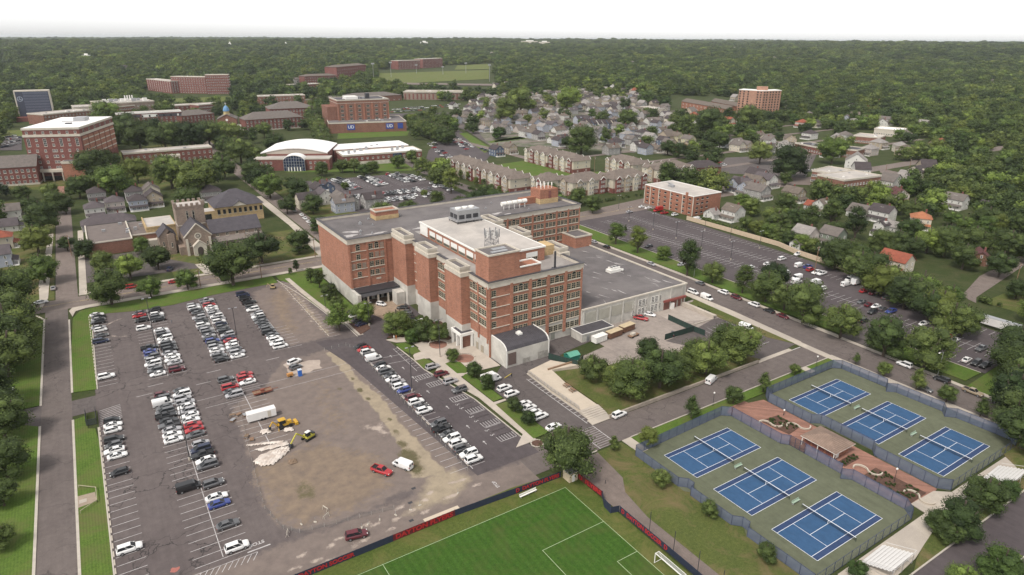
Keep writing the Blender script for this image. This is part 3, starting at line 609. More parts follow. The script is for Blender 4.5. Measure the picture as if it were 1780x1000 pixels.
def text(name, s, size, loc, rot, mat, parent=None, extrude=.0, align='CENTER', kind=None, bold=.0, sp=1.0):
 c = bpy.data.curves.new(name, 'FONT'); c.body = s; c.size = size; c.extrude = extrude; c.align_x = align; c.align_y = 'CENTER'; c.offset = bold; c.space_character = sp
 t_ = bpy.data.objects.new(name, c); me = bpy.data.meshes.new_from_object(t_); me.name = name; me.materials.clear(); me.materials.append(mat); bpy.data.objects.remove(t_)
 o = bpy.data.objects.new(name, me); COL.objects.link(o); o.location = loc; o.rotation_euler = rot
 if parent: o.parent = parent
 if kind: o['kind'] = kind
 return o
p = at(446, 945, 0); text('stop_marking', 'STOP', 1.3, (p[0], p[1], .02), (0, 0, R(180)), LINE, kind='structure', bold=.03)
b = MB(); flat(b, p[0] - 2.2, p[0] + 2.4, p[1] - 1.9, p[1] - 1.6, .018); b.build('stop_line', LINE, kind='structure')
p = at(862, 842, 0); text('stop_marking', 'STOP', 1.1, (p[0], p[1], .02), (0, 0, R(90)), LINE, kind='structure', bold=.03)
p = at(955, 792, 0); text('number_marking', '13', 1.5, (p[0], p[1], .02), (0, 0, R(0)), LINE, kind='structure')
b = MB()
for yy in (149.0, 146.6, 141.0, 138.4, 132.8, 130.2):
 sx = np.interp(yy, [126, 149], [83.6, 83.1]) - 5.6; n = 10
 for i in range(7):
  a0, a1 = R(100 + i * 32), R(100 + i * 32 + 32); b.poly([(sx + .42 * math.cos(a0), yy + .42 * math.sin(a0), zz), (sx + .42 * math.cos(a1), yy + .42 * math.sin(a1), zz), (sx + .3 * math.cos(a1), yy + .3 * math.sin(a1), zz), (sx + .3 * math.cos(a0), yy + .3 * math.sin(a0), zz)][::-1])
 flat(b, sx + .1, sx + .7, yy - .07, yy + .07, zz + .003); flat(b, sx + .6, sx + .9, yy - .15, yy + .15, zz + .004); flat(b, sx, sx + .15, yy - .07, yy - .5, zz + .003)
b.build('wheelchair_marking', LINE, kind='structure')
b = MB(); z = .065
def ln(b, a, c, w, z):
 d = Vector((c[0] - a[0], c[1] - a[1])).normalized(); n = Vector((-d.y, d.x)) * w / 2
 b.poly([(a[0] - n.x, a[1] - n.y, z), (c[0] - n.x, c[1] - n.y, z), (c[0] + n.x, c[1] + n.y, z), (a[0] + n.x, a[1] + n.y, z)])
for a, c in (((-20, 102.2), (81.2, 101.9)), ((81.2, 102), (81.2, 20)), ((81.2, 88), (64.8, 88)), ((64.8, 88.1), (64.8, 48)), ((81.2, 77.3), (75.8, 77.3)), ((75.8, 77.4), (75.8, 59)), ((35.4, 102.2), (35.4, 0))): ln(b, a, c, .1, z)
b.build('pitch_line', M('pitch_line_paint', (.34, .42, .25), .8, .12, .6), kind='structure')
# ------------------------------------------------------------------ windows (shared meshes)
WC = {}
def win_mesh(w, h, nx=2, ny=3, arch=False, fr=.1, frame=None, sill=True, proud=.14, head=False):
 key = (w, h, nx, ny, arch, fr, id(frame), sill, proud)
 if key in WC: return WC[key]
 frame = frame or FRAME; b = MB()
 b.mat(0); b.box(-w / 2, -w / 2 + fr, -proud, 0, 0, h); b.box(w / 2 - fr, w / 2, -proud, 0, 0, h)
 b.box(-w / 2 + fr, w / 2 - fr, -proud, 0, 0, fr); b.box(-w / 2 + fr, w / 2 - fr, -proud, 0, h - fr, h)
 for i in range(1, nx): x = -w / 2 + w * i / nx; b.box(x - fr * .35, x + fr * .35, -proud + .01, -.02, fr, h - fr)
 for i in range(1, ny): zz_ = h * i / ny; b.box(-w / 2 + fr, w / 2 - fr, -proud + .02, -.02, zz_ - fr * .35, zz_ + fr * .35)
 if arch:
  n = 8; pts = [(w / 2 * math.cos(math.pi * i / n), h + w / 2 * math.sin(math.pi * i / n)) for i in range(n + 1)]
  for i in range(n):
   (x0, z0), (x1, z1) = pts[i], pts[i + 1]; k = 1.18
   b.poly([(x0, -proud, z0), (x0 * k, -proud, h + (z0 - h) * k), (x1 * k, -proud, h + (z1 - h) * k), (x1, -proud, z1)])
 if sill: b.mat(1); b.box(-w / 2 - .12, w / 2 + .12, -proud - .12, 0, -.22, 0)
 fm = b.mesh('window', [frame, STONE])
 g = MB(); g.poly([(-w / 2 + fr, -.05, fr), (w / 2 - fr, -.05, fr), (w / 2 - fr, -.05, h - fr), (-w / 2 + fr, -.05, h - fr)])
 if arch: g.poly([(w / 2 * math.cos(math.pi * i / 8), -.06, h + w / 2 * math.sin(math.pi * i / 8)) for i in range(9)])
 WC[key] = (fm, g.mesh('pane', GLASS)); return WC[key]
def put_win(parent, wm, x, y, z, rz=0):
 f = inst('window', wm[0], parent, (x, y, z), rz); inst('pane', wm[1], f, (0, 0, 0)); return f
def join_wins(parent, wm, spots, name='windows'):
 """far windows, too small to pick apart: one mesh of real frames and panes"""
 fm, gm = wm; v = []; f = []; mi = []
 for me, off in ((fm, 0), (gm, 2)):
  mv = np.array([q.co[:] for q in me.vertices]); mf = [tuple(p_.vertices) for p_ in me.polygons]; mm = [p_.material_index for p_ in me.polygons]
  for (x, y, z, rz) in spots:
   n = len(v); c, s = math.cos(rz), math.sin(rz)
   v += [(q[0] * c - q[1] * s + x, q[0] * s + q[1] * c + y, q[2] + z) for q in mv]
   f += [tuple(n + i for i in q) for q in mf]; mi += [m_ + off for m_ in mm]
 me = bpy.data.meshes.new(name); me.from_pydata(v, [], f)
 for m_ in (fm.materials[0], STONE, GLASS): me.materials.append(m_)
 me.polygons.foreach_set('material_index', mi); o = bpy.data.objects.new(name, me); COL.objects.link(o); o.parent = parent; o['kind'] = 'stuff'; return o
FOOT = []    # building footprints in plan, kept clear of trees: (x, y, radius)
# ------------------------------------------------------------------ the main building (front corner at 101,170)
def main_building():
 H = 26.5; X0, X1, Y0 = 101.0, 139.0, 170.0; BY0, BY1, BX0, BX1 = 240.0, 277.0, 79.5, 193.0
 r = root('warehouse_building', (101, 170, 0), 0, 'huge T-shaped red brick warehouse with white base and grey flat roofs', 'building')
 o = Vector((101, 170, 0))
 def B(name, b, mats, label=None): return b.build(name, mats, r, loc=-o, label=label)
 b = MB()
 for (x0, x1, y0, y1) in ((X0, X1, Y0, BY0 + .01), (BX0, BX1, BY0, BY1)):
  b.mat(0).box(x0, x1, y0, y1, 6.2, H - 1.6)
 B('brick_wall', b, BRICK)
 b = MB(); b.box(X0 - .02, X1 + .02, Y0 - .02, BY0, -.3, 6.2); b.box(BX0 - .03, BX1, BY0 - .02, BY1, -.3, 6.2); B('base_wall', b, WHITEW)
 b = MB()
 outline = [(X0, Y0), (X1, Y0), (X1, BY0), (BX1, BY0), (BX1, BY1), (BX0, BY1), (BX0, BY0), (X0, BY0)]
 def ring(b, out, d0, d1, z0, z1):
  n = len(out); A = [];  Bp = []
  for i in range(n):
   p, c, q = Vector(out[i - 1]), Vector(out[i]), Vector(out[(i + 1) % n]); e1 = (c - p).normalized(); e2 = (q - c).normalized()
   n1 = Vector((e1.y, -e1.x)); n2 = Vector((e2.y, -e2.x)); A.append(c + (n1 + n2) * d0); Bp.append(c + (n1 + n2) * d1)
  m = len(b.v)
  for i in range(n): b.v += [(*A[i], z0), (*A[i], z1), (*Bp[i], z1), (*Bp[i], z0)]
  for i in range(n):
   j = (i + 1) % n; a = m + 4 * i; c = m + 4 * j
   for q in ((0, 1), (1, 2), (2, 3), (3, 0)): b.f.append((a + q[0], c + q[0], c + q[1], a + q[1])[::-1]); b.m.append(b.mi)
 ring(b, outline, .35, -.5, H - 2.2, H - .35); ring(b, outline, .6, -.5, H - .35, H - .1)
 B('cornice', b, STONE)
 b = MB(); ring(b, outline, .68, -.55, H - .1, H + .06); B('parapet_cap', b, M('dark_parapet_cap', (.055, .05, .055), .6, .1, 1))
 b = MB(); b.poly([(X0 + .5, Y0 + .5, H - 1.15), (X1 - .5, Y0 + .5, H - 1.15), (X1 - .5, BY0 + .5, H - 1.15), (X0 + .5, BY0 + .5, H - 1.15)])
 B('front_roof', b, ROOFL)
 b = MB(); b.poly([(BX0 + .5, BY0 + .45, H - 1.1), (BX1 - .5, BY0 + .45, H - 1.1), (BX1 - .5, BY1 - .5, H - 1.1), (BX0 + .5, BY1 - .5, H - 1.1)])
 b.poly([(X0 + .5, 218, H - 1.105), (108, 218, H - 1.105), (108, BY0 + .5, H - 1.105), (X0 + .5, BY0 + .5, H - 1.105)][::1])
 B('rear_roof', b, ROOFG)
 b = MB()
 for (cx, cy, a, c, ro) in ((83.5, 248, 2.6, 1.7, .2), (86, 253, 3.4, 1.2, -.5), (94, 246, 4.5, .9, .1), (121, 250, 6.5, 2.2, -.15), (112, 244, 2.6, 1.2, .1), (104, 243, 3, .8, .2), (141, 247, 2.4, 1.4, 0), (152, 248, 2.8, 1.1, .3), (156, 244.5, 1.6, 1.1, 0), (128, 243, 5, .8, .1)):
  pts = []
  for i in range(18):
   t = 2 * math.pi * i / 18; rr = 1 + .25 * math.sin(3 * t + cx) + .15 * math.sin(5 * t + cy); px_, py_ = a * rr * math.cos(t), c * rr * math.sin(t)
   pts.append((cx + px_ * math.cos(ro) - py_ * math.sin(ro), cy + px_ * math.sin(ro) + py_ * math.cos(ro), H - 1.09))
  b.poly(pts)
 B('worn_roof_patch', b, PUDDLE)
 bayx = [101.0, 109.6, 117.0, 124.4, 131.8, 139.0]
 b = MB(); st = MB(); fl = 3.62; z0 = 6.6
 for x in bayx: b.box(x - .55 if x > 101.5 else 101 - .04, x + .55 if x < 138.5 else 139.04, Y0 - .38, Y0 - .003, 0 if x < 110 else 2.2, H - 1.72)
 for k in range(6):
  z = 3.1 + fl * k
  for i in range(5):
   if i == 0 and k < 1: continue
   st.box(bayx[i] + .55, bayx[i + 1] - .55, Y0 - .2, Y0 - .004, z - .32, z - .1)
 w = win_mesh(1.75, 2.25, 2, 3, frame=FRAME); wa = win_mesh(1.75, 1.75, 2, 2, arch=True); wn = win_mesh(1.7, 2.2, 2, 3)
 for i in range(5):
  x0, x1 = bayx[i], bayx[i + 1]; c = (x0 + x1) / 2
  for k in range(6):
   z = 3.1 + fl * k
   if i == 0:
    if k >= 2: put_win(r, wn, x0 + 1.9 - 101, -.0, z)
    continue
   if k == 0 and i < 3:
    if i == 2: put_win(r, wn, c - 101, 0, z)
    continue
   for j in (-1, 0, 1): put_win(r, wa if (k == 5 and j == 0) else w, c + j * 2.02 - 101, -.0, z + .05)
 for y0, y1, nb in ((170.6, 182.2, 2), (193.2, 206.2, 2), (217.2, 226.6, 1)):
  for q in range(nb):
   c = y0 + (y1 - y0) * (q + .5) / nb; wid = (y1 - y0) / nb
   b.box(X0 - .36, X0 - .003, c - wid / 2 - .35, c - wid / 2 + .35, 4.9, H - 1.72)
   for k in range(2, 6):
    z = 3.1 + fl * k; st.box(X0 - .22, X0 - .004, c - wid / 2 + .35, c + wid / 2 - .35, z - .32, z - .1)
    if (y0, k) == (217.2, 4): put_win(r, wn, 0, c - 170, z + .05, R(-90)); continue
    for j in (-1, 0, 1): put_win(r, wa if (k == 5 and j == 0) else wn, 0, c + j * 1.82 - 170, z + .05, R(-90))
 bx = [139.0 + (193 - 139) / 8 * i for i in range(9)]
 for x in bx[1:]: b.box(x - .45, min(x + .45, 193.03), BY0 - .36, BY0 - .003, 2, H - 1.72)
 for i in range(8):
  c = (bx[i] + bx[i + 1]) / 2
  for k in range(2, 6):
   z = 3.1 + fl * k; st.box(bx[i] + .5, bx[i + 1] - .5, BY0 - .2, BY0 - .004, z - .32, z - .1)
   for j in (-1, 0, 1): put_win(r, wa if (k == 5 and j == 0) else w, c + j * 2.05 - 101, 70, z + .05)
 panel = MB()
 for x in (80.0, 87.2, 94.6): b.box(x - .35, x + .35, BY0 - .34, BY0 - .003, 6.2, H - 1.72)
 lay = {5: ((84.0, 'a'), (89.3, 'w'), (91.7, 'a'), (94.0, 'p')), 4: ((84.0, 'w'), (89.3, 'w'), (91.7, 'p'), (94.0, 'p')), 3: ((81.8, 'p'), (84.0, 'w'), (86.2, 'p'), (89.3, 'w'), (91.6, 'w'), (93.7, 'w')), 2: ((84.0, 'w'), (89.3, 'w'), (91.5, 'w'), (93.7, 'p'))}
 for k, L in lay.items():
  z = 3.1 + fl * k; st.box(80.4, 94.2, BY0 - .2, BY0 - .004, z - .32, z - .1)
  for x, t in L:
   x -= .6
   if t == 'p': panel.box(x - .8, x + .8, BY0 - .1, BY0 - .005, z, z + 2.2)
   else: put_win(r, wa if t == 'a' else wn, x - 101, 70, z + .05)
 st.box(90.2, 92.2, BY0 - .06, BY0 - .004, 8.2, 8.9)
 for nm, q, mt in (('brick_pier', b, BRICK), ('stone_course', st, STONE), ('blank_panel', panel, BRICKT)):
  for k in range(len(q.f) // 6): t = MB(); t.v = q.v[8 * k:8 * k + 8]; t.f = [tuple(i - 8 * k for i in f) for f in q.f[6 * k:6 * k + 6]]; t.m = [0] * 6; B(nm, t, mt)
 for k, (ya, yb) in enumerate(((182.2, 193.2), (206.2, 217.2), (226.6, 239.6))):
  for side in (0, 1):
   if side == 0: xa, xb = 97.6, 101.5
   else: xa, xb = 138.5, 142.4
   zb = 8.0
   t = MB(); t.box(xa, xb, ya, yb, zb, 25.2); T = B('stair_tower', t, BRICK)
   t = MB(); t.box(xa - .05, xb + .02, ya - .05, yb + .05, -.3, zb); q = t.build('tower_base', WHITEW, T)
   t = MB(); t.box(xa - .3, xb + .3, ya - .3, yb + .3, 25.2, 26.6); t.box(xa + .1, xb - .1, ya + .7, yb - .7, 26.6, 27.5)
   t.box(xa - .1, xa + .35, ya + .5, yb - .5, 27.5, 28.4); t.box(xb - .35, xb + .1, ya + .5, yb - .5, 27.5, 28.4); t.box(xa + .35, xb - .35, ya + .5, ya + .95, 27.5, 28.4); t.box(xa + .35, xb - .35, yb - .95, yb - .5, 27.5, 28.4)
   t.build('tower_cap', STONE, T)
   t = MB(); t.poly([(xa + .35, ya + .9, 27.53), (xb - .35, ya + .9, 27.53), (xb - .35, yb - .9, 27.53), (xa + .35, yb - .9, 27.53)]); t.build('tower_roof', ROOFG, T)
 t = MB(); t.box(108, 131.5, 182.2, 235, H - 1.1, 30.2); ph = B('penthouse', t, BRICK)
 t = MB(); t.box(107.7, 131.8, 181.9, 235.3, 30.2, 30.75); t.build('penthouse_cap', WHITE, ph)
 t = MB(); t.poly([(108.2, 182.5, 30.77), (131.2, 182.5, 30.77), (131.2, 235, 30.77), (108.2, 235, 30.77)]); t.build('penthouse_roof', ROOFC, ph)
 t = MB(); t.box(107.8, 108, 228, 234.5, 26, 30.1); t.build('metal_panel', WHITE, ph)
 bw = win_mesh(4.8, 1.15, 6, 1, sill=False, fr=.1); pb = MB(); pb.box(-2.4, 2.4, -.1, 0, 0, 1.7); pbm = pb.mesh('blind_panel', BLINDS)
 for k in range(7):
  y = 188.5 + 5.9 * k; put_win(r, bw, 7, y - 170, 26.2, R(-90)); inst('blind_panel', pbm, ph, (108, y, 27.4), R(-90))
 put_win(r, bw, 25, 12.2, 26.3); inst('blind_panel', pbm, ph, (126, 182.2, 27.5), 0)
 t = MB(); t.box(101.35, 113, 170.35, 178.8, H - 1.2, 34.9); s = B('corner_tower', t, BRICK)
 t = MB()
 for bx_ in ((101.1, 113.25, 170.1, 170.6), (101.1, 113.25, 178.5, 179.0), (101.1, 101.6, 170.6, 178.5), (112.75, 113.25, 170.6, 178.5)): t.box(*bx_, 34.9, 35.4)
 t.build('tower_parapet', STONE, s); t = MB(); t.poly([(101.5, 170.5, 34.96), (112.9, 170.5, 34.96), (112.9, 178.6, 34.96), (101.5, 178.6, 34.96)]); t.build('tower_roof', ROOFG, s)
 t = MB(); t.box(104, 110, 172.5, 174, 34.97, 35.2); t.box(106, 111, 175, 177, 34.97, 35.15); t.build('roof_debris', METAL, s)
 t = MB(); t.box(113.0, 121.5, 170.35, 175.8, H - 1.2, 29.2); s2 = B('low_roof_block', t, BRICK)
 t = MB()
 for bx_ in ((113.25, 121.7, 170.15, 170.6), (113.25, 121.7, 175.5, 176), (121.25, 121.7, 170.6, 175.5)): t.box(*bx_, 29.2, 29.6)
 t.build('tower_parapet', WHITE, s2)
 t = MB(); t.box(101, 111.5, 264.5, 270.5, H - 1.1, 29.0); s = B('lift_house', t, BRICKO); t = MB(); t.box(100.9, 111.6, 264.4, 270.6, H - 1.05, 27.3); t.build('pale_base_band', BRICKY, s)
 t = MB()
 for bx_ in ((100.8, 111.7, 264.3, 264.8), (100.8, 111.7, 270.2, 270.7), (100.8, 101.3, 264.8, 270.2), (111.2, 111.7, 264.8, 270.2)): t.box(*bx_, 29, 29.5)
 t.build('stone_coping', STONE, s)
 t = MB(); t.box(178.5, 189, 252, 260, H - 1.1, 32.2); s = B('lift_house', t, BRICKO); t = MB(); t.box(178.4, 189.1, 251.9, 260.1, H - 1.1, 27.8); t.build('pale_base_band', BRICKY, s)
 t = MB(); t.box(183.4, 184.8, 251.85, 251.98, 27.8, 31.5); t.build('door_panel', BRICKD, s)
 for k in range(7):
  t = MB(); t.cyl((180.3 + (k % 4) * 2.1, 254 + (k // 4) * 3.4), .14, 32.2, 34.6 + .35 * (k % 3), k=6); t.box(180.15 + (k % 4) * 2.1, 180.45 + (k % 4) * 2.1, 253.7 + (k // 4) * 3.4, 254.3 + (k // 4) * 3.4, 33.4, 34.9); t.build('antenna', WHITE, s)
 t = MB(); t.box(170, 178.4, 255.5, 258.5, H - 1.1, 28.4); B('roof_parapet_block', t, BRICKO)
 t = MB(); t.box(183, 192.6, 229.6, 239.9, 0, 13.6); s = B('stub_tower', t, BRICK); t = MB()
 for bx_ in ((182.8, 192.8, 229.4, 230), (182.8, 183.4, 230, 240), (192.2, 192.8, 230, 240)): t.box(*bx_, 13.6, 14.2)
 t.build('stone_coping', STONE, s); t = MB(); t.poly([(183.2, 229.8, 13.65), (192.4, 229.8, 13.65), (192.4, 240, 13.65), (183.2, 240, 13.65)]); t.build('tower_roof', ROOFG, s)
 t = MB(); t.box(134.4, 138.6, 186, 192, H - 1.1, 29.0); s = B('fan_block', t, BRICKY)
 for yy in (187.6, 190.4): t = MB(); t.cyl((yy, 27.6), 1.0, 134.1, 134.4, k=14, ax='x'); t.build('exhaust_fan', DARKM, s)
 t = MB(); t.box(138.6, 139.1, 170.6, 186, H - 1.0, H + .02); B('yellow_parapet', t, BRICKY)
 t = MB(); t.box(118.5, 129.5, 223, 230.5, 31.6, 32.3); s = B('cooling_tower', t, METAL)
 t = MB(); t.box(119, 129, 223.4, 230, 32.3, 36.0); t.build('casing', METAL, s)
 for k in range(3):
  t = MB(); t.cyl((121 + 3 * k, 226.8), 1.2, 36, 36.5, k=12); t.build('fan_cowl', WHITE, s)
  t = MB(); t.box(119.6 + 3.1 * k, 121.9 + 3.1 * k, 223.25, 223.4, 32.6, 34.2); t.build('louvre', DARKM, s)
 for k in range(2): t = MB(); t.box(118.85, 119, 224 + 3.1 * k, 226.4 + 3.1 * k, 32.6, 34.4); t.build('louvre', DARKM, s)
 t = MB()
 for x in (118.8, 122.5, 126, 129.4):
  for y in (223.1, 230.3): t.bar((x, y, 30.75), (x, y, 31.7), .22)
 t.bar((118.5, 221.6, 31.7), (129.5, 221.6, 31.7), .15); t.bar((130, 221.6, 31.7), (133, 221.6, 31), .15); t.build('support_frame', DARKM, s)
 t = MB(); cx, cy, zb, zt = 107.5, 178.5, 34.9, 42.0; cx, cy = 112.8, 187.5; zb, zt = 30.75, 37.2
 for i, (dx, dy) in enumerate(((-1.9, -1.9), (1.9, -1.9), (1.9, 1.9), (-1.9, 1.9))): t.bar((cx + dx, cy + dy, zb), (cx + dx * .8, cy + dy * .8, zt), .2)
 c4 = ((-1, -1), (1, -1), (1, 1), (-1, 1))
 for k in range(4):
  za, zc = zb + (zt - zb) * k / 4, zb + (zt - zb) * (k + 1) / 4; ra, rc = 1.9 - .38 * k / 4, 1.9 - .38 * (k + 1) / 4
  for i in range(4):
   a, c = c4[i], c4[(i + 1) % 4]; t.bar((cx + a[0] * ra, cy + a[1] * ra, za), (cx + c[0] * rc, cy + c[1] * rc, zc), .1); t.bar((cx + a[0] * rc, cy + a[1] * rc, zc), (cx + c[0] * rc, cy + c[1] * rc, zc), .12); t.bar((cx + c[0] * ra, cy + c[1] * ra, za), (cx + a[0] * rc, cy + a[1] * rc, zc), .1)
 s = B('antenna_mast', t, M('mast_steel', (.30, .29, .29), .5, .15, 2, metal=.3))
 for k in range(14):
  a = 2 * math.pi * k / 14; t = MB(); rr = 2.6 if k % 3 else 2.0; x, y = cx + rr * math.cos(a), cy + rr * math.sin(a)
  t.bar((x, y, zt - 2.2 + .4 * (k % 3)), (x, y, zt + .6 + .5 * (k % 2)), .34, .2); t.bar((cx + 1.3 * math.cos(a), cy + 1.3 * math.sin(a), zt - .8), (x, y, zt - .8), .1)
  t.build('antenna', METAL if k % 2 else WHITE, s)
 t = MB(); t.cyl((129, 172.5), .35, H - 1.1, 31.6, k=10); t.box(128.2, 129.8, 171.7, 173.3, H - 1.1, H - .7); B('chimney_flue', t, DARKM)
 for (x, y, sx) in ((93, 262, 1), (89, 251, .7), (87.5, 247, .5), (97, 258, .5), (92, 246, .6), (99, 268, .7), (113, 266, .5), (148, 262, .8), (152, 258, .6), (137, 258, .5), (168, 246, .6), (160, 266, .5)):
  t = MB(); t.box(x - sx * .6, x + sx * .6, y - sx * .6, y + sx * .6, H - 1.1, H - 1.1 + sx * .8); t.cyl((x, y), sx * .35, H - 1.1 + sx * .8, H - .8 + sx, k=8); B('roof_vent', t, METAL)
 for k in range(5):
  t = MB(); t.cyl((252.0 + .1 * k, 28.2), 1.0, 157 + 2.9 * k, 159.2 + 2.9 * k, k=10, ax='x'); t.bar((157.6 + 2.9 * k, 251, 25.5), (157.6 + 2.9 * k, 251, 27.6), .15); t.bar((158.6 + 2.9 * k, 253, 25.5), (158.6 + 2.9 * k, 253, 27.6), .15); B('ventilation_drum', t, WHITE)
 t = MB(); t.box(80.5, 97.3, 233.6, 239.9, 5.4, 6.1); s = B('entrance_canopy', t, DARKM)
 t = MB(); t.box(80.2, 97.3, 233.4, 233.7, 4.2, 5.5); t.build('fascia', M('slate_fascia', (.12, .12, .13), .6, .1, 1), s)
 t = MB(); t.box(79.4, 80.8, 232.8, 240, 0, 5.6); t.build('side_wall', WHITEW, s)
 for x in (84.0, 88.2, 92.4): t = MB(); t.box(x - .35, x + .35, 234, 234.7, 0, 5.4); t.build('column', STONE, s)
 for x in (82.4, 86.2, 90.4, 94.2): t = MB(); t.box(x - 1.3, x + 1.3, 239.8, 239.96, .2, 3.6); t.build('glass_door', GLASS, s)
 t = MB(); t.box(93.8, 97.3, 228.6, 233.3, 0, 5.2); B('entrance_side_wall', t, WHITEW)
 s = B('entrance_pavilion', MB().box(95.9, 101, 180.2, 187.2, 4.6, 5.6), WHITE)
 t = MB()
 for (x, y) in ((96.3, 180.5), (96.3, 183.4), (96.3, 186.6), (100.4, 180.5)): t.box(x - .35, x + .35, y - .3, y + .3, 0, 4.6)
 t.build('pillar', WHITE, s); t = MB(); t.box(97.2, 101, 180.9, 181.2, 0, 4.5); t.box(98, 98.3, 181, 187, 0, 4.4); t.build('brick_infill', BRICKB, s)
 t = MB(); t.poly([(96.4, 180.7, 5.62), (100.9, 180.7, 5.62), (100.9, 186.7, 5.62), (96.4, 186.7, 5.62)]); t.build('flat_roof', ROOFD, s)
 xa, xb, ya, yb = 101.6, 118.6, 160.4, 169.6; prof = [(169.6, 8.0), (164.2, 8.0), (162.2, 7.6), (161.0, 6.8), (160.45, 5.8)]
 t = MB(); t.box(xa, xb, ya, yb, 0, 5.8);
 for x in (xa + .0, xb - .3): t.poly([(x, yb, 5.8), (x, ya, 5.8)] + [(x, y, z) for y, z in prof[::-1]])
 s = B('loading_shed', t, WHITEW)
 t = MB()
 for (p0, p1) in zip(prof[:-1], prof[1:]):
  t.poly([(xa + .5, p0[0], p0[1] + .04), (xa + .5, p1[0], p1[1] + .04), (xb - .5, p1[0], p1[1] + .04), (xb - .5, p0[0], p0[1] + .04)])
  n = 22
  for k in range(n): x = xa + .8 + (xb - xa - 1.6) * k / (n - 1); t.bar((x, p0[0], p0[1] + .08), (x, p1[0], p1[1] + .08), .07)
 t.build('standing_seam_roof', ROOFD, s)
 t = MB()
 for x in (xa + .25, xb - .25):
  for (p0, p1) in zip(prof[:-1], prof[1:]): t.bar((x, p0[0], p0[1] + .1), (x, p1[0], p1[1] + .1), .34, .25)
  t.bar((x, ya - .02, 5.8), (x, ya - .02, 0), .34, .25)
 t.build('white_rim', WHITE, s)
 t = MB(); t.box(102.4, 105.4, ya - .12, ya - .01, .8, 5.0); t.build('roller_door', M('brown_roller_door', (.12, .085, .075), .7, .1, 2), s)
 t = MB(); t.box(109.2, 110.8, 164.8, 166.6, 8.0, 8.7); t.cyl((110, 165.7), .7, 8.7, 9.0, k=8); t.build('roof_vent', WHITE, s)
 t = MB(); t.box(114, 118, ya - .06, ya - .005, .2, 2.6); t.box(108, 111, ya - .05, ya - .005, .1, 1.8); t.build('dirty_patch', M('stained_plaster', (.30, .28, .25), .9, .3, 1.2), s)
 t = MB(); t.box(126.3, 127.9, Y0 - .1, Y0 - .04, .2, 3.0); t.box(135.2, 137.2, Y0 - .1, Y0 - .04, .2, 3.0); B('steel_door', t, M('grey_door', (.22, .22, .19), .6, .1, 2))
 t = MB(); t.box(121, 123, Y0 - .1, Y0 - .04, .2, 3.0); B('glass_door', t, GLASS)
 t = MB(); t.box(100.85, 100.96, 173.5, 175.2, .1, 2.6); t.box(100.85, 100.96, 177.0, 178.3, .1, 2.6); B('side_door', t, M('tan_door', (.30, .26, .2), .6, .1, 2))
 t = MB(); EX0, EX1, EY0, EY1, EH = 139.0, 191.6, 169.0, 239.9, 8.6; t.box(EX0 + .02, EX1, EY0, EY1, -.3, EH); s = B('extension_wall', t, WHITEW)
 t = MB(); t.box(EX0, EX1 + .3, EY0 - .3, EY0 + .4, EH, EH + .5); t.box(EX1 - .4, EX1 + .3, EY0 + .4, EY1, EH, EH + .5); t.build('coping', STONE, s)
 t = MB(); t.poly([(EX0, EY0 + .4, EH + .06), (EX1 - .4, EY0 + .4, EH + .06), (EX1 - .4, EY1, EH + .06), (EX0, EY1, EH + .06)]); t.build('extension_roof', ROOFG, s)
 t = MB()
 rr = random.Random(4)
 for k in range(46):
  cx, cy = rr.uniform(141, 189), rr.uniform(171, 226); l, wd = rr.uniform(.5, 2.6), rr.uniform(.08, .3); ro = rr.gauss(-1.35, .3)
  pts = []
  for i in range(10):
   q = 2 * math.pi * i / 10; ra = 1 + .3 * math.sin(3 * q + k); px_, py_ = l * ra * math.cos(q), wd * ra * math.sin(q); pts.append((cx + px_ * math.cos(ro) - py_ * math.sin(ro), cy + px_ * math.sin(ro) + py_ * math.cos(ro), EH + .075))
  t.poly(pts)
 t.build('worn_roof_patch', PUDDLE, s)
 t = MB(); cx, cy = 177.0, 195.6; t.prism([(cx - 3.2, cy - 1.5), (cx + 2.6, cy - 1.5), (cx + 2.6, cy + 1.6), (cx - 3.2, cy + 1.6)], EH + .1, EH + 1.3); t.prism([(cx - 2.4, cy - 1.1), (cx + 2.3, cy - 1.1), (cx + 2.3, cy + 1.2), (cx - 2.4, cy + 1.2)], EH + 1.3, EH + 2.1); ac = t.build('rooftop_unit', WHITE, s)
 for k in range(3): t = MB(); t.box(cx - 2 + 1.5 * k, cx - 1 + 1.5 * k, cy - .5, cy + .7, EH + 2.1, EH + 2.25); t.build('grille', DARKM, ac)
 t = MB(); t.cyl((cx + 3.6, cy - 1.0), .6, EH + .1, EH + .8, k=10); t.build('roof_vent', WHITE, s)
 t = MB()
 for k in range(4): t.box(140.6 + 6.2 * k, 145.6 + 6.2 * k, EY0 - .12, EY0 - .01, 3.4, 7.4)
 t.build('blank_panel', M('grey_cream_panel', (.35, .33, .28), .85, .1, .6), s)
 t = MB()
 for k in range(9): t.box(139.8 + 6.2 * k - .3, 139.8 + 6.2 * k + .3, EY0 - .28, EY0 - .02, 0, EH)
 t.build('pilaster', WHITEW, s)
 w1 = win_mesh(1.5, 2.6, 2, 4, frame=WHITE, sill=False)
 for g in range(2):
  for j in range(3):
   for z in (1.0, 4.4):
    put_win(r, w1, 66.0 + 6.6 * g + 1.85 * j, -1.02, z)
 put_win(r, w1, 63, -1.02, 1.0); put_win(r, w1, 63, -1.02, 4.4)
 t = MB(); t.box(179.2, 191.0, EY0 - 1.1, EY0 - .3, 3.4, 4.2); t.build('dock_awning', M('brown_awning', (.22, .06, .05), .7, .1, 1), s)
 for k in range(3): t = MB(); t.box(179.8 + 3.9 * k, 182.8 + 3.9 * k, EY0 - .2, EY0 - .05, -.3, 3.3); t.build('dock_door', M('brown_dock_door', (.15, .065, .05), .7, .15, 2), s)
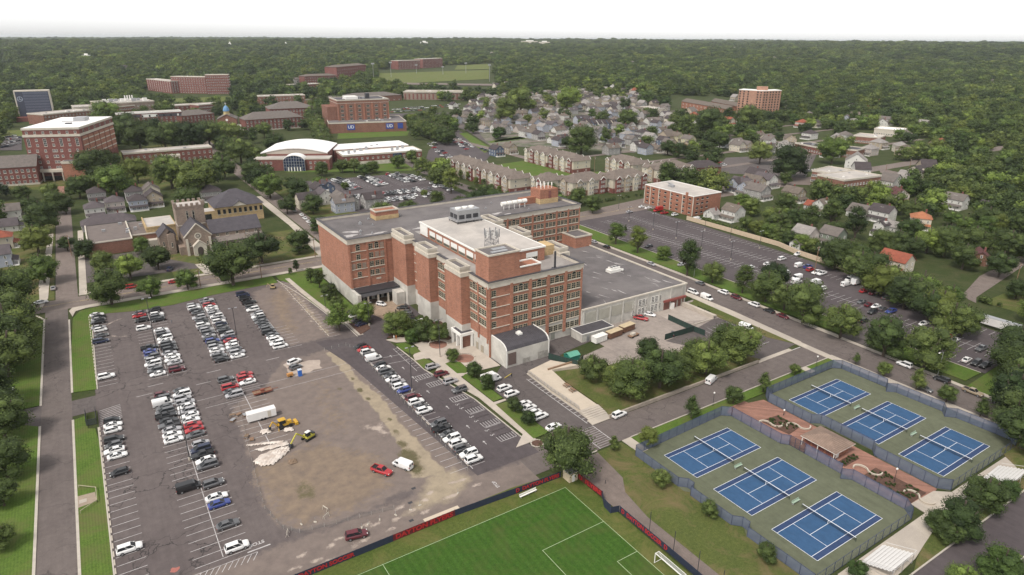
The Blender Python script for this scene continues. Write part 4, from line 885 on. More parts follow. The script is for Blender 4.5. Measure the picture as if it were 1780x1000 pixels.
 t = MB(); t.box(183.0, 184.6, EY0 - 1.2, EY0 - .3, -.3, 2.4); t.build('dock_shelter', WHITE, s)
 FOOT.extend([(x, y, 14) for x in range(85, 195, 12) for y in (246, 262, 274)] + [(x, y, 14) for x in range(105, 195, 12) for y in range(172, 240, 12)])
 return r
main_building()
# ------------------------------------------------------------------ other buildings
def hiproof(b, x0, x1, y0, y1, z, h, ov=.5):
 x0 -= ov; x1 += ov; y0 -= ov; y1 += ov; w, d = x1 - x0, y1 - y0
 if w >= d: r0, r1 = (x0 + d / 2, (y0 + y1) / 2, z + h), (x1 - d / 2, (y0 + y1) / 2, z + h)
 else: r0, r1 = ((x0 + x1) / 2, y0 + w / 2, z + h), ((x0 + x1) / 2, y1 - w / 2, z + h)
 a, c, e, g = (x0, y0, z), (x1, y0, z), (x1, y1, z), (x0, y1, z)
 if w >= d: b.poly([a, c, r1, r0]); b.poly([c, e, r1]); b.poly([e, g, r0, r1]); b.poly([g, a, r0])
 else: b.poly([a, c, r0]); b.poly([c, e, r1, r0]); b.poly([e, g, r1]); b.poly([g, a, r0, r1])
 b.poly([a, g, e, c])
def gable(b, x0, x1, y0, y1, z, h, axis='x', ov=.5, th=.25):
 """pitched roof slabs; axis = direction of the ridge"""
 if axis == 'x':
  ym = (y0 + y1) / 2; k = h / ((y1 - y0) / 2)
  for s_, ye in ((-1, y0 - ov), (1, y1 + ov)):
   p = [(x0 - ov, ye, z - ov * k), (x1 + ov, ye, z - ov * k), (x1 + ov, ym, z + h), (x0 - ov, ym, z + h)]
   if s_ > 0: p = p[::-1]
   b.poly([(a, c, d + th) for a, c, d in p]); b.poly([(a, c, d) for a, c, d in p][::-1])
   for i in range(4): q = (i + 1) % 4; b.poly([p[i], p[q], (p[q][0], p[q][1], p[q][2] + th), (p[i][0], p[i][1], p[i][2] + th)])
 else:
  t = MB(); gable(t, y0, y1, x0, x1, z, h, 'x', ov, th); n = len(b.v)
  b.v += [(c, a, d) for a, c, d in t.v]; b.f += [tuple(n + i for i in f[::-1]) for f in t.f]; b.m += [b.mi] * len(t.f)
def gable_ends(b, x0, x1, y0, y1, z, h, axis='x'):
 if axis == 'x': ym = (y0 + y1) / 2; b.poly([(x0, y1, z), (x0, y0, z), (x0, ym, z + h)]); b.poly([(x1, y0, z), (x1, y1, z), (x1, ym, z + h)])
 else: xm = (x0 + x1) / 2; b.poly([(x0, y0, z), (x1, y0, z), (xm, y0, z + h)]); b.poly([(x1, y1, z), (x0, y1, z), (xm, y1, z + h)])
def frame_at(A, Bp, z):
 a, c = at(*A, z), at(*Bp, z); d = c - a; return a, d.length, math.atan2(d.y, d.x)
def grid_wins(r, wm, faces, L, D, z0, fh, floors, ncol, nside, indiv, name='windows', skip=None, off=.0):
 spots = []
 for f in faces:
  n = ncol if f == 'f' else nside; W_ = L if f == 'f' else D
  for k in range(floors):
   for i in range(n):
    if skip and skip(f, i, k): continue
    s = W_ * (i + .5) / n; z = z0 + fh * k
    spots.append((s, -off, z, 0) if f == 'f' else (L + off, s, z, R(90)) if f == 'r' else (-off, s, z, R(-90)))
 if indiv:
  for q in spots: put_win(r, wm, q[0], q[1], q[2], q[3])
 elif spots: join_wins(r, wm, spots, name)
def block(name, label, A, Bp, z, D, wall, roofm, floors, ncol, nside, wsize=(1.3, 1.9), faces='fr', roof='flat', rh=4, indiv=True, cap=STONE, cat='building', frame=None, base=None, band=(), zg=None, group=None, wz=1.2, parts=None, nxy=(2, 2)):
 a, L, rz = frame_at(A, Bp, z); g = float(terrain(a.x, a.y)) if zg is None else zg
 r = root(name, (a.x, a.y, g), rz, label, cat, group); H = z - g
 MB().box(0, L, 0, D, -3, H - .01).build('wall', wall, r)
 b = MB()
 if roof == 'flat':
  for bx in ((-.25, L + .25, -.25, .35), (-.25, L + .25, D - .35, D + .25), (-.25, .35, .35, D - .35), (L - .35, L + .25, .35, D - .35)): b.box(*bx, H - .6, H + .7)
  b.build('cornice', cap, r); MB().poly([(.3, .3, H + .1), (L - .3, .3, H + .1), (L - .3, D - .3, H + .1), (.3, D - .3, H + .1)]).build('flat_roof', roofm, r)
  rr = random.Random(int(L * 100))
  for k in range(max(2, int(L * D / 260))):
   x, y, s = rr.uniform(3, L - 4), rr.uniform(3, max(3.5, D - 4)), rr.uniform(.6, 1.6); MB().box(x, x + s * 1.6, y, y + s, H + .1, H + .1 + s * .8).build('roof_unit', METAL if k % 2 else WHITE, r)
 else:
  if roof == 'hip': hiproof(b, 0, L, 0, D, H, rh, .8)
  else: gable(b, 0, L, 0, D, H, rh, 'x', .6); e = MB(); gable_ends(e, 0, L, 0, D, H - .02, rh); e.build('gable_wall', wall, r)
  b.build('roof', roofm, r)
 if base: MB().box(-.12, L + .12, -.12, D + .1, -3, base[0]).build('base_course', base[1], r)
 for zb in band: MB().box(-.15, L + .15, -.15, D + .1, zb, zb + .35).build('stone_band', STONE, r)
 fh = (H - wz) / max(1, floors)
 if floors: grid_wins(r, win_mesh(wsize[0], min(wsize[1], fh * .7), nxy[0], nxy[1], frame=frame or WHITE), faces, L, D, wz, fh, floors, ncol, nside, indiv)
 for i in range(max(1, int(L / 14)) + 1):
  for j in range(max(1, int(D / 14)) + 1):
   x, y = L * i / max(1, int(L / 14)), D * j / max(1, int(D / 14)); FOOT.append((a.x + x * math.cos(rz) - y * math.sin(rz), a.y + x * math.sin(rz) + y * math.cos(rz), 11))
 return r, L, H
def flats():
 r = root('brick_flats', (300, 266, 0), R(0), 'long four storey orange brick flats with pale flat roof beyond the car park', 'building'); H = 11.8
 MB().box(0, 24, 0, 41, -.5, H).build('wall', BRICKO, r)
 b = MB()
 for x0, x1, y0, y1 in ((-.2, 24.2, -.2, .3), (-.2, .3, .3, 41.2), (.3, 24.2, 40.7, 41.2), (23.8, 24.2, .3, 40.7)): b.box(x0, x1, y0, y1, H, H + .4)
 b.build('roof_edge', WHITE, r); MB().poly([(.2, .2, H + .1), (24, .2, H + .1), (24, 41, H + .1), (.2, 41, H + .1)]).build('flat_roof', ROOFC, r)
 w = win_mesh(1.7, 1.0, 2, 1, frame=DARKM, sill=True)
 for k in range(4):
  for i in range(8): put_win(r, w, 0, 2.6 + 5.1 * i, 1.4 + 2.75 * k, R(-90))
  for i in range(3): put_win(r, w, 3.5 + 4.2 * i, 0, 1.4 + 2.75 * k, 0)
 for y in (-.0, 8.5, 18.5, 28.5, 36, 41): MB().box(-.25, -.01, y - .25, y + .25, 0, H).build('pale_pier', STONE, r)
 MB().box(-.6, .2, 4.5, 6.0, 0, H + 1.8).build('chimney', BRICKO, r)
 b = MB(); b.box(8, 11, 26, 29, H + .1, H + 1.4)
 for k in range(5): b.bar((7 + k, 24 + k, H + .1), (10 - k * .3, 27 + k, H + 2.6), .3)
 b.build('roof_plant', METAL, r); FOOT.extend([(308, y, 16) for y in (270, 285, 300)])
flats()
def church():
 r = root('stone_church', (30, 340, 0), 0, 'tan stone church with square crenellated tower, rose window and grey slate roofs', 'church')
 def Q(n, b, m): return b.build(n, m, r, loc=(-30, -340, 0))
 tw = MB(); tw.box(33.2, 46.2, 357, 368, 0, 20.5); T = Q('tower', tw, BRICKT)
 b = MB()
 for i in range(6):
  x = 33.0 + i * 2.44; b.box(x, x + 1.3, 356.8, 357.5, 20.5, 21.9); b.box(x, x + 1.3, 367.5, 368.2, 20.5, 21.9)
 for i in range(4):
  y = 357.6 + i * 2.6; b.box(33, 33.7, y, y + 1.2, 20.5, 21.8); b.box(45.7, 46.4, y, y + 1.2, 20.5, 21.8)
 b.box(33, 46.4, 356.8, 357.5, 20.0, 20.6); b.box(32.6, 34, 356.6, 358, 20.5, 22.8); b.box(45.2, 46.8, 356.6, 358, 20.5, 22.8); b.build('battlement', BRICKT, T)
 MB().box(33.6, 45.8, 357.5, 367.6, 20.5, 20.6).build('tower_roof', ROOFC, T)
 w = win_mesh(1.1, 5.0, 1, 3, frame=STONE, arch=True)
 for x in (38.2, 41.0): put_win(r, w, x - 30, 17, 12.6)
 b = MB(); b.box(33.1, 46.3, 356.9, 368.1, 11.0, 11.4); b.build('string_course', STONE, T)
 b = MB(); b.box(33.6, 45.4, 341, 357, 0, 9.4); gable_ends(b, 33.6, 45.4, 341, 357, 9.4, 5.6, 'y'); N = Q('nave_front', b, BRICKT)
 b = MB(); gable(b, 33.6, 45.4, 341.6, 357, 9.5, 5.6, 'y', .2); b.build('slate_roof', shingle('slate', (.085, .078, .088)), N)
 b = MB()
 for s in (-1, 1): b.bar((39.5 + s * 6.3, 341, 8.9), (39.5, 341, 15.3), .7, .45)
 b.build('gable_coping', STONE, N)
 ro = MB(); n = 16; g = MB()
 for i in range(n):
  a0, a1 = 2 * math.pi * i / n, 2 * math.pi * (i + 1) / n
  for (ri, re) in ((1.1, 1.6),): ro.poly([(39.5 + re * math.cos(a0), 340.85, 9.2 + re * math.sin(a0)), (39.5 + re * math.cos(a1), 340.85, 9.2 + re * math.sin(a1)), (39.5 + ri * math.cos(a1), 340.85, 9.2 + ri * math.sin(a1)), (39.5 + ri * math.cos(a0), 340.85, 9.2 + ri * math.sin(a0))])
 for i in range(6): a0 = math.pi * i / 6; ro.bar((39.5 + 1.2 * math.cos(a0), 340.85, 9.2 + 1.2 * math.sin(a0)), (39.5 - 1.2 * math.cos(a0), 340.85, 9.2 - 1.2 * math.sin(a0)), .12)
 g.poly([(39.5 + 1.2 * math.cos(2 * math.pi * i / n), 340.93, 9.2 + 1.2 * math.sin(2 * math.pi * i / n)) for i in range(n)]); W_ = Q('rose_window', ro, STONE); g.build('pane', GLASS, W_)
 b = MB(); b.box(36.6, 42.4, 338.4, 341, 0, 4.6); gable_ends(b, 36.6, 42.4, 338.4, 341, 4.6, 2.6, 'y'); Pp = Q('porch', b, STONE)
 b = MB(); gable(b, 36.6, 42.4, 338.4, 341, 4.7, 2.6, 'y', .25); b.build('porch_roof', STONE, Pp)
 b = MB(); b.poly([(38.2, 338.35, 0), (40.8, 338.35, 0), (40.8, 338.35, 2.8)] + [(39.5 + 1.3 * math.cos(math.pi * i / 8), 338.35, 2.8 + 1.6 * math.sin(math.pi * i / 8)) for i in range(1, 8)] + [(38.2, 338.35, 2.8)]); b.build('door', M('dark_door', (.06, .045, .04), .7, .1, 2), Pp)
 for x in (34.4, 44.6): MB().box(x - .5, x + .5, 340.3, 341, 0, 8.2).build('buttress', STONE, N)
 w = win_mesh(.7, 1.8, 1, 2, frame=STONE)
 for x in (35.6, 43.4): put_win(r, w, x - 30, 1.0, 4.4)
 b = MB(); b.box(46.2, 70, 346, 362, 0, 8.0); gable_ends(b, 46.2, 70, 346, 362, 8, 5, 'x'); E = Q('nave', b, BRICKT)
 b = MB(); gable(b, 46.2, 70, 346, 362, 8, 5, 'x', .3); b.build('slate_roof', MATS['slate'], E)
 b = MB(); b.box(46.2, 70, 341.5, 346, 0, 4.6); b.poly([(46.2, 341.2, 4.7), (70.2, 341.2, 4.7), (70.2, 346, 6.2), (46.2, 346, 6.2)]); b.build('aisle', M('stone_and_slate', (.16, .135, .12), .9, .2, .4), E)
 w = win_mesh(1.5, 1.5, 2, 2, frame=STONE)
 for i in range(5): put_win(r, w, 49 + 4.6 * i - 30, 6, 6.25); put_win(r, w, 49 + 4.6 * i - 30, 1.5, 1.6)
 b = MB(); b.box(23.5, 31, 351, 362, 0, 8.4); gable_ends(b, 23.5, 31, 351, 362, 8.4, 4, 'y'); S = Q('side_chapel', b, BRICKT); b = MB(); gable(b, 23.5, 31, 351, 362, 8.4, 4, 'y', .3); b.build('slate_roof', MATS['slate'], S)
 b = MB(); b.box(27, 30, 347.5, 351, 0, 9.5); gable_ends(b, 27, 30, 347.5, 351, 9.5, 1.6, 'y'); b.build('turret', BRICKT, S)
 b = MB(); b.box(31, 33.6, 343, 357, 0, 4.0); b.build('link', BRICKT, S); w = win_mesh(.8, 2.2, 1, 2, frame=STONE); put_win(r, w, 28.5 - 30, 7.5, 3.6); put_win(r, w, 25.2 - 30, 11, 3.6)
 b = MB(); b.box(56.6, 82.5, 395, 417, 0, 9.4); Y = Q('yellow_wing', b, BRICKY)
 b = MB(); hiproof(b, 56.6, 82.5, 395, 417, 9.4, 7.6, .8); b.build('slate_roof', MATS['slate'], Y)
 b = MB(); b.box(66, 73.5, 393.9, 400, 9.4, 9.8); gable_ends(b, 66, 73.5, 394, 400, 9.6, 2.4, 'y'); b.build('pediment', STONE, Y); b = MB(); gable(b, 66, 73.5, 394, 402, 9.6, 2.4, 'y', .3); b.build('slate_roof', MATS['slate'], Y)
 w = win_mesh(1.5, 2.6, 2, 3, frame=DARKM)
 for i in range(9): put_win(r, w, 58.6 + 2.85 * i - 30, 55, 5.4)
 b = MB(); b.box(49, 56.6, 395, 404, 0, 7.8); b.box(20, 34, 372, 396, 0, 8.2); B_ = Q('yellow_link', b, BRICKY)
 b = MB(); b.box(49.5, 54.5, 394.9, 394.96, 2.6, 6.4); b.box(24, 27.5, 371.9, 371.96, 3.6, 6.4); b.build('dark_opening', GLASS, B_)
 b = MB(); b.poly([(20.4, 372.4, 8.24), (33.6, 372.4, 8.24), (33.6, 395.6, 8.24), (20.4, 395.6, 8.24)]); b.poly([(49, 395.3, 7.84), (56.6, 395.3, 7.84), (56.6, 404, 7.84), (49, 404, 7.84)]); b.build('flat_roof', ROOFC, B_)
 b = MB()
 for k, (x0, x1, y0, y1) in enumerate(((20, 34, 371.8, 372.4), (20, 20.5, 372.4, 396))): b.box(x0, x1, y0, y1, 8.2, 8.9)
 b.build('parapet', BRICKY, B_)
 b = MB(); b.box(-6, 12.8, 363.5, 401, 0, 6.2); b.box(12.8, 24, 371, 401, 0, 5.6); Hh = Q('parish_hall', b, BRICKB)
 b = MB()
 for x0, x1, y0, y1 in ((-6.2, 13, 363.3, 363.9), (-6.2, -5.6, 363.9, 401), (12.4, 13, 363.9, 401)): b.box(x0, x1, y0, y1, 6.2, 6.8)
 b.box(13, 24.2, 370.8, 371.4, 5.6, 6.2); b.build('parapet', STONE, Hh)
 b = MB(); b.poly([(-5.6, 363.9, 6.25), (12.4, 363.9, 6.25), (12.4, 401, 6.25), (-5.6, 401, 6.25)]); b.poly([(13, 371.4, 5.65), (24, 371.4, 5.65), (24, 401, 5.65), (13, 401, 5.65)]); b.build('flat_roof', M('brown_roofing', (.135, .110, .100), .9, .15, .3), Hh)
 for x, y in ((1, 385), (11, 376), (11.5, 381), (9, 396), (15, 382), (18, 388)): MB().box(x, x + 1.6, y, y + 1.2, 5.7, 7.3).build('roof_unit', METAL, Hh)
 b = MB(); b.box(18, 24, 367, 370.9, 0, 3.2); b.build('white_porch', STONE, Hh)
 FOOT.extend([(x, y, 9) for x in range(-4, 34, 8) for y in (368, 380, 394)] + [(x, y, 9) for x in range(36, 80, 8) for y in (345, 356)] + [(x, y, 10) for x in (60, 70, 80) for y in (400, 412)])
church()
SL = MATS['slate']; SLB = shingle('brown_shingle', (.15, .125, .105)); SLG = shingle('grey_shingle', (.155, .136, .124))
def red_tower():
 a, L, rz = frame_at((37, 225), (136, 223), 37)
 r = root('red_brick_tower', (a.x, a.y, 0), rz, 'tall dark red brick block with white roof and curved colonnade, at the left', 'building'); D = 72; H = 37
 MB().box(0, L, 0, D, -2, H).build('wall', BRICKD, r)
 for z, h in ((31.3, 1.7), (36.2, 1.4)): MB().box(-.4, L + .4, -.4, D + .4, z, z + h).build('stone_band', STONE, r)
 MB().poly([(-.2, -.2, 37.66), (L + .2, -.2, 37.66), (L + .2, D + .2, 37.66), (-.2, D + .2, 37.66)]).build('flat_roof', ROOFW, r)
 MB().box(18, 26, 44, 54, 37.6, 40).build('plant_room', METAL, r); MB().box(20, 24, 22, 25, 37.6, 38.4).build('roof_unit', DARKM, r); MB().box(12, 30, 38, 40, 37.7, 38.1).build('duct', METAL, r)
 w = win_mesh(1.5, 1.8, 2, 2, frame=WHITE); wt = win_mesh(2.0, 5.6, 2, 4, frame=WHITE)
 for i in range(7):
  x = L * (i + .5) / 7
  put_win(r, w, x, 0, 33.4)
  if i % 2 == 0 and i < 7: put_win(r, wt, x, 0, 24.6)
  else: put_win(r, w, x, 0, 24.6); put_win(r, w, x, 0, 28.2)
  for k in range(4): put_win(r, w, x - .9, 0, 8.6 + 4.0 * k);
  if i in (3,):
   for k in range(4): put_win(r, w, x + .9, 0, 8.6 + 4.0 * k)
 for j in range(6):
  MB().box(L, L + .35, 3 + 11.6 * j, 12.6 + 11.6 * j, 13.5, 30.5).build('ribbed_bay', BRICKO, r)
  for k in range(4): MB().box(L + .35, L + .6, 3 + 11.6 * j, 12.6 + 11.6 * j, 16 + 4 * k, 16.7 + 4 * k).build('stone_rib', STONE, r)
  put_win(r, win_mesh(2.2, 2.6, 2, 2, frame=STONE), L, 7.8 + 11.6 * j, 33.1, R(90))
 b = MB(); c = MB()
 for i in range(12):
  t0, t1 = i / 12, (i + 1) / 12; x0, x1 = L * (.02 + .94 * t0), L * (.02 + .94 * t1); y0, y1 = -2.2 - 2.2 * math.sin(math.pi * t0), -2.2 - 2.2 * math.sin(math.pi * t1)
  b.prism([(x0, y0), (x1, y1), (x1, 0), (x0, 0)], 6.6, 8.4)
 for i in range(6):
  t = i / 5; x = L * (.04 + .9 * t); y = -1.7 - 2.2 * math.sin(math.pi * t); MB().cyl((x, y), .5, 0, 6.6, k=10).build('column', STONE, r)
 b.build('curved_portico', STONE, r); MB().box(2, L - 2, -.1, -.02, .2, 3.2).build('entrance_glazing', GLASS, r)
 FOOT.extend([(a.x + 16 + i * 2, a.y + j * 12, 20) for i in (0, 4) for j in range(6)])
 a2 = at(144, 279, 15); c2 = at(197, 250, 15); d = (c2 - a2); rz2 = math.atan2(d.y, d.x)
 q = root('low_brick_annexe', (a2.x, a2.y, 0), rz2, 'low brick annexe with flat grey roof along the side of the dark red tower', 'building'); L2 = d.length
 MB().box(0, L2, 0, 14, -2, 13).build('wall', BRICKO, q); MB().box(-.3, L2 + .3, -.3, 14.2, 13, 14.6).build('parapet', STONE, q); MB().poly([(.4, .4, 14.64), (L2, .4, 14.64), (L2, 13.8, 14.64), (.4, 13.8, 14.64)]).build('flat_roof', ROOFG, q); MB().box(-.2, L2 + .2, -.25, 0, 9.8, 10.8).build('stone_band', STONE, q)
red_tower()
block('red_brick_hall', 'three storey dark red brick hall with long grey gabled roof at the left edge', (-30, 294), (62, 288.5), 13, 22, BRICKD, SLG, 3, 9, 4, (1.6, 2.0), faces='f', roof='gable', rh=6.5, base=(1.2, STONE), nxy=(2, 2))
block('colonnaded_building', 'long low brick building with white flat roof and a colonnade, among trees', (214, 268), (368, 256), 10, 16, BRICKD, ROOFC, 2, 16, 3, (1.4, 1.9), indiv=False, cap=STONE)
def colonnade(px0, px1, n, z):
 a, L, rz = frame_at(px0, px1, z); r = root('columned_porch', (a.x, a.y, 0), rz, 'white columned porch projecting from the long low brick building', 'porch')
 MB().box(0, L, -2, 2, z - 1.6, z).build('entablature', STONE, r); MB().box(0, L, -2.2, 2, 0, .6).build('step', STONE, r)
 for i in range(n): MB().cyl((.8 + (L - 1.6) * i / (n - 1), -1.4), .5, .6, z - 1.6, k=10).build('column', STONE, r)
colonnade((281, 270), (313, 268), 5, 9)
block('mansard_building', 'long four storey brick college building with dark mansard and pale dormers', (202, 199), (315, 193.5), 16.5, 16, BRICKD, ROOFC, 4, 14, 3, (1.5, 2.1), band=(12.2,), cap=WHITE)
a, L, rz = frame_at((202, 203), (315, 197.5), 15)
q = root('mansard_dormer_row', (a.x, a.y, 0), rz, 'dark slate mansard storey with pale dormer windows on the long college building', 'dormers')
for (s0, s1, wht) in ((.0, .36, 0), (.38, .62, 1), (.64, 1, 0)): MB().box(L * s0, L * s1, -.5, -.27, 12.7, 15.9).build('slate_band' if not wht else 'pale_band', WHITE if wht else SL, q)
for i in range(9): MB().box(L * (i + .5) / 9 - .8, L * (i + .5) / 9 + .8, -.8, -.5, 13, 15.2).build('dormer', WHITE if i in (0, 8) else GLASS, q)
block('hip_roofed_hall', 'brick college hall with broad grey hip roof and small dormers', (316, 202), (372, 197), 12, 24, BRICKD, SLG, 3, 9, 4, (1.4, 2.0), roof='hip', rh=5, indiv=False)
def chapel():
 a, L, rz = frame_at((377, 208), (411, 207), 12); r = root('domed_chapel', (a.x, a.y, 0), rz, 'small brick chapel with pedimented gable and a pale blue dome on its tower', 'chapel')
 b = MB(); b.box(0, L, 0, 26, -2, 12); gable_ends(b, 0, L, 0, 26, 12, 5, 'y'); b.build('wall', BRICKB, r); b = MB(); gable(b, 0, L, 0, 26, 12, 5, 'y', .5); b.build('roof', SLG, r)
 b = MB(); b.cyl((L / 2, 10), 3.4, 14, 20, 3.0, 8); b.build('tower', M('gold_stone', (.40, .32, .16), .7, .1, 1), r)
 b = MB(); b.cyl((L / 2, 10), 3.5, 20, 21.5, 3.4, 12); b.cyl((L / 2, 10), 3.4, 21.5, 24, 2.6, 12); b.cyl((L / 2, 10), 2.6, 24, 25.6, 1.2, 12); b.cyl((L / 2, 10), 1.2, 25.6, 26.4, .3, 12); b.build('blue_dome', M('blue_dome_copper', (.10, .22, .38), .5, .1, 1), r)
 b = MB(); b.bar((L / 2, 10, 26.2), (L / 2, 10, 29.5), .3); b.bar((L / 2 - .9, 10, 28.4), (L / 2 + .9, 10, 28.4), .3); b.build('cross', WHITE, r)
 b = MB(); b.cyl((L / 2, 11.2), 1.3, -.15, -.02, k=14, ax='y'); b.build('round_window', WHITE, r)
 w = win_mesh(1.4, 2.6, 1, 2, frame=WHITE, arch=True)
 for x in (L * .22, L * .5, L * .78): put_win(r, w, x, 0, 5)
 MB().box(-6, 0, 0, 8, 0, 5).build('white_link', WHITE, r); MB().box(L, L + 9, 0, 8, 0, 5.5).build('white_link', WHITE, r); FOOT.append((a.x + 5, a.y + 8, 14))
chapel()
for k, (A, B_, z, D, wl, rf, lb) in enumerate((((174, 181), (268, 176), 18, 50, BRICKT, ROOFC, 'pale flat roofed laboratory block with rooftop plant, largest of the science group'),
  ((205, 186), (248, 182), 14, 22, BRICKB, ROOFC, 'low brown laboratory wing in front of the pale science block'), ((128, 187), (171, 185), 13, 30, STONE, ROOFC, 'flat roofed block with pale walls left of the science group'),
  ((75, 200), (158, 192), 12, 30, BRICKB, ROOFC, 'long low brown block behind the white roofed tower'), ((272, 186), (382, 180), 11, 20, BRICKD, ROOFC, 'low dark brick range with white flat roof behind the mansard building'),
  ((345, 183), (383, 180), 13, 22, BRICKD, ROOFC, 'small dark brick block with white roof at the end of the mansard building'))):
 block('campus_block', lb, A, B_, z, D, wl, rf, 3, 14, 5, (1.6, 1.4), indiv=False)
a, L, rz = frame_at((174, 181), (268, 176), 18)
q = root('rooftop_plant', (a.x, a.y, 18.2), rz, 'row of white exhaust stacks and plant boxes on the science block roof', 'rooftop plant')
for k in range(12):
 x, y = L * (.1 + .8 * ((k * 37) % 12) / 12), 8 + (k * 23) % 36; MB().box(x, x + 3 + k % 3, y, y + 3, 0, 2 + k % 3).build('plant_box', WHITE if k % 2 else METAL, q)
for k in range(4): MB().cyl((L * .62 + 3 * k, 40), .8, 0, 6, k=8).build('exhaust_stack', WHITE, q)
def library():
 a, L, rz = frame_at((22, 158), (84, 156.5), 36); r = root('glazed_library_tower', (a.x, a.y, 0), rz, 'tall slab with dark blue window grid and pale blank side, far left', 'building')
 MB().box(0, L, 0, 12, -2, 36).build('wall', STONE, r); MB().box(1.4, L - 1, -.25, -.02, 4.5, 34.6).build('glass_curtain', M('blue_grey_curtain', (.045, .050, .075), .35, .15, .5), r)
 MB().box(-9, L - 5, -12, -1, -2, 5.0).build('brick_podium', BRICKD, r)
 b = MB(); v = MB()
 for k in range(9):
  z = 5.0 + 3.3 * k; b.box(9, L - 1.2, -.35, -.26, z - .55, z - .1)
  n = 26
  for i in range(n): x = 9.3 + (L - 10.8) * i / n; v.box(x, x + .55, -.42, -.27, z, z + 2.5)
 b.build('spandrel_band', M('dark_blue_spandrel', (.03, .035, .07), .4, .1, 1), r); q = v.build('mullion', M('pale_blue_fin', (.13, .14, .19), .5, .1, 1), r); q['kind'] = 'stuff'
 e = MB(); n = 18       # the round emblem on the facade
 for i in range(n):
  a0, a1 = 2 * math.pi * i / n, 2 * math.pi * (i + 1) / n; e.poly([(5.2 + 3 * math.cos(a0), -.3, 26 + 3 * math.sin(a0)), (5.2 + 3 * math.cos(a1), -.3, 26 + 3 * math.sin(a1)), (5.2 + 2.4 * math.cos(a1), -.3, 26 + 2.4 * math.sin(a1)), (5.2 + 2.4 * math.cos(a0), -.3, 26 + 2.4 * math.sin(a0))])
 e.bar((3.4, -.32, 25.6), (7.6, -.32, 25.6), .4); e.bar((4.2, -.32, 27.2), (6.6, -.32, 24.2), .35); e.bar((5.2, -.32, 28.4), (5.2, -.32, 25.6), .35); e.build('round_emblem', M('emblem_grey', (.3, .33, .4), .5, .1, 1), r)
library()
def far_block(name, label, bl, br, ty, D, wall, roofm, floors, ncol, nside, **k):
 p = at(*bl); lo, hi = 3, 80
 for _ in range(30):
  h = (lo + hi) / 2; y = proj(p.x, p.y, p.z + h)[1]; lo, hi = (h, hi) if y > ty else (lo, h)
 h = (lo + hi) / 2; c = at(*br); zz_ = p.z + h
 A = (bl[0], proj(p.x, p.y, zz_)[1]); B_ = (br[0], proj(c.x, c.y, zz_)[1])
 return block(name, label, A, B_, zz_, D, wall, roofm, floors, ncol, nside, zg=p.z, indiv=False, **k)
for bl, br, ty, lb in (((254, 157), (296, 163), 137.5, 'left wing'), ((296, 162), (356, 163), 133.5, 'middle wing'), ((356, 164), (396, 163.5), 130.5, 'right wing')):
 far_block('dormitory_wing', f'{lb} of the long curved red brick dormitory on the wooded slope', bl, br, ty, 18, BRICKD, ROOFC, 7, 11 if 'middle' not in lb else 14, 4, wsize=(1.8, 1.7), group='wings of the curved brick dormitory')
for bl, br, ty, D, wl, rf, lb, fl in (((692, 121), (730, 120), 106, 30, BRICKD, ROOFC, 'tall red brick hall beyond the sports field, left of a pair', 6), ((735, 119), (769, 117), 103, 30, BRICKD, ROOFC, 'tall red brick hall beyond the sports field, right of a pair', 6),
  ((529, 146), (585, 143), 133, 26, BRICKD, SLB, 'long low red brick hall with brown roof near the wood, left part', 3), ((585, 141), (636, 131), 117, 30, BRICKD, SLB, 'red brick hall with brown roof near the wood, upper right part', 4),
  ((508, 160), (556, 157), 148, 22, BRICKD, ROOFC, 'low dark brick building with pale roof at the edge of the wood', 2), ((449, 186), (530, 183), 168, 22, BRICKB, ROOFC, 'brown building with white flat roof behind the hip roofed red halls', 3)):
 far_block('campus_hall', lb, bl, br, ty, D, wl, rf, fl, 14, 5, wsize=(1.6, 1.8), roof='flat' if rf is not SLB else 'hip')
block('red_brick_hall', 'dark red brick hall with grey hip roof and white central gablet', (426, 209), (526, 203), 12.5, 26, BRICKD, SLG, 3, 15, 5, (1.5, 2.3), roof='hip', rh=7, base=(1, STONE))
block('red_brick_hall', 'taller dark red brick hall with hip roof and chimneys behind the gablet hall', (468, 190), (546, 187), 17, 34, BRICKD, SLG, 4, 14, 8, (1.5, 2.2), roof='hip', rh=7)
def brick10():
 block('sports_centre_base', 'low brown brick plinth building with blue banner panels behind the small green pitch', (571, 215), (706, 211), 10.8, 60, BRICKB, ROOFG, 0, 0, 0)
 a, L, rz = frame_at((571, 215), (706, 211), 10.8)
 for k, (s, w_) in enumerate(((.28, 8.5), (.78, 8.5), (.92, 6))):
  x = L * s; q = root('blue_banner', (a.x + x * math.cos(rz), a.y + x * math.sin(rz), 0), rz, f'{("leftmost", "middle", "small rightmost")[k]} blue banner panel on the brown brick plinth', 'banner', 'blue banners on the brick plinth')
  MB().box(-w_ / 2, w_ / 2, -.3, -.08, 3.2, 9.2).build('panel', M('banner_blue', (.03, .06, .26), .6, .1, 1), q)
  if k < 2: text('lettering', 'UD', 4.6, (0, -.36, 6.2), (R(90), 0, 0), WHITE, q, .02, bold=.05)
 r, L, H = block('old_brick_factory', 'big five storey tan brick block with dark roof and tall paired windows', (586, 175), (675, 172), 33, 42, BRICKB, ROOFD, 0, 0, 0, band=(29.5,))
 w = win_mesh(3.4, 2.6, 3, 2, frame=STONE)
 for k in range(4):
  for i in range(6): put_win(r, w, L * (i + .5) / 6, 0, 11 + 4.6 * k)
 for i in range(7): x = L * i / 6; MB().box(max(0, x - 1), min(L, x + 1), -.5, 0, 0, 29.4).build('brick_pier', BRICKO, r)
 MB().box(12, 26, 10, 26, H + .1, H + 3).build('plant_room', WHITE, r); MB().box(36, 40, 12, 18, H + .1, H + 6).build('chimney', DARKM, r)
 MB().box(-11, -.1, 6, 36, 0, 26).build('side_wing', BRICKB, r)
brick10()
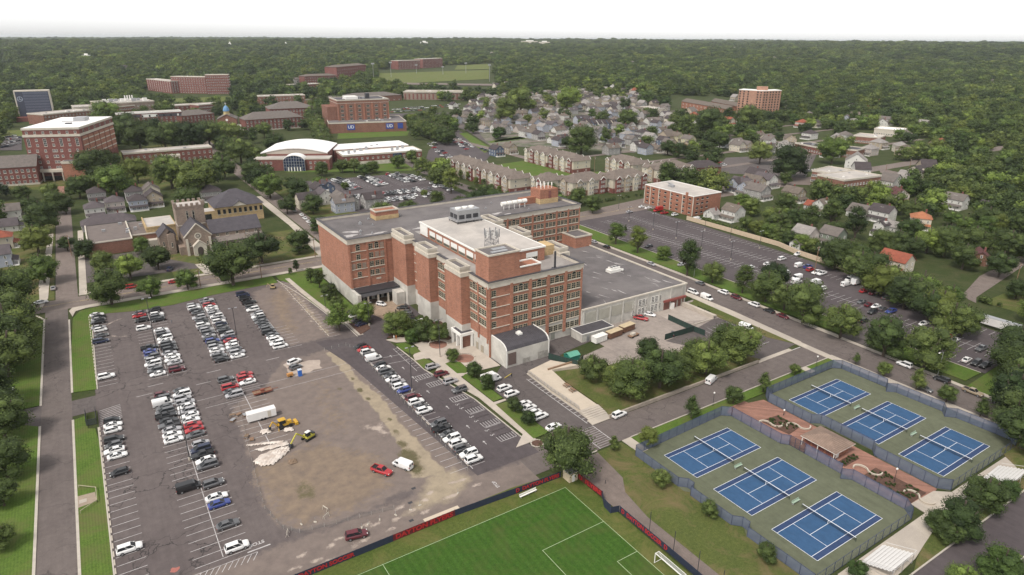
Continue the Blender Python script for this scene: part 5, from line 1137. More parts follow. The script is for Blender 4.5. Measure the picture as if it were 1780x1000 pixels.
def gym():
 a, L, rz = frame_at((453, 266), (569.5, 265), 12); r = root('arched_roof_gymnasium', (a.x, a.y, 0), rz, 'gymnasium with a broad shallow arched white roof and glazed round entrance', 'building'); D = 50
 MB().box(0, L, 0, D, -1, 11.4).build('wall', BRICKD, r); b = MB(); n = 14; pts = [(L * i / n, 11.6 + 6.2 * math.sin(math.pi * (.12 + .76 * i / n)) - 6.2 * math.sin(math.pi * .12)) for i in range(n + 1)]
 for i in range(n): (x0, z0), (x1, z1) = pts[i], pts[i + 1]; b.poly([(x0, -.6, z0 + .5), (x1, -.6, z1 + .5), (x1, D, z1 + .5), (x0, D, z0 + .5)]); b.poly([(x0, -.6, z0 - .3), (x1, -.6, z1 - .3), (x1, -.6, z1 + .5), (x0, -.6, z0 + .5)])
 b.build('arched_roof', ROOFW, r); b = MB(); b.poly([(x, -.05, z) for x, z in pts[::-1]] + [(0, -.05, 11), (L, -.05, 11)][::1]); b.build('tan_tympanum', M('tan_panel', (.38, .33, .28), .8, .08, .6), r)
 f = MB(); f.box(-2, L + 3, -13, -.1, -1, 8.6); f.build('front_range', BRICKD, r); MB().box(-2.3, L + 3.3, -13.3, -.1, 8.6, 9.5).build('pale_parapet', STONE, r); MB().poly([(-1.8, -12.9, 9.53), (L + 2.8, -12.9, 9.53), (L + 2.8, -.2, 9.53), (-1.8, -.2, 9.53)]).build('flat_roof', ROOFC, r)
 c = L * .55; b = MB(); n = 12; R0 = 8.2
 ar = [(c + R0 * math.cos(math.pi * i / n), 8.2 + 4.4 * math.sin(math.pi * i / n)) for i in range(n + 1)]
 for i in range(n): (x0, z0), (x1, z1) = ar[i], ar[i + 1]; b.poly([(x0, -16.2, z0 + .2), (x0, -6, z0 + .2), (x1, -6, z1 + .2), (x1, -16.2, z1 + .2)]); b.poly([(x0, -16.2, z0 - .5), (x0, -16.2, z0 + .2), (x1, -16.2, z1 + .2), (x1, -16.2, z1 - .5)])
 b.build('barrel_roof', ROOFW, r); g = MB(); g.poly([(x, -15.8, z) for x, z in ar] + [(c - R0, -15.8, 0), (c + R0, -15.8, 0)]); g.build('glass_front', GLASSB, r)
 m = MB()
 for i in range(9): x = c - R0 + 2 * R0 * i / 8; m.bar((x, -15.95, 0), (x, -15.95, 8.2 + 4.4 * math.sqrt(max(0, 1 - ((x - c) / R0) ** 2))), .25)
 for z in (3.2, 5.4, 7.6, 9.8): m.bar((c - R0 * (1 if z < 8.2 else .92), -15.95, z), (c + R0 * (1 if z < 8.2 else .92), -15.95, z), .18)
 m.build('glazing_bars', METAL, r)
 for i in range(5): MB().box(c - 5 + 2.3 * i, c - 4.2 + 2.3 * i, -16.6, -16, 0, 3.0).build('entrance_pillar', WHITE, r)
 w = win_mesh(1.6, 1.7, 2, 2, frame=WHITE)
 for x in [L * .06, L * .13, L * .2] + [L * .78, L * .85, L * .92, L * .99]:
  for z in (1.6, 5.2): put_win(r, w, x, -13, z)
 FOOT.extend([(a.x + i * 12, a.y + j * 12, 12) for i in range(5) for j in range(-1, 5)])
gym()
r, L, H = block('white_roofed_building', 'long low brick building with two level white flat roof beside the gymnasium', (596, 271.5), (733, 262), 8.6, 24, BRICKD, ROOFW, 2, 15, 4, (1.5, 1.5), base=(3.2, STONE), nxy=(2, 2))
MB().box(-2, L - 4, 24.3, 52, -1, H + 1.4).build('rear_wall', BRICKD, r); MB().box(-2.2, L - 3.8, 24.1, 52.2, H + 1.4, H + 2.1).build('rear_white_roof', ROOFW, r); MB().box(L * .62, L * .73, -1.2, 0, 0, H - .5).build('glazed_stair', GLASSB, r); MB().box(L * .62, L * .76, -3.2, -1.3, 3.4, 4.0).build('canopy', WHITE, r)
for k in range(9): MB().box(6 + 6.2 * k, 8 + 6.2 * k, 8 + (k * 5) % 30, 9.4 + (k * 5) % 30, H, H + 2.9).build('roof_unit', METAL, r)
r, L, H = block('arts_centre', 'long pale roofed brick building with arched parapets and tall red pillars, far up the valley', (701, 160), (805, 160.5), 13, 40, BRICKT, ROOFC, 0, 0, 0, cap=STONE)
for i in range(15): MB().box(L * (i + .3) / 15, L * (i + .65) / 15, -.5, 0, 1, 10).build('red_pillar', BRICKD, r)
for c, w_ in ((.3, 26), (.55, 22), (.9, 26)):
 b = MB(); n = 8; b.poly([(L * c + w_ / 2 * math.cos(math.pi * i / n), -1.2, 12 + 4 * math.sin(math.pi * i / n)) for i in range(n + 1)]); b.poly([(L * c + w_ / 2 * math.cos(math.pi * i / n), -.8, 12 + 4 * math.sin(math.pi * i / n)) for i in range(n + 1)][::-1]); b.build('arched_parapet', STONE, r)
for A, B_, z, D, lb in (((546, 176), (606, 172), 8, 30, 'wide low grey hip roof left of the dark grey one behind the factory block'), ((606, 170), (698, 165), 9, 42, 'widest low dark grey hip roofed building behind the factory block')):
 block('low_grey_roofed_hall', lb, A, B_, z, D, BRICKB, SLG, 1, 10, 3, (2, 1.5), roof='hip', rh=5, indiv=False)
def tower_block():
 p0, p1 = at(1285, 156.5, 36), at(1359, 158.5, 36); mid = (p0 + p1) / 2; d = (p1 - p0); wid = d.length; rz = math.atan2(d.y, d.x)
 r = root('brick_tower_block', (p0.x, p0.y, 0), rz, 'tall pale orange brick tower block with columns of dark windows rising out of the trees', 'tower block')
 k = wid * .56; pts = [(0, 0), (k, -14), (wid, 6), (wid - 8, 22), (k, 8), (6, 18)]
 b = MB(); b.prism(pts, -3, 36); b.build('wall', BRICKP, r); b = MB(); b.prism([(p[0] + (.4 if p[0] > k else -.4), p[1]) for p in pts], 36, 36.7); b.build('coping', WHITE, r)
 MB().box(k - 8, k + 6, -4, 6, 36.7, 41).build('lift_house', BRICKP, r)
 def face(A, B_, cols):
  A, B_ = Vector(A), Vector(B_); e = (B_ - A); ln_ = e.length; ang = math.atan2(e.y, e.x)
  w = win_mesh(1.5, 1.7, 1, 1, frame=DARKM, sill=False, fr=.08)
  return [(A.x + e.x * c, A.y + e.y * c, 1.5 + 3.2 * f, ang) for c in cols for f in range(11)]
 w = win_mesh(1.9, 1.9, 1, 1, frame=DARKM, sill=False, fr=.08)
 for q in face((0, 0), (k, -14), (.06, .22, .40, .80, .93)): put_win(r, w, *q)
 for q in face((k, -14), (wid, 6), (.1, .24, .42, .56, .72, .88)): put_win(r, w, *q)
 FOOT.extend([(mid.x + i, mid.y + j, 18) for i in (-15, 0, 15) for j in (-10, 8)])
tower_block()
# ------------------------------------------------------------------ houses
WCOL = {'white': siding('white_siding', (.62, .60, .56)), 'cream': siding('cream_siding', (.58, .52, .42)), 'grey': siding('grey_siding', (.33, .315, .305)), 'blue': siding('blue_siding', (.10, .13, .19)),
  'tan': siding('tan_siding', (.40, .33, .25)), 'yellow': siding('yellow_siding', (.50, .46, .30)), 'red': BRICKD, 'pale blue': siding('pale_blue_siding', (.36, .38, .44)), 'pink': siding('pinkish_siding', (.52, .45, .41)), 'green': siding('green_siding', (.22, .25, .20)), 'brown': BRICKB}
RCOL = {'grey': SLG, 'brown': SLB, 'dark': shingle('dark_shingle', (.072, .060, .062)), 'red': shingle('red_shingle', (.27, .085, .055)), 'orange': shingle('orange_shingle', (.36, .15, .08)), 'purple': shingle('purplish_shingle', (.105, .09, .095)), 'pale': shingle('pale_shingle', (.27, .25, .235)), 'maroon': shingle('maroon_shingle', (.12, .055, .055))}
HOUSES = []
HLAB = {}
def house(px, py, wcol, rcol, w=9, d=12, st=2, rot=0, style='g', where='', porch=True, loc=None, small=False):
 p = at(px, py) if loc is None else Vector((loc[0], loc[1], float(terrain(*loc))))
 H = 2.9 * st + .4; ang = R(rot)
 label = f'{wcol} {"" if st == 2 else "low "}house with {rcol} roof {where}'
 HLAB[label] = HLAB.get(label, 0) + 1
 if HLAB[label] > 1: label = ('second', 'third', 'fourth', 'fifth', 'sixth', 'seventh', 'eighth', 'ninth', 'tenth')[min(8, HLAB[label] - 2)] + ' ' + label
 r = root('house', p, ang, label, 'house', f'houses {where}' if where else 'houses')
 wm = WCOL[wcol]; rm = RCOL[rcol]; x0, x1, y0, y1 = -w / 2, w / 2, 0, d
 b = MB(); b.box(x0, x1, y0, y1, -1, H); ax = 'y' if style == 'g' else 'x'; rh = (w if style == 'g' else d) * .36 if style != 'h' else min(w, d) * .32
 if style != 'h': gable_ends(b, x0, x1, y0, y1, H, rh, ax)
 b.build('wall', wm, r); b = MB()
 if style == 'h': hiproof(b, x0, x1, y0, y1, H, rh)
 else: gable(b, x0, x1, y0, y1, H, rh, ax, .45, .18)
 b.build('roof', rm, r)
 if porch:
  b = MB(); b.poly([(x0, -2.4, 2.5), (x1, -2.4, 2.5), (x1, 0, 3.3), (x0, 0, 3.3)]); b.poly([(x0, -2.4, 2.38), (x0, 0, 3.18), (x1, 0, 3.18), (x1, -2.4, 2.38)]); b.build('porch_roof', rm, r)
  b = MB()
  for i in range(4): x = x0 + .2 + (w - .4) * i / 3; b.box(x - .1, x + .1, -2.3, -2.1, 0, 2.5)
  b.box(x0, x1, -2.35, -2.2, .8, .9); b.box(x0, x1, -2.4, -.01, -.3, .35); q = b.build('porch_frame', WHITE, r); q['kind'] = 'stuff'
 wk = win_mesh(.95, 1.45, 1, 2, frame=WHITE, sill=False, fr=.12); sp = []
 for k in range(st):
  z = 1.0 + 2.8 * k
  for i in range(3 if w > 8 else 2): sp.append((x0 + w * (i + .5) / (3 if w > 8 else 2), 0, z, 0))
  for i in range(3 if d > 10 else 2):
   y = d * (i + .5) / (3 if d > 10 else 2); sp.append((x1, y, z, R(90))); sp.append((x0, y, z, R(-90)))
 if style == 'g': sp.append((0, 0, H + .4, 0))
 if small: join_wins(r, wk, sp)
 else:
  for q in sp: put_win(r, wk, *q)
 if (int(px + py) % 3):
  b = MB(); b.box(-.4 + w * .2, .4 + w * .2, d * .6, d * .6 + .7, H, H + rh + 1.0); b.build('chimney', BRICKD, r)
 if (int(px) % 4 == 0) and style != 'h' and st == 2:
  b = MB(); b.box(-1.1, 1.1, d * .3, d * .3 + 1.6, H + .6, H + 2.2) if style != 'g' else b.box(x1 - 2.2, x1 - .6, d * .4, d * .4 + 2, H + .3, H + 1.8); b.build('dormer', wm, r)
 HOUSES.append((p.x, p.y, max(w, d) * .62, label)); FOOT.append((p.x - d / 2 * math.sin(ang), p.y + d / 2 * math.cos(ang), max(w, d) * .5 + 1.5))
 return r
W1 = 'beside the street left of the church'
for a in ((40, 380, 'white', 'grey', 9, 13, 2, 90), (34, 398, 'white', 'purple', 9, 12, 1, 90), (26, 428, 'cream', 'red', 9, 12, 2, 90), (24, 458, 'pale blue', 'purple', 9, 13, 2, 90), (16, 497, 'tan', 'dark', 9, 12, 1, 90)):
 house(*a[:4], a[4], a[5], a[6], a[7], 'h' if a[3] in ('red', 'dark') else 'g', W1)
for a in ((-8, 404, 'grey', 'grey'), (2, 372, 'cream', 'grey'), (-14, 440, 'white', 'grey')): house(*a, 9, 12, 2, 90, 'g', 'behind the row left of the church', small=True)
W2 = 'in the cluster behind the parish hall'
for a in ((168, 380, 'white', 'purple', 'h'), (171, 352, 'grey', 'dark', 'h'), (203, 369, 'pink', 'purple', 'h'), (236, 350, 'grey', 'dark', 'h'), (243, 366, 'pale blue', 'dark', 'h'), (266, 347, 'cream', 'grey', 'g'), (270, 360, 'tan', 'dark', 'g')):
 house(a[0], a[1], a[2], a[3], 10, 11, 2, 0, a[4], W2)
house(192, 398, 'grey', 'purple', 26, 12, 1, 0, 'h', 'just behind the parish hall roof', False); house(370, 350, 'grey', 'dark', 12, 12, 2, 0, 'h', 'between the yellow wing and the trees')
W3 = 'between the far car park and the church street'
for a in ((551, 358, 'cream', 'dark', 90), (560, 345, 'blue', 'dark', 0), (568, 356, 'white', 'purple', 0), (580, 369, 'pale blue', 'grey', -90), (598, 362, 'cream', 'grey', 0), (613, 366, 'grey', 'purple', 0), (632, 362, 'grey', 'dark', -90), (572, 341, 'blue', 'dark', 0)):
 house(a[0], a[1], a[2], a[3], 9, 12, 2, a[4], 'g', W3, False)
house(869, 272, 'blue', 'dark', 9, 12, 2, 0, 'g', 'at the head of the side road by the apartments'); house(892, 268, 'tan', 'brown', 9, 12, 2, 0, 'g', 'at the head of the side road by the apartments')
W4 = 'in the dense neighbourhood behind the apartments'
wl = ['white', 'cream', 'grey', 'tan', 'white', 'pale blue', 'pink', 'white']; rl = ['grey', 'brown', 'dark', 'grey', 'pale', 'dark', 'brown']
hs_ = [(781, 213), (798, 215), (813, 213), (817, 195), (831, 197), (842, 205), (792, 190), (846, 192), (856, 190), (873, 230), (846, 230), (882, 234), (918, 239), (932, 241), (941, 244), (955, 249), (976, 255), (984, 232), (962, 236), (949, 230), (936, 228), (899, 213), (911, 220), (928, 220), (1031, 251), (1006, 238), (997, 231), (1075, 258), (936, 201), (962, 197), (966, 186), (926, 186), (951, 197), (978, 195),
  (1008, 192), (1027, 203), (1031, 195), (1047, 194), (1062, 194), (1075, 192), (1085, 194), (1014, 169), (1024, 169), (1058, 176), (1073, 178), (1088, 178), (1096, 172), (865, 150), (877, 150), (1129, 269), (1147, 265), (1100, 263), (1078, 257), (1052, 269), (1137, 249), (1145, 231), (1171, 227), (1120, 225), (1105, 212), (1128, 205), (1150, 214), (1090, 208), (1108, 240), (1092, 232), (1065, 240), (1118, 196), (1136, 196), (895, 196), (880, 206), (905, 190), (862, 215), (870, 200), (985, 210), (1000, 215), (1018, 222), (970, 246), (1060, 212), (1075, 215)]
rr = random.Random(11)
for i, (x, y) in enumerate(hs_):
 sub = ('nearest the side road', 'in its middle rows', 'along its far edge')[0 if x < 905 else 2 if y < 205 else 1]
 house(x, y, wl[(i * 5 + i // 3) % 8], rl[(i * 3 + i // 5) % 7], rr.uniform(8, 10.5), rr.uniform(11, 14), 2 if i % 5 else 1, rr.choice((0, 0, 90, -90)), 'ggh g'.replace(' ', 'g')[i % 5], f'{sub} of the dense neighbourhood', i % 2 == 0, small=True)
for k in range(9):
 a = at(1020 + 8.6 * k, 222.5 + .2 * k, 0); house(1020 + 8.6 * k, 224, ('blue', 'cream', 'blue', 'white', 'grey')[k % 5], 'dark', 8, 11, 2, 0, 'x', 'in the attached row with small front gables', False, small=True)
W5 = 'near the shop car park'
for a in ((1161, 255, 'blue', 'dark'), (1183, 247, 'yellow', 'brown'), (1204, 253, 'yellow', 'grey'), (1254, 256, 'pale blue', 'dark'), (1272, 258, 'white', 'grey'), (1290, 264, 'cream', 'grey'), (1303, 263, 'tan', 'grey'), (1326, 268, 'grey', 'purple'), (1343, 255, 'white', 'grey'), (1264, 250, 'grey', 'dark'), (1310, 245, 'grey', 'brown'), (1325, 250, 'cream', 'grey')):
 house(a[0], a[1], a[2], a[3], 9, 12, 2, rr.choice((0, -90)), 'g', W5)
house(1189, 270, 'cream', 'orange', 18, 14, 1, 0, 'x', 'between the apartments and the shop car park', False)
house(1226, 305, 'red', 'dark', 26, 14, 2, -20, 'h', 'beyond the flats roof', False)
W6 = 'in the grey group behind the brick flats'
for a in ((1272, 334, 'pale blue', 'dark', -90), (1290, 341, 'pale blue', 'grey', -90), (1302, 336, 'white', 'purple', 0), (1322, 331, 'tan', 'brown', 0), (1343, 327, 'white', 'purple', 0), (1328, 318, 'white', 'dark', 0), (1330, 348, 'grey', 'grey', 0)):
 house(*a[:4], 10, 14, 2, a[4], 'g', W6)
W7 = 'among the trees east of the car park'
for a in ((1264, 384, 'white', 'brown', -90, 'x', 10, 9, 2), (1231, 381, 'white', 'pale', -90, 'g', 8, 6, 1), (1566, 355, 'pink', 'maroon', -35, 'g', 9, 11, 2), (1486, 378, 'white', 'grey', -90, 'x', 12, 11, 1), (1524, 385, 'white', 'dark', -90, 'x', 12, 9, 2), (1598, 399, 'cream', 'orange', -60, 'h', 10, 10, 2),
   (1652, 363, 'white', 'grey', -90, 'x', 12, 9, 2), (1714, 368, 'white', 'dark', -90, 'x', 10, 8, 1), (1420, 372, 'white', 'brown', -90, 'g', 8, 8, 2), (1405, 366, 'white', 'red', -90, 'x', 7, 7, 1), (1388, 425, 'pink', 'pale', -90, 'x', 10, 9, 2), (1380, 434, 'white', 'grey', -90, 'g', 6, 6, 1), (1436, 427, 'green', 'grey', -90, 'x', 10, 9, 2),
   (1545, 474, 'cream', 'red', -90, 'x', 12, 9, 2), (1702, 462, 'brown', 'maroon', -60, 'g', 9, 10, 1), (1550, 405, 'white', 'pale', -90, 'x', 9, 7, 1), (1392, 352, 'tan', 'brown', 0, 'g', 9, 12, 2), (1524, 410, 'white', 'dark', -90, 'g', 6, 6, 2)):
 house(a[0], a[1], a[2], a[3], a[6], a[7], a[8], a[4], a[5], W7, a[8] == 2)
house(1486, 293, 'white', 'pale', 16, 14, 2, -60, 'g', 'at the bend of the valley road', False)
for a in ((1505, 190, 'white', 'pale'), (1410, 185, 'white', 'grey'), (1560, 185, 'cream', 'red'), (1650, 185, 'white', 'grey'), (1690, 195, 'tan', 'red'), (1470, 215, 'pale blue', 'grey'), (1488, 216, 'white', 'grey'), (1500, 217, 'cream', 'brown'), (1532, 222, 'white', 'grey')):
 house(*a, 12, 12, 2, -60, 'g', 'on the far side of the valley', False, small=True)
FARH = []
def hood_ground():
 m, t, b = nodes('yards_and_lanes'); tc = t.nodes.new('ShaderNodeTexCoord').outputs['Object']
 c = mixc(t, ramp(t, noise(t, .06, 5, .7, tc), .42, .58), (.055, .070, .028), (.17, .145, .12)); c = mixc(t, ramp(t, noise(t, .13, 4, .7, tc), .55, .62), c, (.11, .098, .092)); t.links.new(c, b.inputs['Base Color']); b.inputs['Roughness'].default_value = .95
 clear_fan('neighbourhood_yards', [(850, 252), (1215, 272), (1130, 168), (800, 190)], m, .04)
 for k in range(8): y = 372 + 50 * k; strip('neighbourhood_lane', [(380, y - 4), (760, y - 4)], 6.5, PAVEM, 0, .1)
 for x in (330, 470, 610): strip('neighbourhood_street', [(x, 420), (x, 780)], 8, PAVEM, 0, .12)
hood_ground()
rg_ = random.Random(33); k_ = 0
while k_ < 46:
 u_, v_ = rg_.uniform(860, 1640), rg_.uniform(150, 335)
 if (v_ > 165 and u_ < 1200) or (u_ > 1200 and v_ < 172) or v_ > 240 + (u_ - 1200) * .25 and u_ < 1500: continue
 p = at(u_, v_)
 if any((p.x - a) ** 2 + (p.y - c) ** 2 < 330 for a, c, *_ in HOUSES) or any((p.x - a) ** 2 + (p.y - c) ** 2 < (q + 6) ** 2 for a, c, q in FOOT): continue
 k_ += 1; house(0, 0, rg_.choice(('white', 'cream', 'white', 'tan', 'pink')), rg_.choice(('grey', 'brown', 'dark', 'red', 'pale')), 11, 13, 2, rg_.choice((0, -90, -45)), rg_.choice('gxh'), 'scattered through the wooded valley', loc=(p.x, p.y), small=True)
def hood():
 rg = random.Random(21); n = 0
 poly = [(800, 205), (835, 168), (1100, 158), (1160, 195), (1190, 235), (1200, 268), (1050, 258), (920, 240)]
 for iy in range(60):
  for ix in range(60):
   x, y = 330 + ix * 15 + rg.uniform(-2, 2), 330 + iy * 25 + (ix % 2) * 2 + rg.uniform(-2, 2); u, v, d = proj(x, y, 0)
   if d < 0 or not inside(np.array([u]), np.array([v]), poly)[0] or any((x - a) ** 2 + (y - c) ** 2 < 190 for a, c, *_ in HOUSES) or any((x - a) ** 2 + (y - c) ** 2 < (q + 5) ** 2 for a, c, q in FOOT) or rg.random() < .12: continue
   n += 1
   if n > 84: FARH.append((x, y)); HOUSES.append((x, y, 8, '')); continue
   if n > 150: return
   wc, rc_ = rg.choice(('white', 'cream', 'grey', 'tan', 'white', 'pink', 'pale blue')), rg.choice(('grey', 'dark', 'brown', 'grey', 'pale', 'purple'))
   house(0, 0, wc, rc_, rg.uniform(8, 10), rg.uniform(11, 14), 2 if rg.random() < .8 else 1, rg.choice((0, 0, -90, 180)), rg.choice('gggxh'), 'in the close packed rows up the valley', rg.random() < .5, loc=(x, y), small=True)
hood()
APR = shingle('taupe_shingle', (.175, .145, .125))
def apartment(n, x, y, L, D, rz, lab):
 r = root('apartment_block', (x, y, 0), R(rz), lab, 'apartment block', 'brown roofed apartment blocks with gabled bays'); H = 9.6
 MB().box(0, L, 0, D, -.5, H).build('wall', WCOL['cream'], r); MB().box(-.08, L + .08, -.08, D + .08, -.5, 3.3).build('brick_base', BRICKD, r)
 b = MB(); hiproof(b, 0, L, 0, D, H, 4.6, .7); b.build('roof', APR, r); w = win_mesh(1.25, 1.5, 2, 2, frame=WHITE, sill=False); wa = win_mesh(1.3, 1.5, 2, 2, frame=WHITE, arch=True)
 nb = max(2, int(L / 8));
 for i in range(nb):
  c = L * (i + .5) / nb; bw = 4.2; wl_ = (WCOL['cream'], BRICKD, WCOL['tan'])[(i + n) % 3]
  for (ys, yd, rzw) in ((-1.4, 0, 0), (D, D + 1.4, R(180))):
   b = MB(); b.box(c - bw / 2, c + bw / 2, ys, yd, -.5, H); gable_ends(b, c - bw / 2, c + bw / 2, ys, yd, H, 1.9, 'y'); B_ = b.build('gabled_bay', wl_, r)
   b = MB(); gable(b, c - bw / 2, c + bw / 2, ys, yd + (5 if ys < 0 else 0) if ys < 0 else yd, H, 1.9, 'y', .35, .2) if ys < 0 else gable(b, c - bw / 2, c + bw / 2, ys - 5, yd, H, 1.9, 'y', .35, .2); b.build('bay_roof', APR, B_)
   yy = ys if ys < 0 else yd
   b = MB(); s_ = -1 if ys < 0 else 1
   for q in (-1, 1): b.bar((c + q * (bw / 2 + .3), yy + s_ * .37, H - .05), (c, yy + s_ * .37, H + 2.15), .22, .3)
   b.build('white_bargeboard', WHITE, B_)
   if ys < 0 or rz in (0,):
    for k in range(3):
     for q in (-1, 1): put_win(r, wa if (k == 2 and q > 0 and 0) else w, c + q * 1.0, yy, 1.0 + 3.1 * k, rzw)
  if i < nb - 1:
   for k in range(3): put_win(r, w, L * (i + 1) / nb - .9, 0, 1.0 + 3.1 * k); put_win(r, w, L * (i + 1) / nb + .9, 0, 1.0 + 3.1 * k)
 for j in range(max(1, int(D / 6))):
  c = D * (j + .5) / max(1, int(D / 6))
  for k in range(3): put_win(r, w, L, c, 1.0 + 3.1 * k, R(90)); put_win(r, w, 0, c, 1.0 + 3.1 * k, R(-90))
 for j in (0,):
  b = MB(); b.box(-1.3, 0, D / 2 - 2.6, D / 2 + 2.6, -.5, H); gable_ends(b, -1.3, 0, D / 2 - 2.6, D / 2 + 2.6, H, 2.2, 'x'); B_ = b.build('gabled_bay', WCOL['tan'], r); b = MB(); gable(b, -1.3, 5, D / 2 - 2.6, D / 2 + 2.6, H, 2.2, 'x', .35, .2); b.build('bay_roof', APR, B_)
  for k in range(3): put_win(r, wa if k == 2 else w, -1.3, D / 2 - .9, 1.0 + 3.0 * k, R(-90)); put_win(r, w, -1.3, D / 2 + 1.1, 1.0 + 3.0 * k, R(-90))
 c, s = math.cos(R(rz)), math.sin(R(rz))
 for i in range(int(L / 8) + 1): FOOT.append((x + (i * 8) * c - D / 2 * s, y + (i * 8) * s + D / 2 * c, D / 2 + 3))
APL = [(0, 240, 468, 45, 17, -90, 'far half of the range along the tree lined street'), (1, 240.6, 421, 46, 17, -90, 'near half of the range along the tree lined street'), (0, 256, 372, 14, 17, -90, 'stub end just behind the lift house'), (2, 270, 344, 30, 17, 0, 'behind the brick block with aerials'), (1, 301, 339, 32, 17, 0, 'between the lift house and the brick flats'),
  (0, 321, 478, 34, 17, -90, 'far half of the range beyond the green court'), (1, 321, 442, 33, 17, -90, 'near half of the range beyond the green court'), (2, 350, 405, 32, 17, -90, 'left part of the range above the flats'), (0, 352, 345, 34, 20, 0, 'rightmost, just above the flats roof')]
for a in APL: apartment(*a[:6], f'brown roofed apartment block, {a[6]}')
for A, B_, z, D, wl_, rf, lb in (((1412, 297), (1452, 303), 9, 26, BRICKB, ROOFC, 'brown brick school block with pale flat roof, left of two beside the speckled car park'), ((1468, 314), (1532, 306), 10, 22, BRICKB, ROOFC, 'brown brick school block with pale flat roof and parapet wall, right of two'),
  ((1382, 249), (1432, 259), 6, 18, BRICKD, ROOFD, 'long low red brick shop beside the far avenue'), ((1436, 256), (1490, 262), 7, 20, BRICKB, ROOFD, 'brown shop with dark flat roof at the end of the red brick shop'), ((1484, 236), (1530, 240), 7, 24, BRICKB, ROOFC, 'tan warehouse with pale roof behind the shops'), ((1520, 224), (1570, 228), 7, 26, STONE, ROOFW, 'low white roofed warehouse among trees above the shops'),
  ((1185, 176), (1265, 190), 10, 16, BRICKO, SLB, 'three storey brick apartments with cream gables left of the tower block'), ((1236, 176), (1290, 186), 9, 14, BRICKO, SLB, 'brick apartment range close behind the left of the tower block'), ((1113, 186), (1145, 190), 9, 14, STONE, ROOFC, 'pale plain block at the far edge of the dense neighbourhood')):
 block('shop_building' if z < 9 else 'brick_building', lb, A, B_, z, D, wl_, rf, 2 if z > 7 else 1, 12, 4, (1.5, 1.6), roof='gable' if rf is SLB else 'flat', indiv=False)
for (px, py, w_, lb) in ((920, 73, 60, 'long pale hospital block on the skyline, left part'), (946, 72, 40, 'pale hospital block on the skyline, right part'), (737, 68, 26, 'white domed roof on the skyline'), (150, 103, 22, 'white water tank poking out of the far wood'), (400, 80, 8, 'small white tank far off in the wood'), (497, 80, 8, 'tiny white tank on the far skyline'), (1745, 97, 30, 'pale house with red roof high on the wooded ridge')):
 p = at(px, max(py, 76) + 3); s = p.length * w_ / F_PX * .5; r = root('distant_building', p, HEAD - math.pi / 2, lb, 'building'); hh = p.length * 4 / F_PX + 8; s *= .45; MB().box(-s, s, 0, s * .8, -5, hh).build('wall', STONE if 'hospital' in lb or 'ridge' in lb else WHITE, r); MB().box(-s * .4, s * .5, 2, s * .6, hh, hh * 1.25).build('roof_block', BRICKP if 'ridge' in lb else WHITE, r)
rr = random.Random(5)
FAR_ = MB()
def far_house(p, w_, d_, h_, a, wm, rm):
 t = MB(); t.mat(wm).box(-w_ / 2, w_ / 2, -d_ / 2, d_ / 2, -3, h_); gable_ends(t, -w_ / 2, w_ / 2, -d_ / 2, d_ / 2, h_, d_ * .3); t.mat(rm); gable(t, -w_ / 2, w_ / 2, -d_ / 2, d_ / 2, h_, d_ * .3); t.mat(8)
 for sx in (-.3, 0, .3):
  for z in (1.2, 3.9): t.box(w_ * sx - .5, w_ * sx + .5, -d_ / 2 - .08, -d_ / 2 - .02, z, z + 1.3)
 c, s = math.cos(a), math.sin(a); n = len(FAR_.v); FAR_.v += [(p[0] + v[0] * c - v[1] * s, p[1] + v[0] * s + v[1] * c, p[2] + v[2]) for v in t.v]; FAR_.f += [tuple(n + i for i in f) for f in t.f]; FAR_.m += t.m
for k in range(60):
 px, py = rr.uniform(30, 1760), rr.uniform(84, 150)
 if 560 < px < 860 and py > 100: continue
 p = at(px, py); HOUSES.append((p.x, p.y, 8, '')); far_house(p, rr.uniform(10, 18), 12, 8, rr.uniform(0, 3), rr.randrange(4), 4 + rr.randrange(4))
for x, y in FARH: far_house((x, y, 0), rr.uniform(10, 13), 9, 5.6, rr.choice((0, 1.57)), rr.randrange(4), 4 + rr.randrange(4))
q = FAR_.build('distant_houses', [WCOL[c] for c in ('white', 'cream', 'tan', 'pink')] + [RCOL[c] for c in ('pale', 'grey', 'brown', 'dark')] + [GLASS]); q['kind'] = 'stuff'; q['label'] = 'small distant houses scattered beyond the nearer ones'
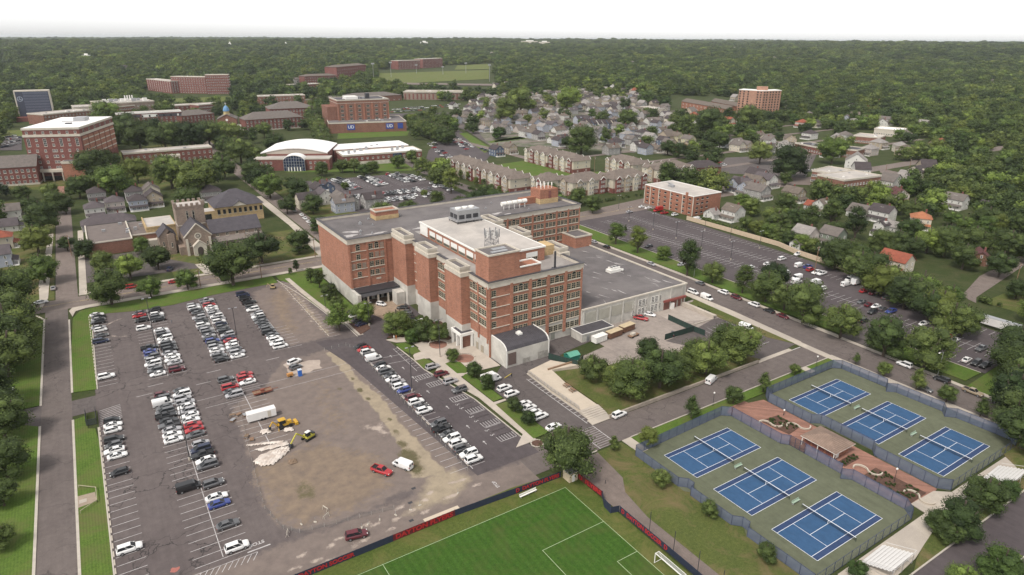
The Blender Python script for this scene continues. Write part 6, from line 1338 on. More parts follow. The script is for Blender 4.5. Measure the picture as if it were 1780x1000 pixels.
# ------------------------------------------------------------------ trees
def ico(sub=1):
 import bmesh
 bm = bmesh.new(); bmesh.ops.create_icosphere(bm, subdivisions=sub, radius=1); v = np.array([q.co[:] for q in bm.verts]); f = [tuple(x.index for x in q.verts) for q in bm.faces]; bm.free(); return v, f
ICO1, ICO2 = ico(1), ico(2)
def crown_mesh(name, seed, nl, leaves, ls, shape='round', core=.78, mat=None, k2=False):
 """crown of unit width: lobes of leaf clumps through a volume, bottom at z=0"""
 g = np.random.default_rng(seed); V = []; Fc = []; n = 0
 lob = []
 hgt = {'round': .84, 'tall': 1.35, 'cone': 1.5, 'wide': .66}[shape]
 for i in range(nl):
  if i == 0: c = np.array([0, 0, .5]); r = .33
  else:
   a = g.uniform(0, 2 * math.pi); zz = g.uniform(.12, .92); rad = g.uniform(.16, .36)
   if shape == 'cone': rad *= (1.15 - zz); r = .10 + .20 * (1.05 - zz)
   elif shape == 'tall': rad *= math.sqrt(max(.1, 1 - (2 * zz - .9) ** 2)) * .9; r = g.uniform(.13, .22)
   else: rad *= 1.0 * math.sqrt(max(.05, 1 - (1.7 * (zz - .42)) ** 2)) + .02; r = g.uniform(.12, .24)
   c = np.array([rad * math.cos(a), rad * math.sin(a), zz])
  c = c * [1, 1, hgt]; lob.append((c, r))
 tot = sum(r * r for _, r in lob)
 iv, if_ = ICO2 if k2 else ICO1
 for c, r in lob:
  j = 1 + g.uniform(-.16, .16, (len(iv), 1)); v = iv * r * core * j * [1, 1, .85] + c; V.append(v); Fc += [tuple(n + q for q in f) for f in if_]; n += len(v)
  m = max(4, int(leaves * r * r / tot)); d = g.normal(size=(m, 3)); d[:, 2] += .25; d /= np.linalg.norm(d, axis=1)[:, None]
  p = c + d * r * g.uniform(.7, 1.22, (m, 1)) * [1, 1, .88]
  nn = d + g.normal(scale=.6, size=(m, 3)); nn /= np.linalg.norm(nn, axis=1)[:, None]
  t = np.cross(nn, g.normal(size=(m, 3))); t /= np.linalg.norm(t, axis=1)[:, None]; u = np.cross(nn, t); s = (ls * g.uniform(.55, 1.25, (m, 1)))
  q = np.stack([p - t * s, p + u * s * .62, p + t * s, p - u * s * .62], 1).reshape(-1, 3); V.append(q)
  Fc += [(n + 4 * i, n + 4 * i + 1, n + 4 * i + 2, n + 4 * i + 3) for i in range(m)]; n += 4 * m
 me = bpy.data.meshes.new(name); me.from_pydata(np.concatenate(V).tolist(), [], Fc); me.materials.append(mat or LEAF); me.update(); return me
def trunk_mesh(seed, spread=.28):
 g = random.Random(seed); b = MB(); b.cyl((0, 0), .045, -.3, .28, .03, 7)
 for i in range(6):
  a = 2 * math.pi * i / 6 + g.uniform(-.3, .3); s = g.uniform(.6, 1) * spread; b.bar((0, 0, .1 + .03 * i), (s * math.cos(a), s * math.sin(a), .45 + g.uniform(0, .25)), .022)
 b.bar((0, 0, .2), (0, 0, .75), .028); return b.mesh('trunk', BARK)
NEARC = {('round', 0): [crown_mesh('crown', s, 30, 6500, .0185, 'round', .66, k2=True) for s in (1, 2, 3)], ('wide', 0): [crown_mesh('crown', s, 32, 6500, .018, 'wide', .66, k2=True) for s in (4, 5)],
   ('tall', 0): [crown_mesh('crown', s, 26, 4200, .022, 'tall', .62) for s in (6, 7)], ('cone', 0): [crown_mesh('crown', s, 26, 3600, .024, 'cone', .6) for s in (8, 9)]}
for sh, _ in list(NEARC):
 for v, mt in ((1, LEAF_D), (2, LEAF_L)):
  L_ = []
  for me in NEARC[(sh, 0)]: c = me.copy(); c.materials.clear(); c.materials.append(mt); L_.append(c)
  NEARC[(sh, v)] = L_
TRK = [trunk_mesh(s) for s in (1, 2)]
NTREE = 0
def tree(x, y, w, shape='round', tone=0, label='', group=None, base=None, h=1.0, name='tree', z=None):
 """one tree: trunk and crown under an Empty at its foot; w = crown width in metres"""
 global NTREE; NTREE += 1
 gz = float(terrain(x, y)) if z is None else z
 base = .16 * w if base is None else base
 r = root(name, (x, y, gz), random.uniform(0, 6.28), label, 'tree', group)
 inst('trunk', TRK[NTREE % 2], r, (0, 0, 0), scale=(w * .9, w * .9, w + base))
 h *= {'round': .80, 'wide': .86, 'tall': .74, 'cone': .72}[shape]; base *= .8
 ms = NEARC[(shape, tone)]; inst('crown', ms[NTREE % len(ms)], r, (0, 0, base), scale=(w, w, w * h)); return r
TP = []      # keep-clear list for random trees
def T(px, py, wpx, shape='round', tone=0, label='', group=None, h=1.0, base=None):
 """tree whose foot is seen at (px,py), crown wpx photograph pixels wide"""
 p = at(px, py, 0 if py > 330 else None); d = (p - Vector((0, 0, CAM_H))).length; w = wpx * d / F_PX; TP.append((p.x, p.y, w / 2))
 return tree(p.x, p.y, w, shape, tone, label, group, base, h, z=p.z)
T(195, 530, 62, 'round', 0, 'round bright tree on the verge nearest the street corner', h=1.1); T(263, 518, 40, 'round', 2, 'smaller light green tree right of the round one on the verge'); T(327, 504, 38, 'round', 2, 'light green tree on the verge opposite the church steps'); T(406, 496, 84, 'round', 1, 'biggest dark tree on the verge, hiding part of the church', h=1.05)
T(456, 458, 66, 'round', 1, 'tall dark tree beside the church nave', h=.9); T(520, 440, 46, 'round', 0, 'dark tree at the corner lawn of the church', h=.95); T(276, 468, 44, 'round', 1, 'dark tree left of the church door'); T(228, 485, 46, 'round', 2, 'light tree in the church car park'); T(248, 440, 30, 'round', 2, 'light green tree between hall and church')
T(516, 472, 14, 'tall', 1, 'small dark columnar tree beside the pavement', h=1.3); T(505, 478, 9, 'tall', 0, 'thin sapling left of the columnar tree', h=1.3); T(182, 475, 40, 'round', 0, 'tree in front of the parish hall car park')
for i, a in enumerate(((78, 492, 50, 'light tree at the street corner by the tan house', 2), (68, 440, 48, 'dark street tree opposite the parish hall', 0), (78, 404, 52, 'street tree opposite the white house', 0), (116, 372, 32, 'small dark tree at the top of the side street', 1), (118, 436, 26, 'dark tree in the side street by the parish hall wall', 1), (150, 450, 34, 'dark tree against the parish hall wall', 1))): T(a[0], a[1], a[2], 'round', a[4], a[3])
W8 = 'in the row along the west lawn'
for i, a in enumerate(((20, 548, 84), (12, 590, 98), (24, 612, 84), (16, 655, 88), (10, 762, 74), (14, 830, 66), (8, 880, 46), (2, 955, 44), (2, 640, 90), (-20, 720, 90))): T(*a, 'wide' if i < 4 else 'round', 0, f'{("topmost", "second", "third", "fourth", "fifth", "sixth", "small seventh", "lowest", "broad", "half hidden")[i]} dark tree in the row along the west lawn', 'trees along the west lawn')
for i, a in enumerate(((541, 492, 24, 'tall'), (556, 500, 28, 'tall'), (572, 520, 30, 'round'), (586, 536, 26, 'round'), (578, 512, 22, 'round'))): T(a[0], a[1], a[2], a[3], 1, f'{("first", "second", "third", "fourth", "fifth")[i]} dark clipped tree along the blank brick end wall', 'dark trees along the blank brick wall')
T(590, 575, 52, 'cone', 2, 'light feathery tree at the end of the path by the building', h=.8); T(632, 560, 44, 'round', 2, 'thin pale tree beside the entrance forecourt'); T(690, 582, 54, 'round', 0, 'feathery tree on the planted bed by the forecourt', h=.9); T(735, 592, 40, 'round', 1, 'dark bushy tree in the planted bed'); T(762, 596, 40, 'round', 0, 'green tree in the planted bed near the pavilion'); T(716, 596, 30, 'round', 2, 'light bushy tree low in the planted bed')
T(786, 628, 26, 'round', 0, 'young tree on the plaza lawn by the round bed', h=1.1); T(824, 656, 30, 'round', 1, 'young dark tree right of the plaza lamp', h=1.2); T(845, 676, 28, 'round', 1, 'young dark tree above the box truck', h=1.2); T(894, 716, 32, 'round', 1, 'dark young tree among the white cars'); T(918, 738, 30, 'round', 1, 'dark young tree at the low end of the white cars', h=1.1)
T(985, 830, 112, 'wide', 0, 'broad green tree at the gate of the soccer pitch', h=1.05); T(1066, 782, 24, 'cone', 0, 'small conical tree by the crosswalk')
for i, a in enumerate(((1030, 662, 56, 'round', 1), (1095, 692, 84, 'round', 0), (1126, 632, 54, 'round', 1), (1146, 676, 84, 'round', 0), (1172, 664, 64, 'round', 0), (1206, 638, 60, 'round', 1), (1226, 652, 72, 'round', 0), (1286, 630, 74, 'round', 0), (1258, 612, 60, 'round', 1), (1072, 676, 56, 'round', 0))): T(*a, f'{("dark columnar tree left of the grove", "broad tree at the front of the grove", "dark round tree at the back of the grove", "largest tree in the middle of the grove", "tree at the front right of the grove middle", "dark tree behind the grove middle", "tree in the right half of the grove", "round tree at the right end of the grove", "dark tree tucked behind the right end of the grove", "lower left tree of the grove")[i]} behind the terrace')
for i, a in enumerate(((1126, 775, 36), (1201, 728, 34), (1274, 702, 34), (1326, 682, 28), (1381, 654, 20), (1487, 634, 14), (1536, 655, 24), (1592, 678, 28), (1644, 700, 30), (1703, 725, 24), (1765, 750, 30))): T(*a, 'cone' if i % 2 else 'round', 0, f'{("first", "second", "third", "fourth", "fifth", "sixth", "seventh", "eighth", "ninth", "tenth", "last")[i]} young tree, counted from the crosswalk, round the tennis courts', 'young trees round the tennis courts', 1.05, 1.4)
T(1148, 845, 36, 'round', 0, 'young tree at the corner outside the near courts'); T(1232, 898, 32, 'round', 0, 'young tree midway along the outer court fence'); T(1330, 975, 36, 'round', 0, 'young tree outside the low corner of the near courts'); T(1488, 1005, 34, 'round', 2, 'light young tree beside the near bleachers')
for i, a in enumerate(((1628, 925, 40), (1662, 930, 66), (1706, 888, 62), (1750, 868, 34), (1735, 1010, 60), (1670, 1030, 50), (1650, 946, 40))): T(*a, 'round', (0, 0, 0, 2, 2, 2, 1)[i], f'{("small tree left of a dark pair", "dark full tree on the corner lawn", "dark full tree up the corner lawn", "small light tree by the far bleachers", "light tree on the car park island", "light tree cut by the lower frame edge", "low dark tree at the foot of the corner lawn")[i]}')
for i, a in enumerate(((1070, 425, 38, 'tall'), (1108, 440, 40, 'tall'), (1152, 452, 28, 'round'), (1194, 480, 52, 'tall'), (1238, 492, 42, 'round'), (1290, 510, 42, 'tall'), (1330, 525, 60, 'round'), (1362, 540, 50, 'round'), (1395, 562, 76, 'round'), (1345, 500, 48, 'round'), (1460, 588, 64, 'round'), (1535, 620, 70, 'round'), (1605, 640, 76, 'round'))):
 T(*a, (2, 2, 2, 0, 0, 0, 0, 0, 0, 1, 0, 0, 0)[i], f'{("first", "second", "small third", "fourth", "fifth", "sixth", "seventh", "eighth", "ninth", "dark inner", "tenth", "eleventh", "twelfth")[i]} tree down the verge between the east street and its car park', 'trees on the east street verge', 1.05 if i != 0 else .9)
T(1087, 388 + 15, 8, 'cone', 1, 'tiny dark conifer at the head of the east verge', h=1.4)
for i in range(6): T(1758 + 8 * (i % 3), 640 + 28 * i, 74, 'round', 1, 'dark tree of the thicket by the street', 'thicket at the right edge')
for i in range(12):
 px = 1450 + 20 * i; T(px, 468 + 11.5 * i - (i % 2) * 10, 58, 'round', (1, 0, 0)[i % 3], 'dark tree of the wood edge above the parked cars', 'wood edge above the east car park')
for i, a in enumerate(((1640, 446, 50, 0), (1672, 468, 44, 1), (1735, 482, 44, 0), (1748, 452, 50, 1), (1688, 440, 46, 0), (1610, 440, 44, 2), (1765, 520, 34, 0))): T(*a[:3], 'round', a[3], 'garden tree round the low maroon roofed house', 'garden trees by the maroon roof')
for i in range(9): T(1296 + 19 * i, 402 + 6.4 * i, 30, 'round', (0, 1, 2)[i % 3], 'garden tree behind the long tan wall', 'garden trees behind the tan wall')
for i in range(13): T(724 + 4.6 * i, 232 + 1.7 * i, 34, 'round', 1 if i % 3 else 0, 'dense round tree of the avenue beside the small green pitch', 'avenue beside the small pitch')
for i in range(9): T(545 + 2.6 * i, 214 + 6.5 * i, 32, 'round', 0, 'tree of the avenue behind the arched gymnasium', 'avenue behind the gymnasium')
for i in range(12): T(760 + 13.5 * i, 290 + 6 * i + (i % 2) * 4, 13, 'tall', 0, 'small columnar street tree in front of the apartments', 'street trees in front of the apartments', 1.1)
CT = [(240, 318, 46, 1), (300, 328, 60, 0), (345, 345, 70, 0), (392, 312, 44, 0), (330, 375, 52, 0), (165, 318, 58, 1), (190, 300, 40, 1), (200, 262, 54, 0), (245, 262, 56, 1), (290, 266, 56, 0), (335, 262, 52, 1), (365, 255, 48, 0), (405, 250, 40, 0), (190, 222, 44, 2), (225, 240, 44, 0), (420, 285, 50, 0), (440, 318, 40, 0), (458, 292, 28, 0), (464, 314, 32, 1), (560, 306, 28, 0), (596, 300, 26, 0), (616, 300, 28, 1), (648, 301, 24, 0), (632, 304, 22, 2), (692, 293, 28, 0), (716, 284, 26, 1), (700, 272, 20, 0), (470, 345, 50, 2), (520, 350, 44, 0), (545, 372, 40, 0), (500, 372, 34, 1), (555, 405, 34, 0), (480, 268, 40, 0), (460, 240, 30, 0), (445, 285, 34, 0), (205, 345, 60, 2), (140, 345, 40, 0), (90, 350, 30, 0), (40, 350, 26, 0), (360, 330, 60, 1), (100, 372, 40, 0), (56, 374, 30, 0), (600, 330, 16, 0), (738, 372 - 30, 14, 2), (555, 330, 26, 2), (310, 250, 40, 0), (150, 300, 40, 0), (270, 245, 40, 1), (392, 270, 30, 0)]
for i, a in enumerate(CT): T(a[0], a[1], a[2], 'round', a[3], f'{("tree", "dark tree", "light tree")[a[3]]} among the college buildings' if a[0] < 470 else f'{("tree", "dark tree", "light tree")[a[3]]} near the gymnasium and far car park', 'trees among the college buildings' if a[0] < 470 else 'trees round the gymnasium')
for i, a in enumerate(((1305, 325, 0, 60), (1370, 312, 64, 1), (1445, 285, 50, 2), (1300, 225, 46, 0), (1230, 240, 56, 1), (1250, 260, 34, 0), (1090, 225, 40, 0), (1010, 268, 56, 0), (990, 195, 50, 2), (985, 258, 24, 1), (880, 214, 50, 0), (905, 200, 56, 0), (1075, 265, 12, 1), (1128, 262, 10, 1), (870, 240, 22, 1), (1365, 370, 40, 1), (1305, 375, 34, 0), (1340, 395, 40, 0), (1160, 270, 30, 1), (1180, 275, 30, 1), (1200, 275, 26, 1), (1320, 285, 44, 0))):
 if a[2] > 0 and a[3] <= 2: T(a[0], a[1], a[2], 'round', a[3], 'round tree among the neighbourhood houses', 'neighbourhood trees')
# ---- the wood: nearest trees one by one up to the limit, the rest as one mass
OPEN_PX = [  # open ground in the photograph, as pixel outlines
 [(0, 1000), (0, 700), (-200, 500), (150, 470), (560, 440), (760, 400), (1030, 372), (1040, 330), (1100, 345), (1120, 330), (1240, 345), (1300, 395), (1480, 470), (1690, 570), (1780, 590), (1780, 1000)],
 [(0, 480), (0, 300), (150, 350), (340, 420), (340, 480)], [(95, 480), (60, 320), (130, 320), (150, 480)], [(150, 470), (150, 360), (460, 330), (490, 330), (560, 400), (560, 450)],
 [(490, 345), (560, 300), (690, 290), (770, 330), (810, 350), (560, 400)], [(570, 215), (705, 210), (730, 260), (740, 290), (580, 300)], [(452, 320), (452, 230), (575, 230), (590, 320)],
 [(650, 150), (655, 122), (860, 110), (865, 150), (860, 165), (700, 160)], [(560, 213), (575, 188), (700, 172), (812, 180), (810, 205), (700, 215)], [(700, 280), (735, 235), (800, 230), (900, 265), (780, 310)],
 [(770, 330), (780, 270), (910, 240), (1100, 262), (1200, 300), (1120, 340), (1020, 360), (880, 340)], [(1200, 320), (1260, 270), (1440, 260), (1420, 300), (1310, 310), (1240, 330)],
 [(20, 230), (20, 212), (95, 205), (140, 240), (200, 255), (175, 290), (140, 330), (0, 345), (0, 230)], [(200, 235), (200, 214), (390, 206), (430, 207), (545, 206), (550, 215), (430, 240), (380, 230)], [(380, 330), (408, 250), (440, 240), (440, 270), (430, 330)],
 [(200, 326), (210, 252), (370, 245), (385, 326)], [(250, 175), (250, 159), (400, 161), (400, 185), (300, 185)], [(1275, 206), (1275, 199), (1362, 190), (1362, 206)], [(1380, 270), (1380, 240), (1540, 235), (1540, 262)], [(1395, 345), (1400, 280), (1600, 285), (1600, 335), (1500, 350)],
 [(690, 125), (690, 119), (772, 117), (772, 125)], [(525, 152), (525, 146), (590, 140), (640, 130), (640, 138), (590, 152)], [(505, 165), (505, 145), (560, 145), (560, 165)], [(1155, 205), (1160, 165), (1290, 170), (1290, 205)], [(100, 206), (130, 196), (270, 186), (270, 203)], [(440, 190), (440, 184), (530, 182), (530, 190)], [(1620, 500), (1690, 470), (1780, 432), (1780, 600), (1690, 575)]]
def sample_wood():
 pts = []
 rs = [(170, 1000, 165), (1000, 2300, 230), (2300, 4500, 620), (4500, 11000, 3600)]
 for (r0, r1, cell) in rs:
  half = .80; n = int((r1 * r1 - r0 * r0) * half / cell); rad = np.sqrt(rng.uniform(r0 * r0, r1 * r1, n)); ang = HEAD + rng.uniform(-half, half, n)
  pts.append(np.stack([rad * np.cos(ang), rad * np.sin(ang), rad, np.full(n, math.sqrt(cell))], 1))
 P_ = np.concatenate(pts); x, y = P_[:, 0], P_[:, 1]; z = terrain(x, y); u, v, d = projn(x, y, z)
 keep = (d > 0) & (u > -120) & (u < 1900) & (v < 1100)
 for poly in OPEN_PX: keep &= ~inside(u, v, poly)
 hood = inside(u, v, [(770, 270), (760, 180), (880, 140), (1110, 160), (1290, 215), (1400, 225), (1560, 225), (1560, 290), (1300, 330), (1200, 290)])
 keep &= ~(hood & (rng.random(len(x)) < .66))
 left = inside(u, v, [(-100, 345), (-100, 200), (430, 170), (550, 170), (560, 340), (300, 345)]); keep &= ~(left & (rng.random(len(x)) < .55))
 gap = np.sin(x * .012) * np.cos(y * .011) + .5 * np.sin(x * .031 + y * .023); keep &= ~((gap < -1.0) & (rng.random(len(x)) < .75))
 P_ = P_[keep]; x, y, z = x[keep], y[keep], z[keep]; bad = np.zeros(len(x), bool)
 for (fx, fy, fr) in FOOT: bad |= (x - fx) ** 2 + (y - fy) ** 2 < (fr + 3) ** 2
 for (hx, hy, hr, _) in HOUSES:       # keep house fronts open towards the air above the car parks
  L_ = math.hypot(hx, hy); ux, uy = -hx / L_, -hy / L_; al = (x - hx) * ux + (y - hy) * uy; pe = np.abs(-(x - hx) * uy + (y - hy) * ux); bad |= (al > -4) & (al < hr + 10 + 12 * (L_ < 520)) & (pe < hr + 2)
 for (tx, ty, tr) in TP: bad |= (x - tx) ** 2 + (y - ty) ** 2 < (tr * .9 + 2) ** 2
 P_ = P_[~bad]; z = z[~bad]; return P_, z
WP, WZ = sample_wood(); order = np.argsort(WP[:, 2]); WP, WZ = WP[order], WZ[order]
nsing = max(0, 300 - NTREE); used = []
k = 0; taken = np.zeros(len(WP), bool)
for i in range(len(WP)):
 if k >= nsing: break
 x, y = WP[i, 0], WP[i, 1]
 if any((x - a) ** 2 + (y - c) ** 2 < (q * .8) ** 2 for a, c, q in used[-400:]): taken[i] = True; continue
 w = random.uniform(10, 15.5); used.append((x, y, w)); taken[i] = True; k += 1; s = (x * HY - y * HX)
 zone = 'east of the tan wall' if s > 0 else 'behind the college buildings'
 tone = random.choice((0, 0, 1, 1, 2)); tree(x, y, w, random.choice(('round', 'round', 'round', 'wide', 'tall')), tone, f'{("mid green", "dark green", "light green")[tone]} tree of the wood {zone}', f'trees of the wood {zone}', h=random.uniform(.85, 1.1), base=w * .2)
WP, WZ = WP[~taken], WZ[~taken]
def wood_mass():
 srcs = bpy.data.collections.new('crown_shapes')
 for i, (sd, sh, mt) in enumerate(((21, 'round', LEAF), (22, 'round', LEAF_D), (23, 'wide', LEAF), (24, 'round', LEAF_D), (25, 'tall', LEAF), (26, 'round', LEAF_L), (27, 'wide', LEAF_D))):
  me = crown_mesh('wood_crown', sd, 18, 1100, .038, sh, .68, mt); o = bpy.data.objects.new('wood_crown', me); srcs.objects.link(o)
 me = bpy.data.meshes.new('wood'); far = WP[:, 3]; n = len(WP)
 size = np.where(far < 13, 10 + 13 * rng.beta(2, 2.6, n), np.where(far < 20, 13 + 16 * rng.beta(2, 2.4, n), np.where(far < 30, rng.uniform(20, 38, n), rng.uniform(50, 80, n))))
 zsc = np.where(far > 40, .28, np.where(far > 20, .5, .8)) * rng.uniform(.9, 1.15, n)
 me.from_pydata(np.stack([WP[:, 0], WP[:, 1], WZ + 1.5 * (far < 30)], 1).tolist(), [], [])
 a = me.attributes.new('sc', 'FLOAT_VECTOR', 'POINT'); a.data.foreach_set('vector', np.stack([size, size, size * zsc], 1).astype(np.float32).ravel())
 a = me.attributes.new('rt', 'FLOAT_VECTOR', 'POINT'); a.data.foreach_set('vector', np.stack([np.zeros(n), np.zeros(n), rng.uniform(0, 6.28, n)], 1).astype(np.float32).ravel())
 o = bpy.data.objects.new('wood', me); COL.objects.link(o); o['kind'] = 'stuff'; o['label'] = 'broadleaf wood covering the valley and hills to the horizon'
 g = bpy.data.node_groups.new('wood_nodes', 'GeometryNodeTree'); g.interface.new_socket('Geometry', in_out='INPUT', socket_type='NodeSocketGeometry'); g.interface.new_socket('Geometry', in_out='OUTPUT', socket_type='NodeSocketGeometry')
 gi, go = g.nodes.new('NodeGroupInput'), g.nodes.new('NodeGroupOutput'); ip = g.nodes.new('GeometryNodeInstanceOnPoints'); ci = g.nodes.new('GeometryNodeCollectionInfo')
 ci.inputs['Collection'].default_value = srcs; ci.inputs['Separate Children'].default_value = True; ci.inputs['Reset Children'].default_value = True; ip.inputs['Pick Instance'].default_value = True
 ri = g.nodes.new('FunctionNodeRandomValue'); ri.data_type = 'INT'; ri.inputs[4].default_value = 0; ri.inputs[5].default_value = 6
 s1 = g.nodes.new('GeometryNodeInputNamedAttribute'); s1.data_type = 'FLOAT_VECTOR'; s1.inputs[0].default_value = 'sc'; s2 = g.nodes.new('GeometryNodeInputNamedAttribute'); s2.data_type = 'FLOAT_VECTOR'; s2.inputs[0].default_value = 'rt'
 for a_, b_ in ((gi.outputs[0], ip.inputs['Points']), (ci.outputs[0], ip.inputs['Instance']), (ri.outputs[2], ip.inputs['Instance Index']), (s1.outputs[0], ip.inputs['Scale']), (s2.outputs[0], ip.inputs['Rotation']), (ip.outputs[0], go.inputs[0])): g.links.new(a_, b_)
 m = o.modifiers.new('wood', 'NODES'); m.node_group = g; print('WOOD', n, 'NTREE', NTREE)
wood_mass()
# ------------------------------------------------------------------ vehicles
CARC = {'W': ('white', (.72, .71, .70)), 'S': ('silver', (.42, .41, .42)), 'G': ('grey', (.13, .13, .135)), 'K': ('black', (.018, .018, .020)), 'R': ('red', (.36, .02, .025)), 'M': ('maroon', (.10, .012, .02)), 'B': ('blue', (.035, .055, .22)), 'N': ('dark blue', (.016, .022, .055)), 'T': ('tan', (.28, .22, .15)), 'L': ('pale green', (.19, .21, .17)), 'Y': ('yellow', (.55, .36, .05))}
CPAINT = {k: paint('paint_' + v[0].replace(' ', '_'), v[1], .28, .35 if k in 'SG' else 0) for k, v in CARC.items()}
CGLASS = M('car_glass', (.020, .022, .025), .3, .1, 1, spec=.22); TYRE = BLACK; RIM = M('wheel_rim', (.32, .32, .33), .4, .1, 3, metal=.6); LAMPW = M('headlamp_glass', (.60, .60, .58), .2, .05, 2); LAMPR = M('tail_lamp', (.30, .015, .01), .3, .05, 2)
def ring8(b, st):
 n0 = len(b.v)
 for (x, hw, zl, zb) in st:
  h = zb - zl
  b.v += [(x, -hw * .9, zl), (x, -hw, zl + .22 * h), (x, -hw, zb - .28 * h), (x, -hw * .86, zb), (x, hw * .86, zb), (x, hw, zb - .28 * h), (x, hw, zl + .22 * h), (x, hw * .9, zl)]
 for i in range(len(st) - 1):
  for j in range(8): k = (j + 1) % 8; a = n0 + 8 * i; b.f.append((a + j, a + 8 + j, a + 8 + k, a + k)); b.m.append(b.mi)
 b.f.append(tuple(n0 + j for j in range(8))); b.f.append(tuple(n0 + 8 * (len(st) - 1) + 7 - j for j in range(8))); b.m += [b.mi] * 2
KINDS_ = {
 'sedan': dict(L=4.75, st=[(-2.37, .78, .38, .86), (-2.2, .88, .28, .98), (-1.6, .91, .24, 1.0), (.9, .91, .24, .96), (1.9, .88, .26, .84), (2.25, .80, .3, .72), (2.37, .66, .38, .60)], gh=(-1.95, -1.15, .25, 1.15, .97, 1.43), wb=(-1.38, 1.42), wr=.33),
 'coupe': dict(L=4.5, st=[(-2.25, .76, .38, .84), (-2.1, .87, .28, .95), (.8, .90, .24, .92), (1.8, .86, .26, .80), (2.25, .66, .38, .58)], gh=(-1.7, -.8, .15, 1.0, .93, 1.34), wb=(-1.3, 1.35), wr=.34),
 'hatchback': dict(L=4.2, st=[(-2.1, .78, .38, .95), (-1.95, .87, .28, 1.02), (.95, .88, .26, 1.0), (1.75, .84, .28, .86), (2.1, .66, .4, .62)], gh=(-2.0, -1.6, .25, 1.2, 1.0, 1.52), wb=(-1.28, 1.3), wr=.32),
 'suv': dict(L=4.75, st=[(-2.37, .84, .45, 1.02), (-2.25, .94, .34, 1.12), (1.0, .95, .32, 1.12), (2.0, .92, .34, 1.0), (2.37, .78, .42, .82)], gh=(-2.28, -2.0, .35, 1.2, 1.1, 1.74), wb=(-1.4, 1.45), wr=.38),
 'minivan': dict(L=5.0, st=[(-2.5, .86, .4, 1.0), (-2.38, .97, .3, 1.1), (1.2, .98, .28, 1.08), (2.2, .92, .32, .92), (2.5, .78, .4, .76)], gh=(-2.42, -2.2, .55, 1.6, 1.06, 1.76), wb=(-1.5, 1.55), wr=.35)}
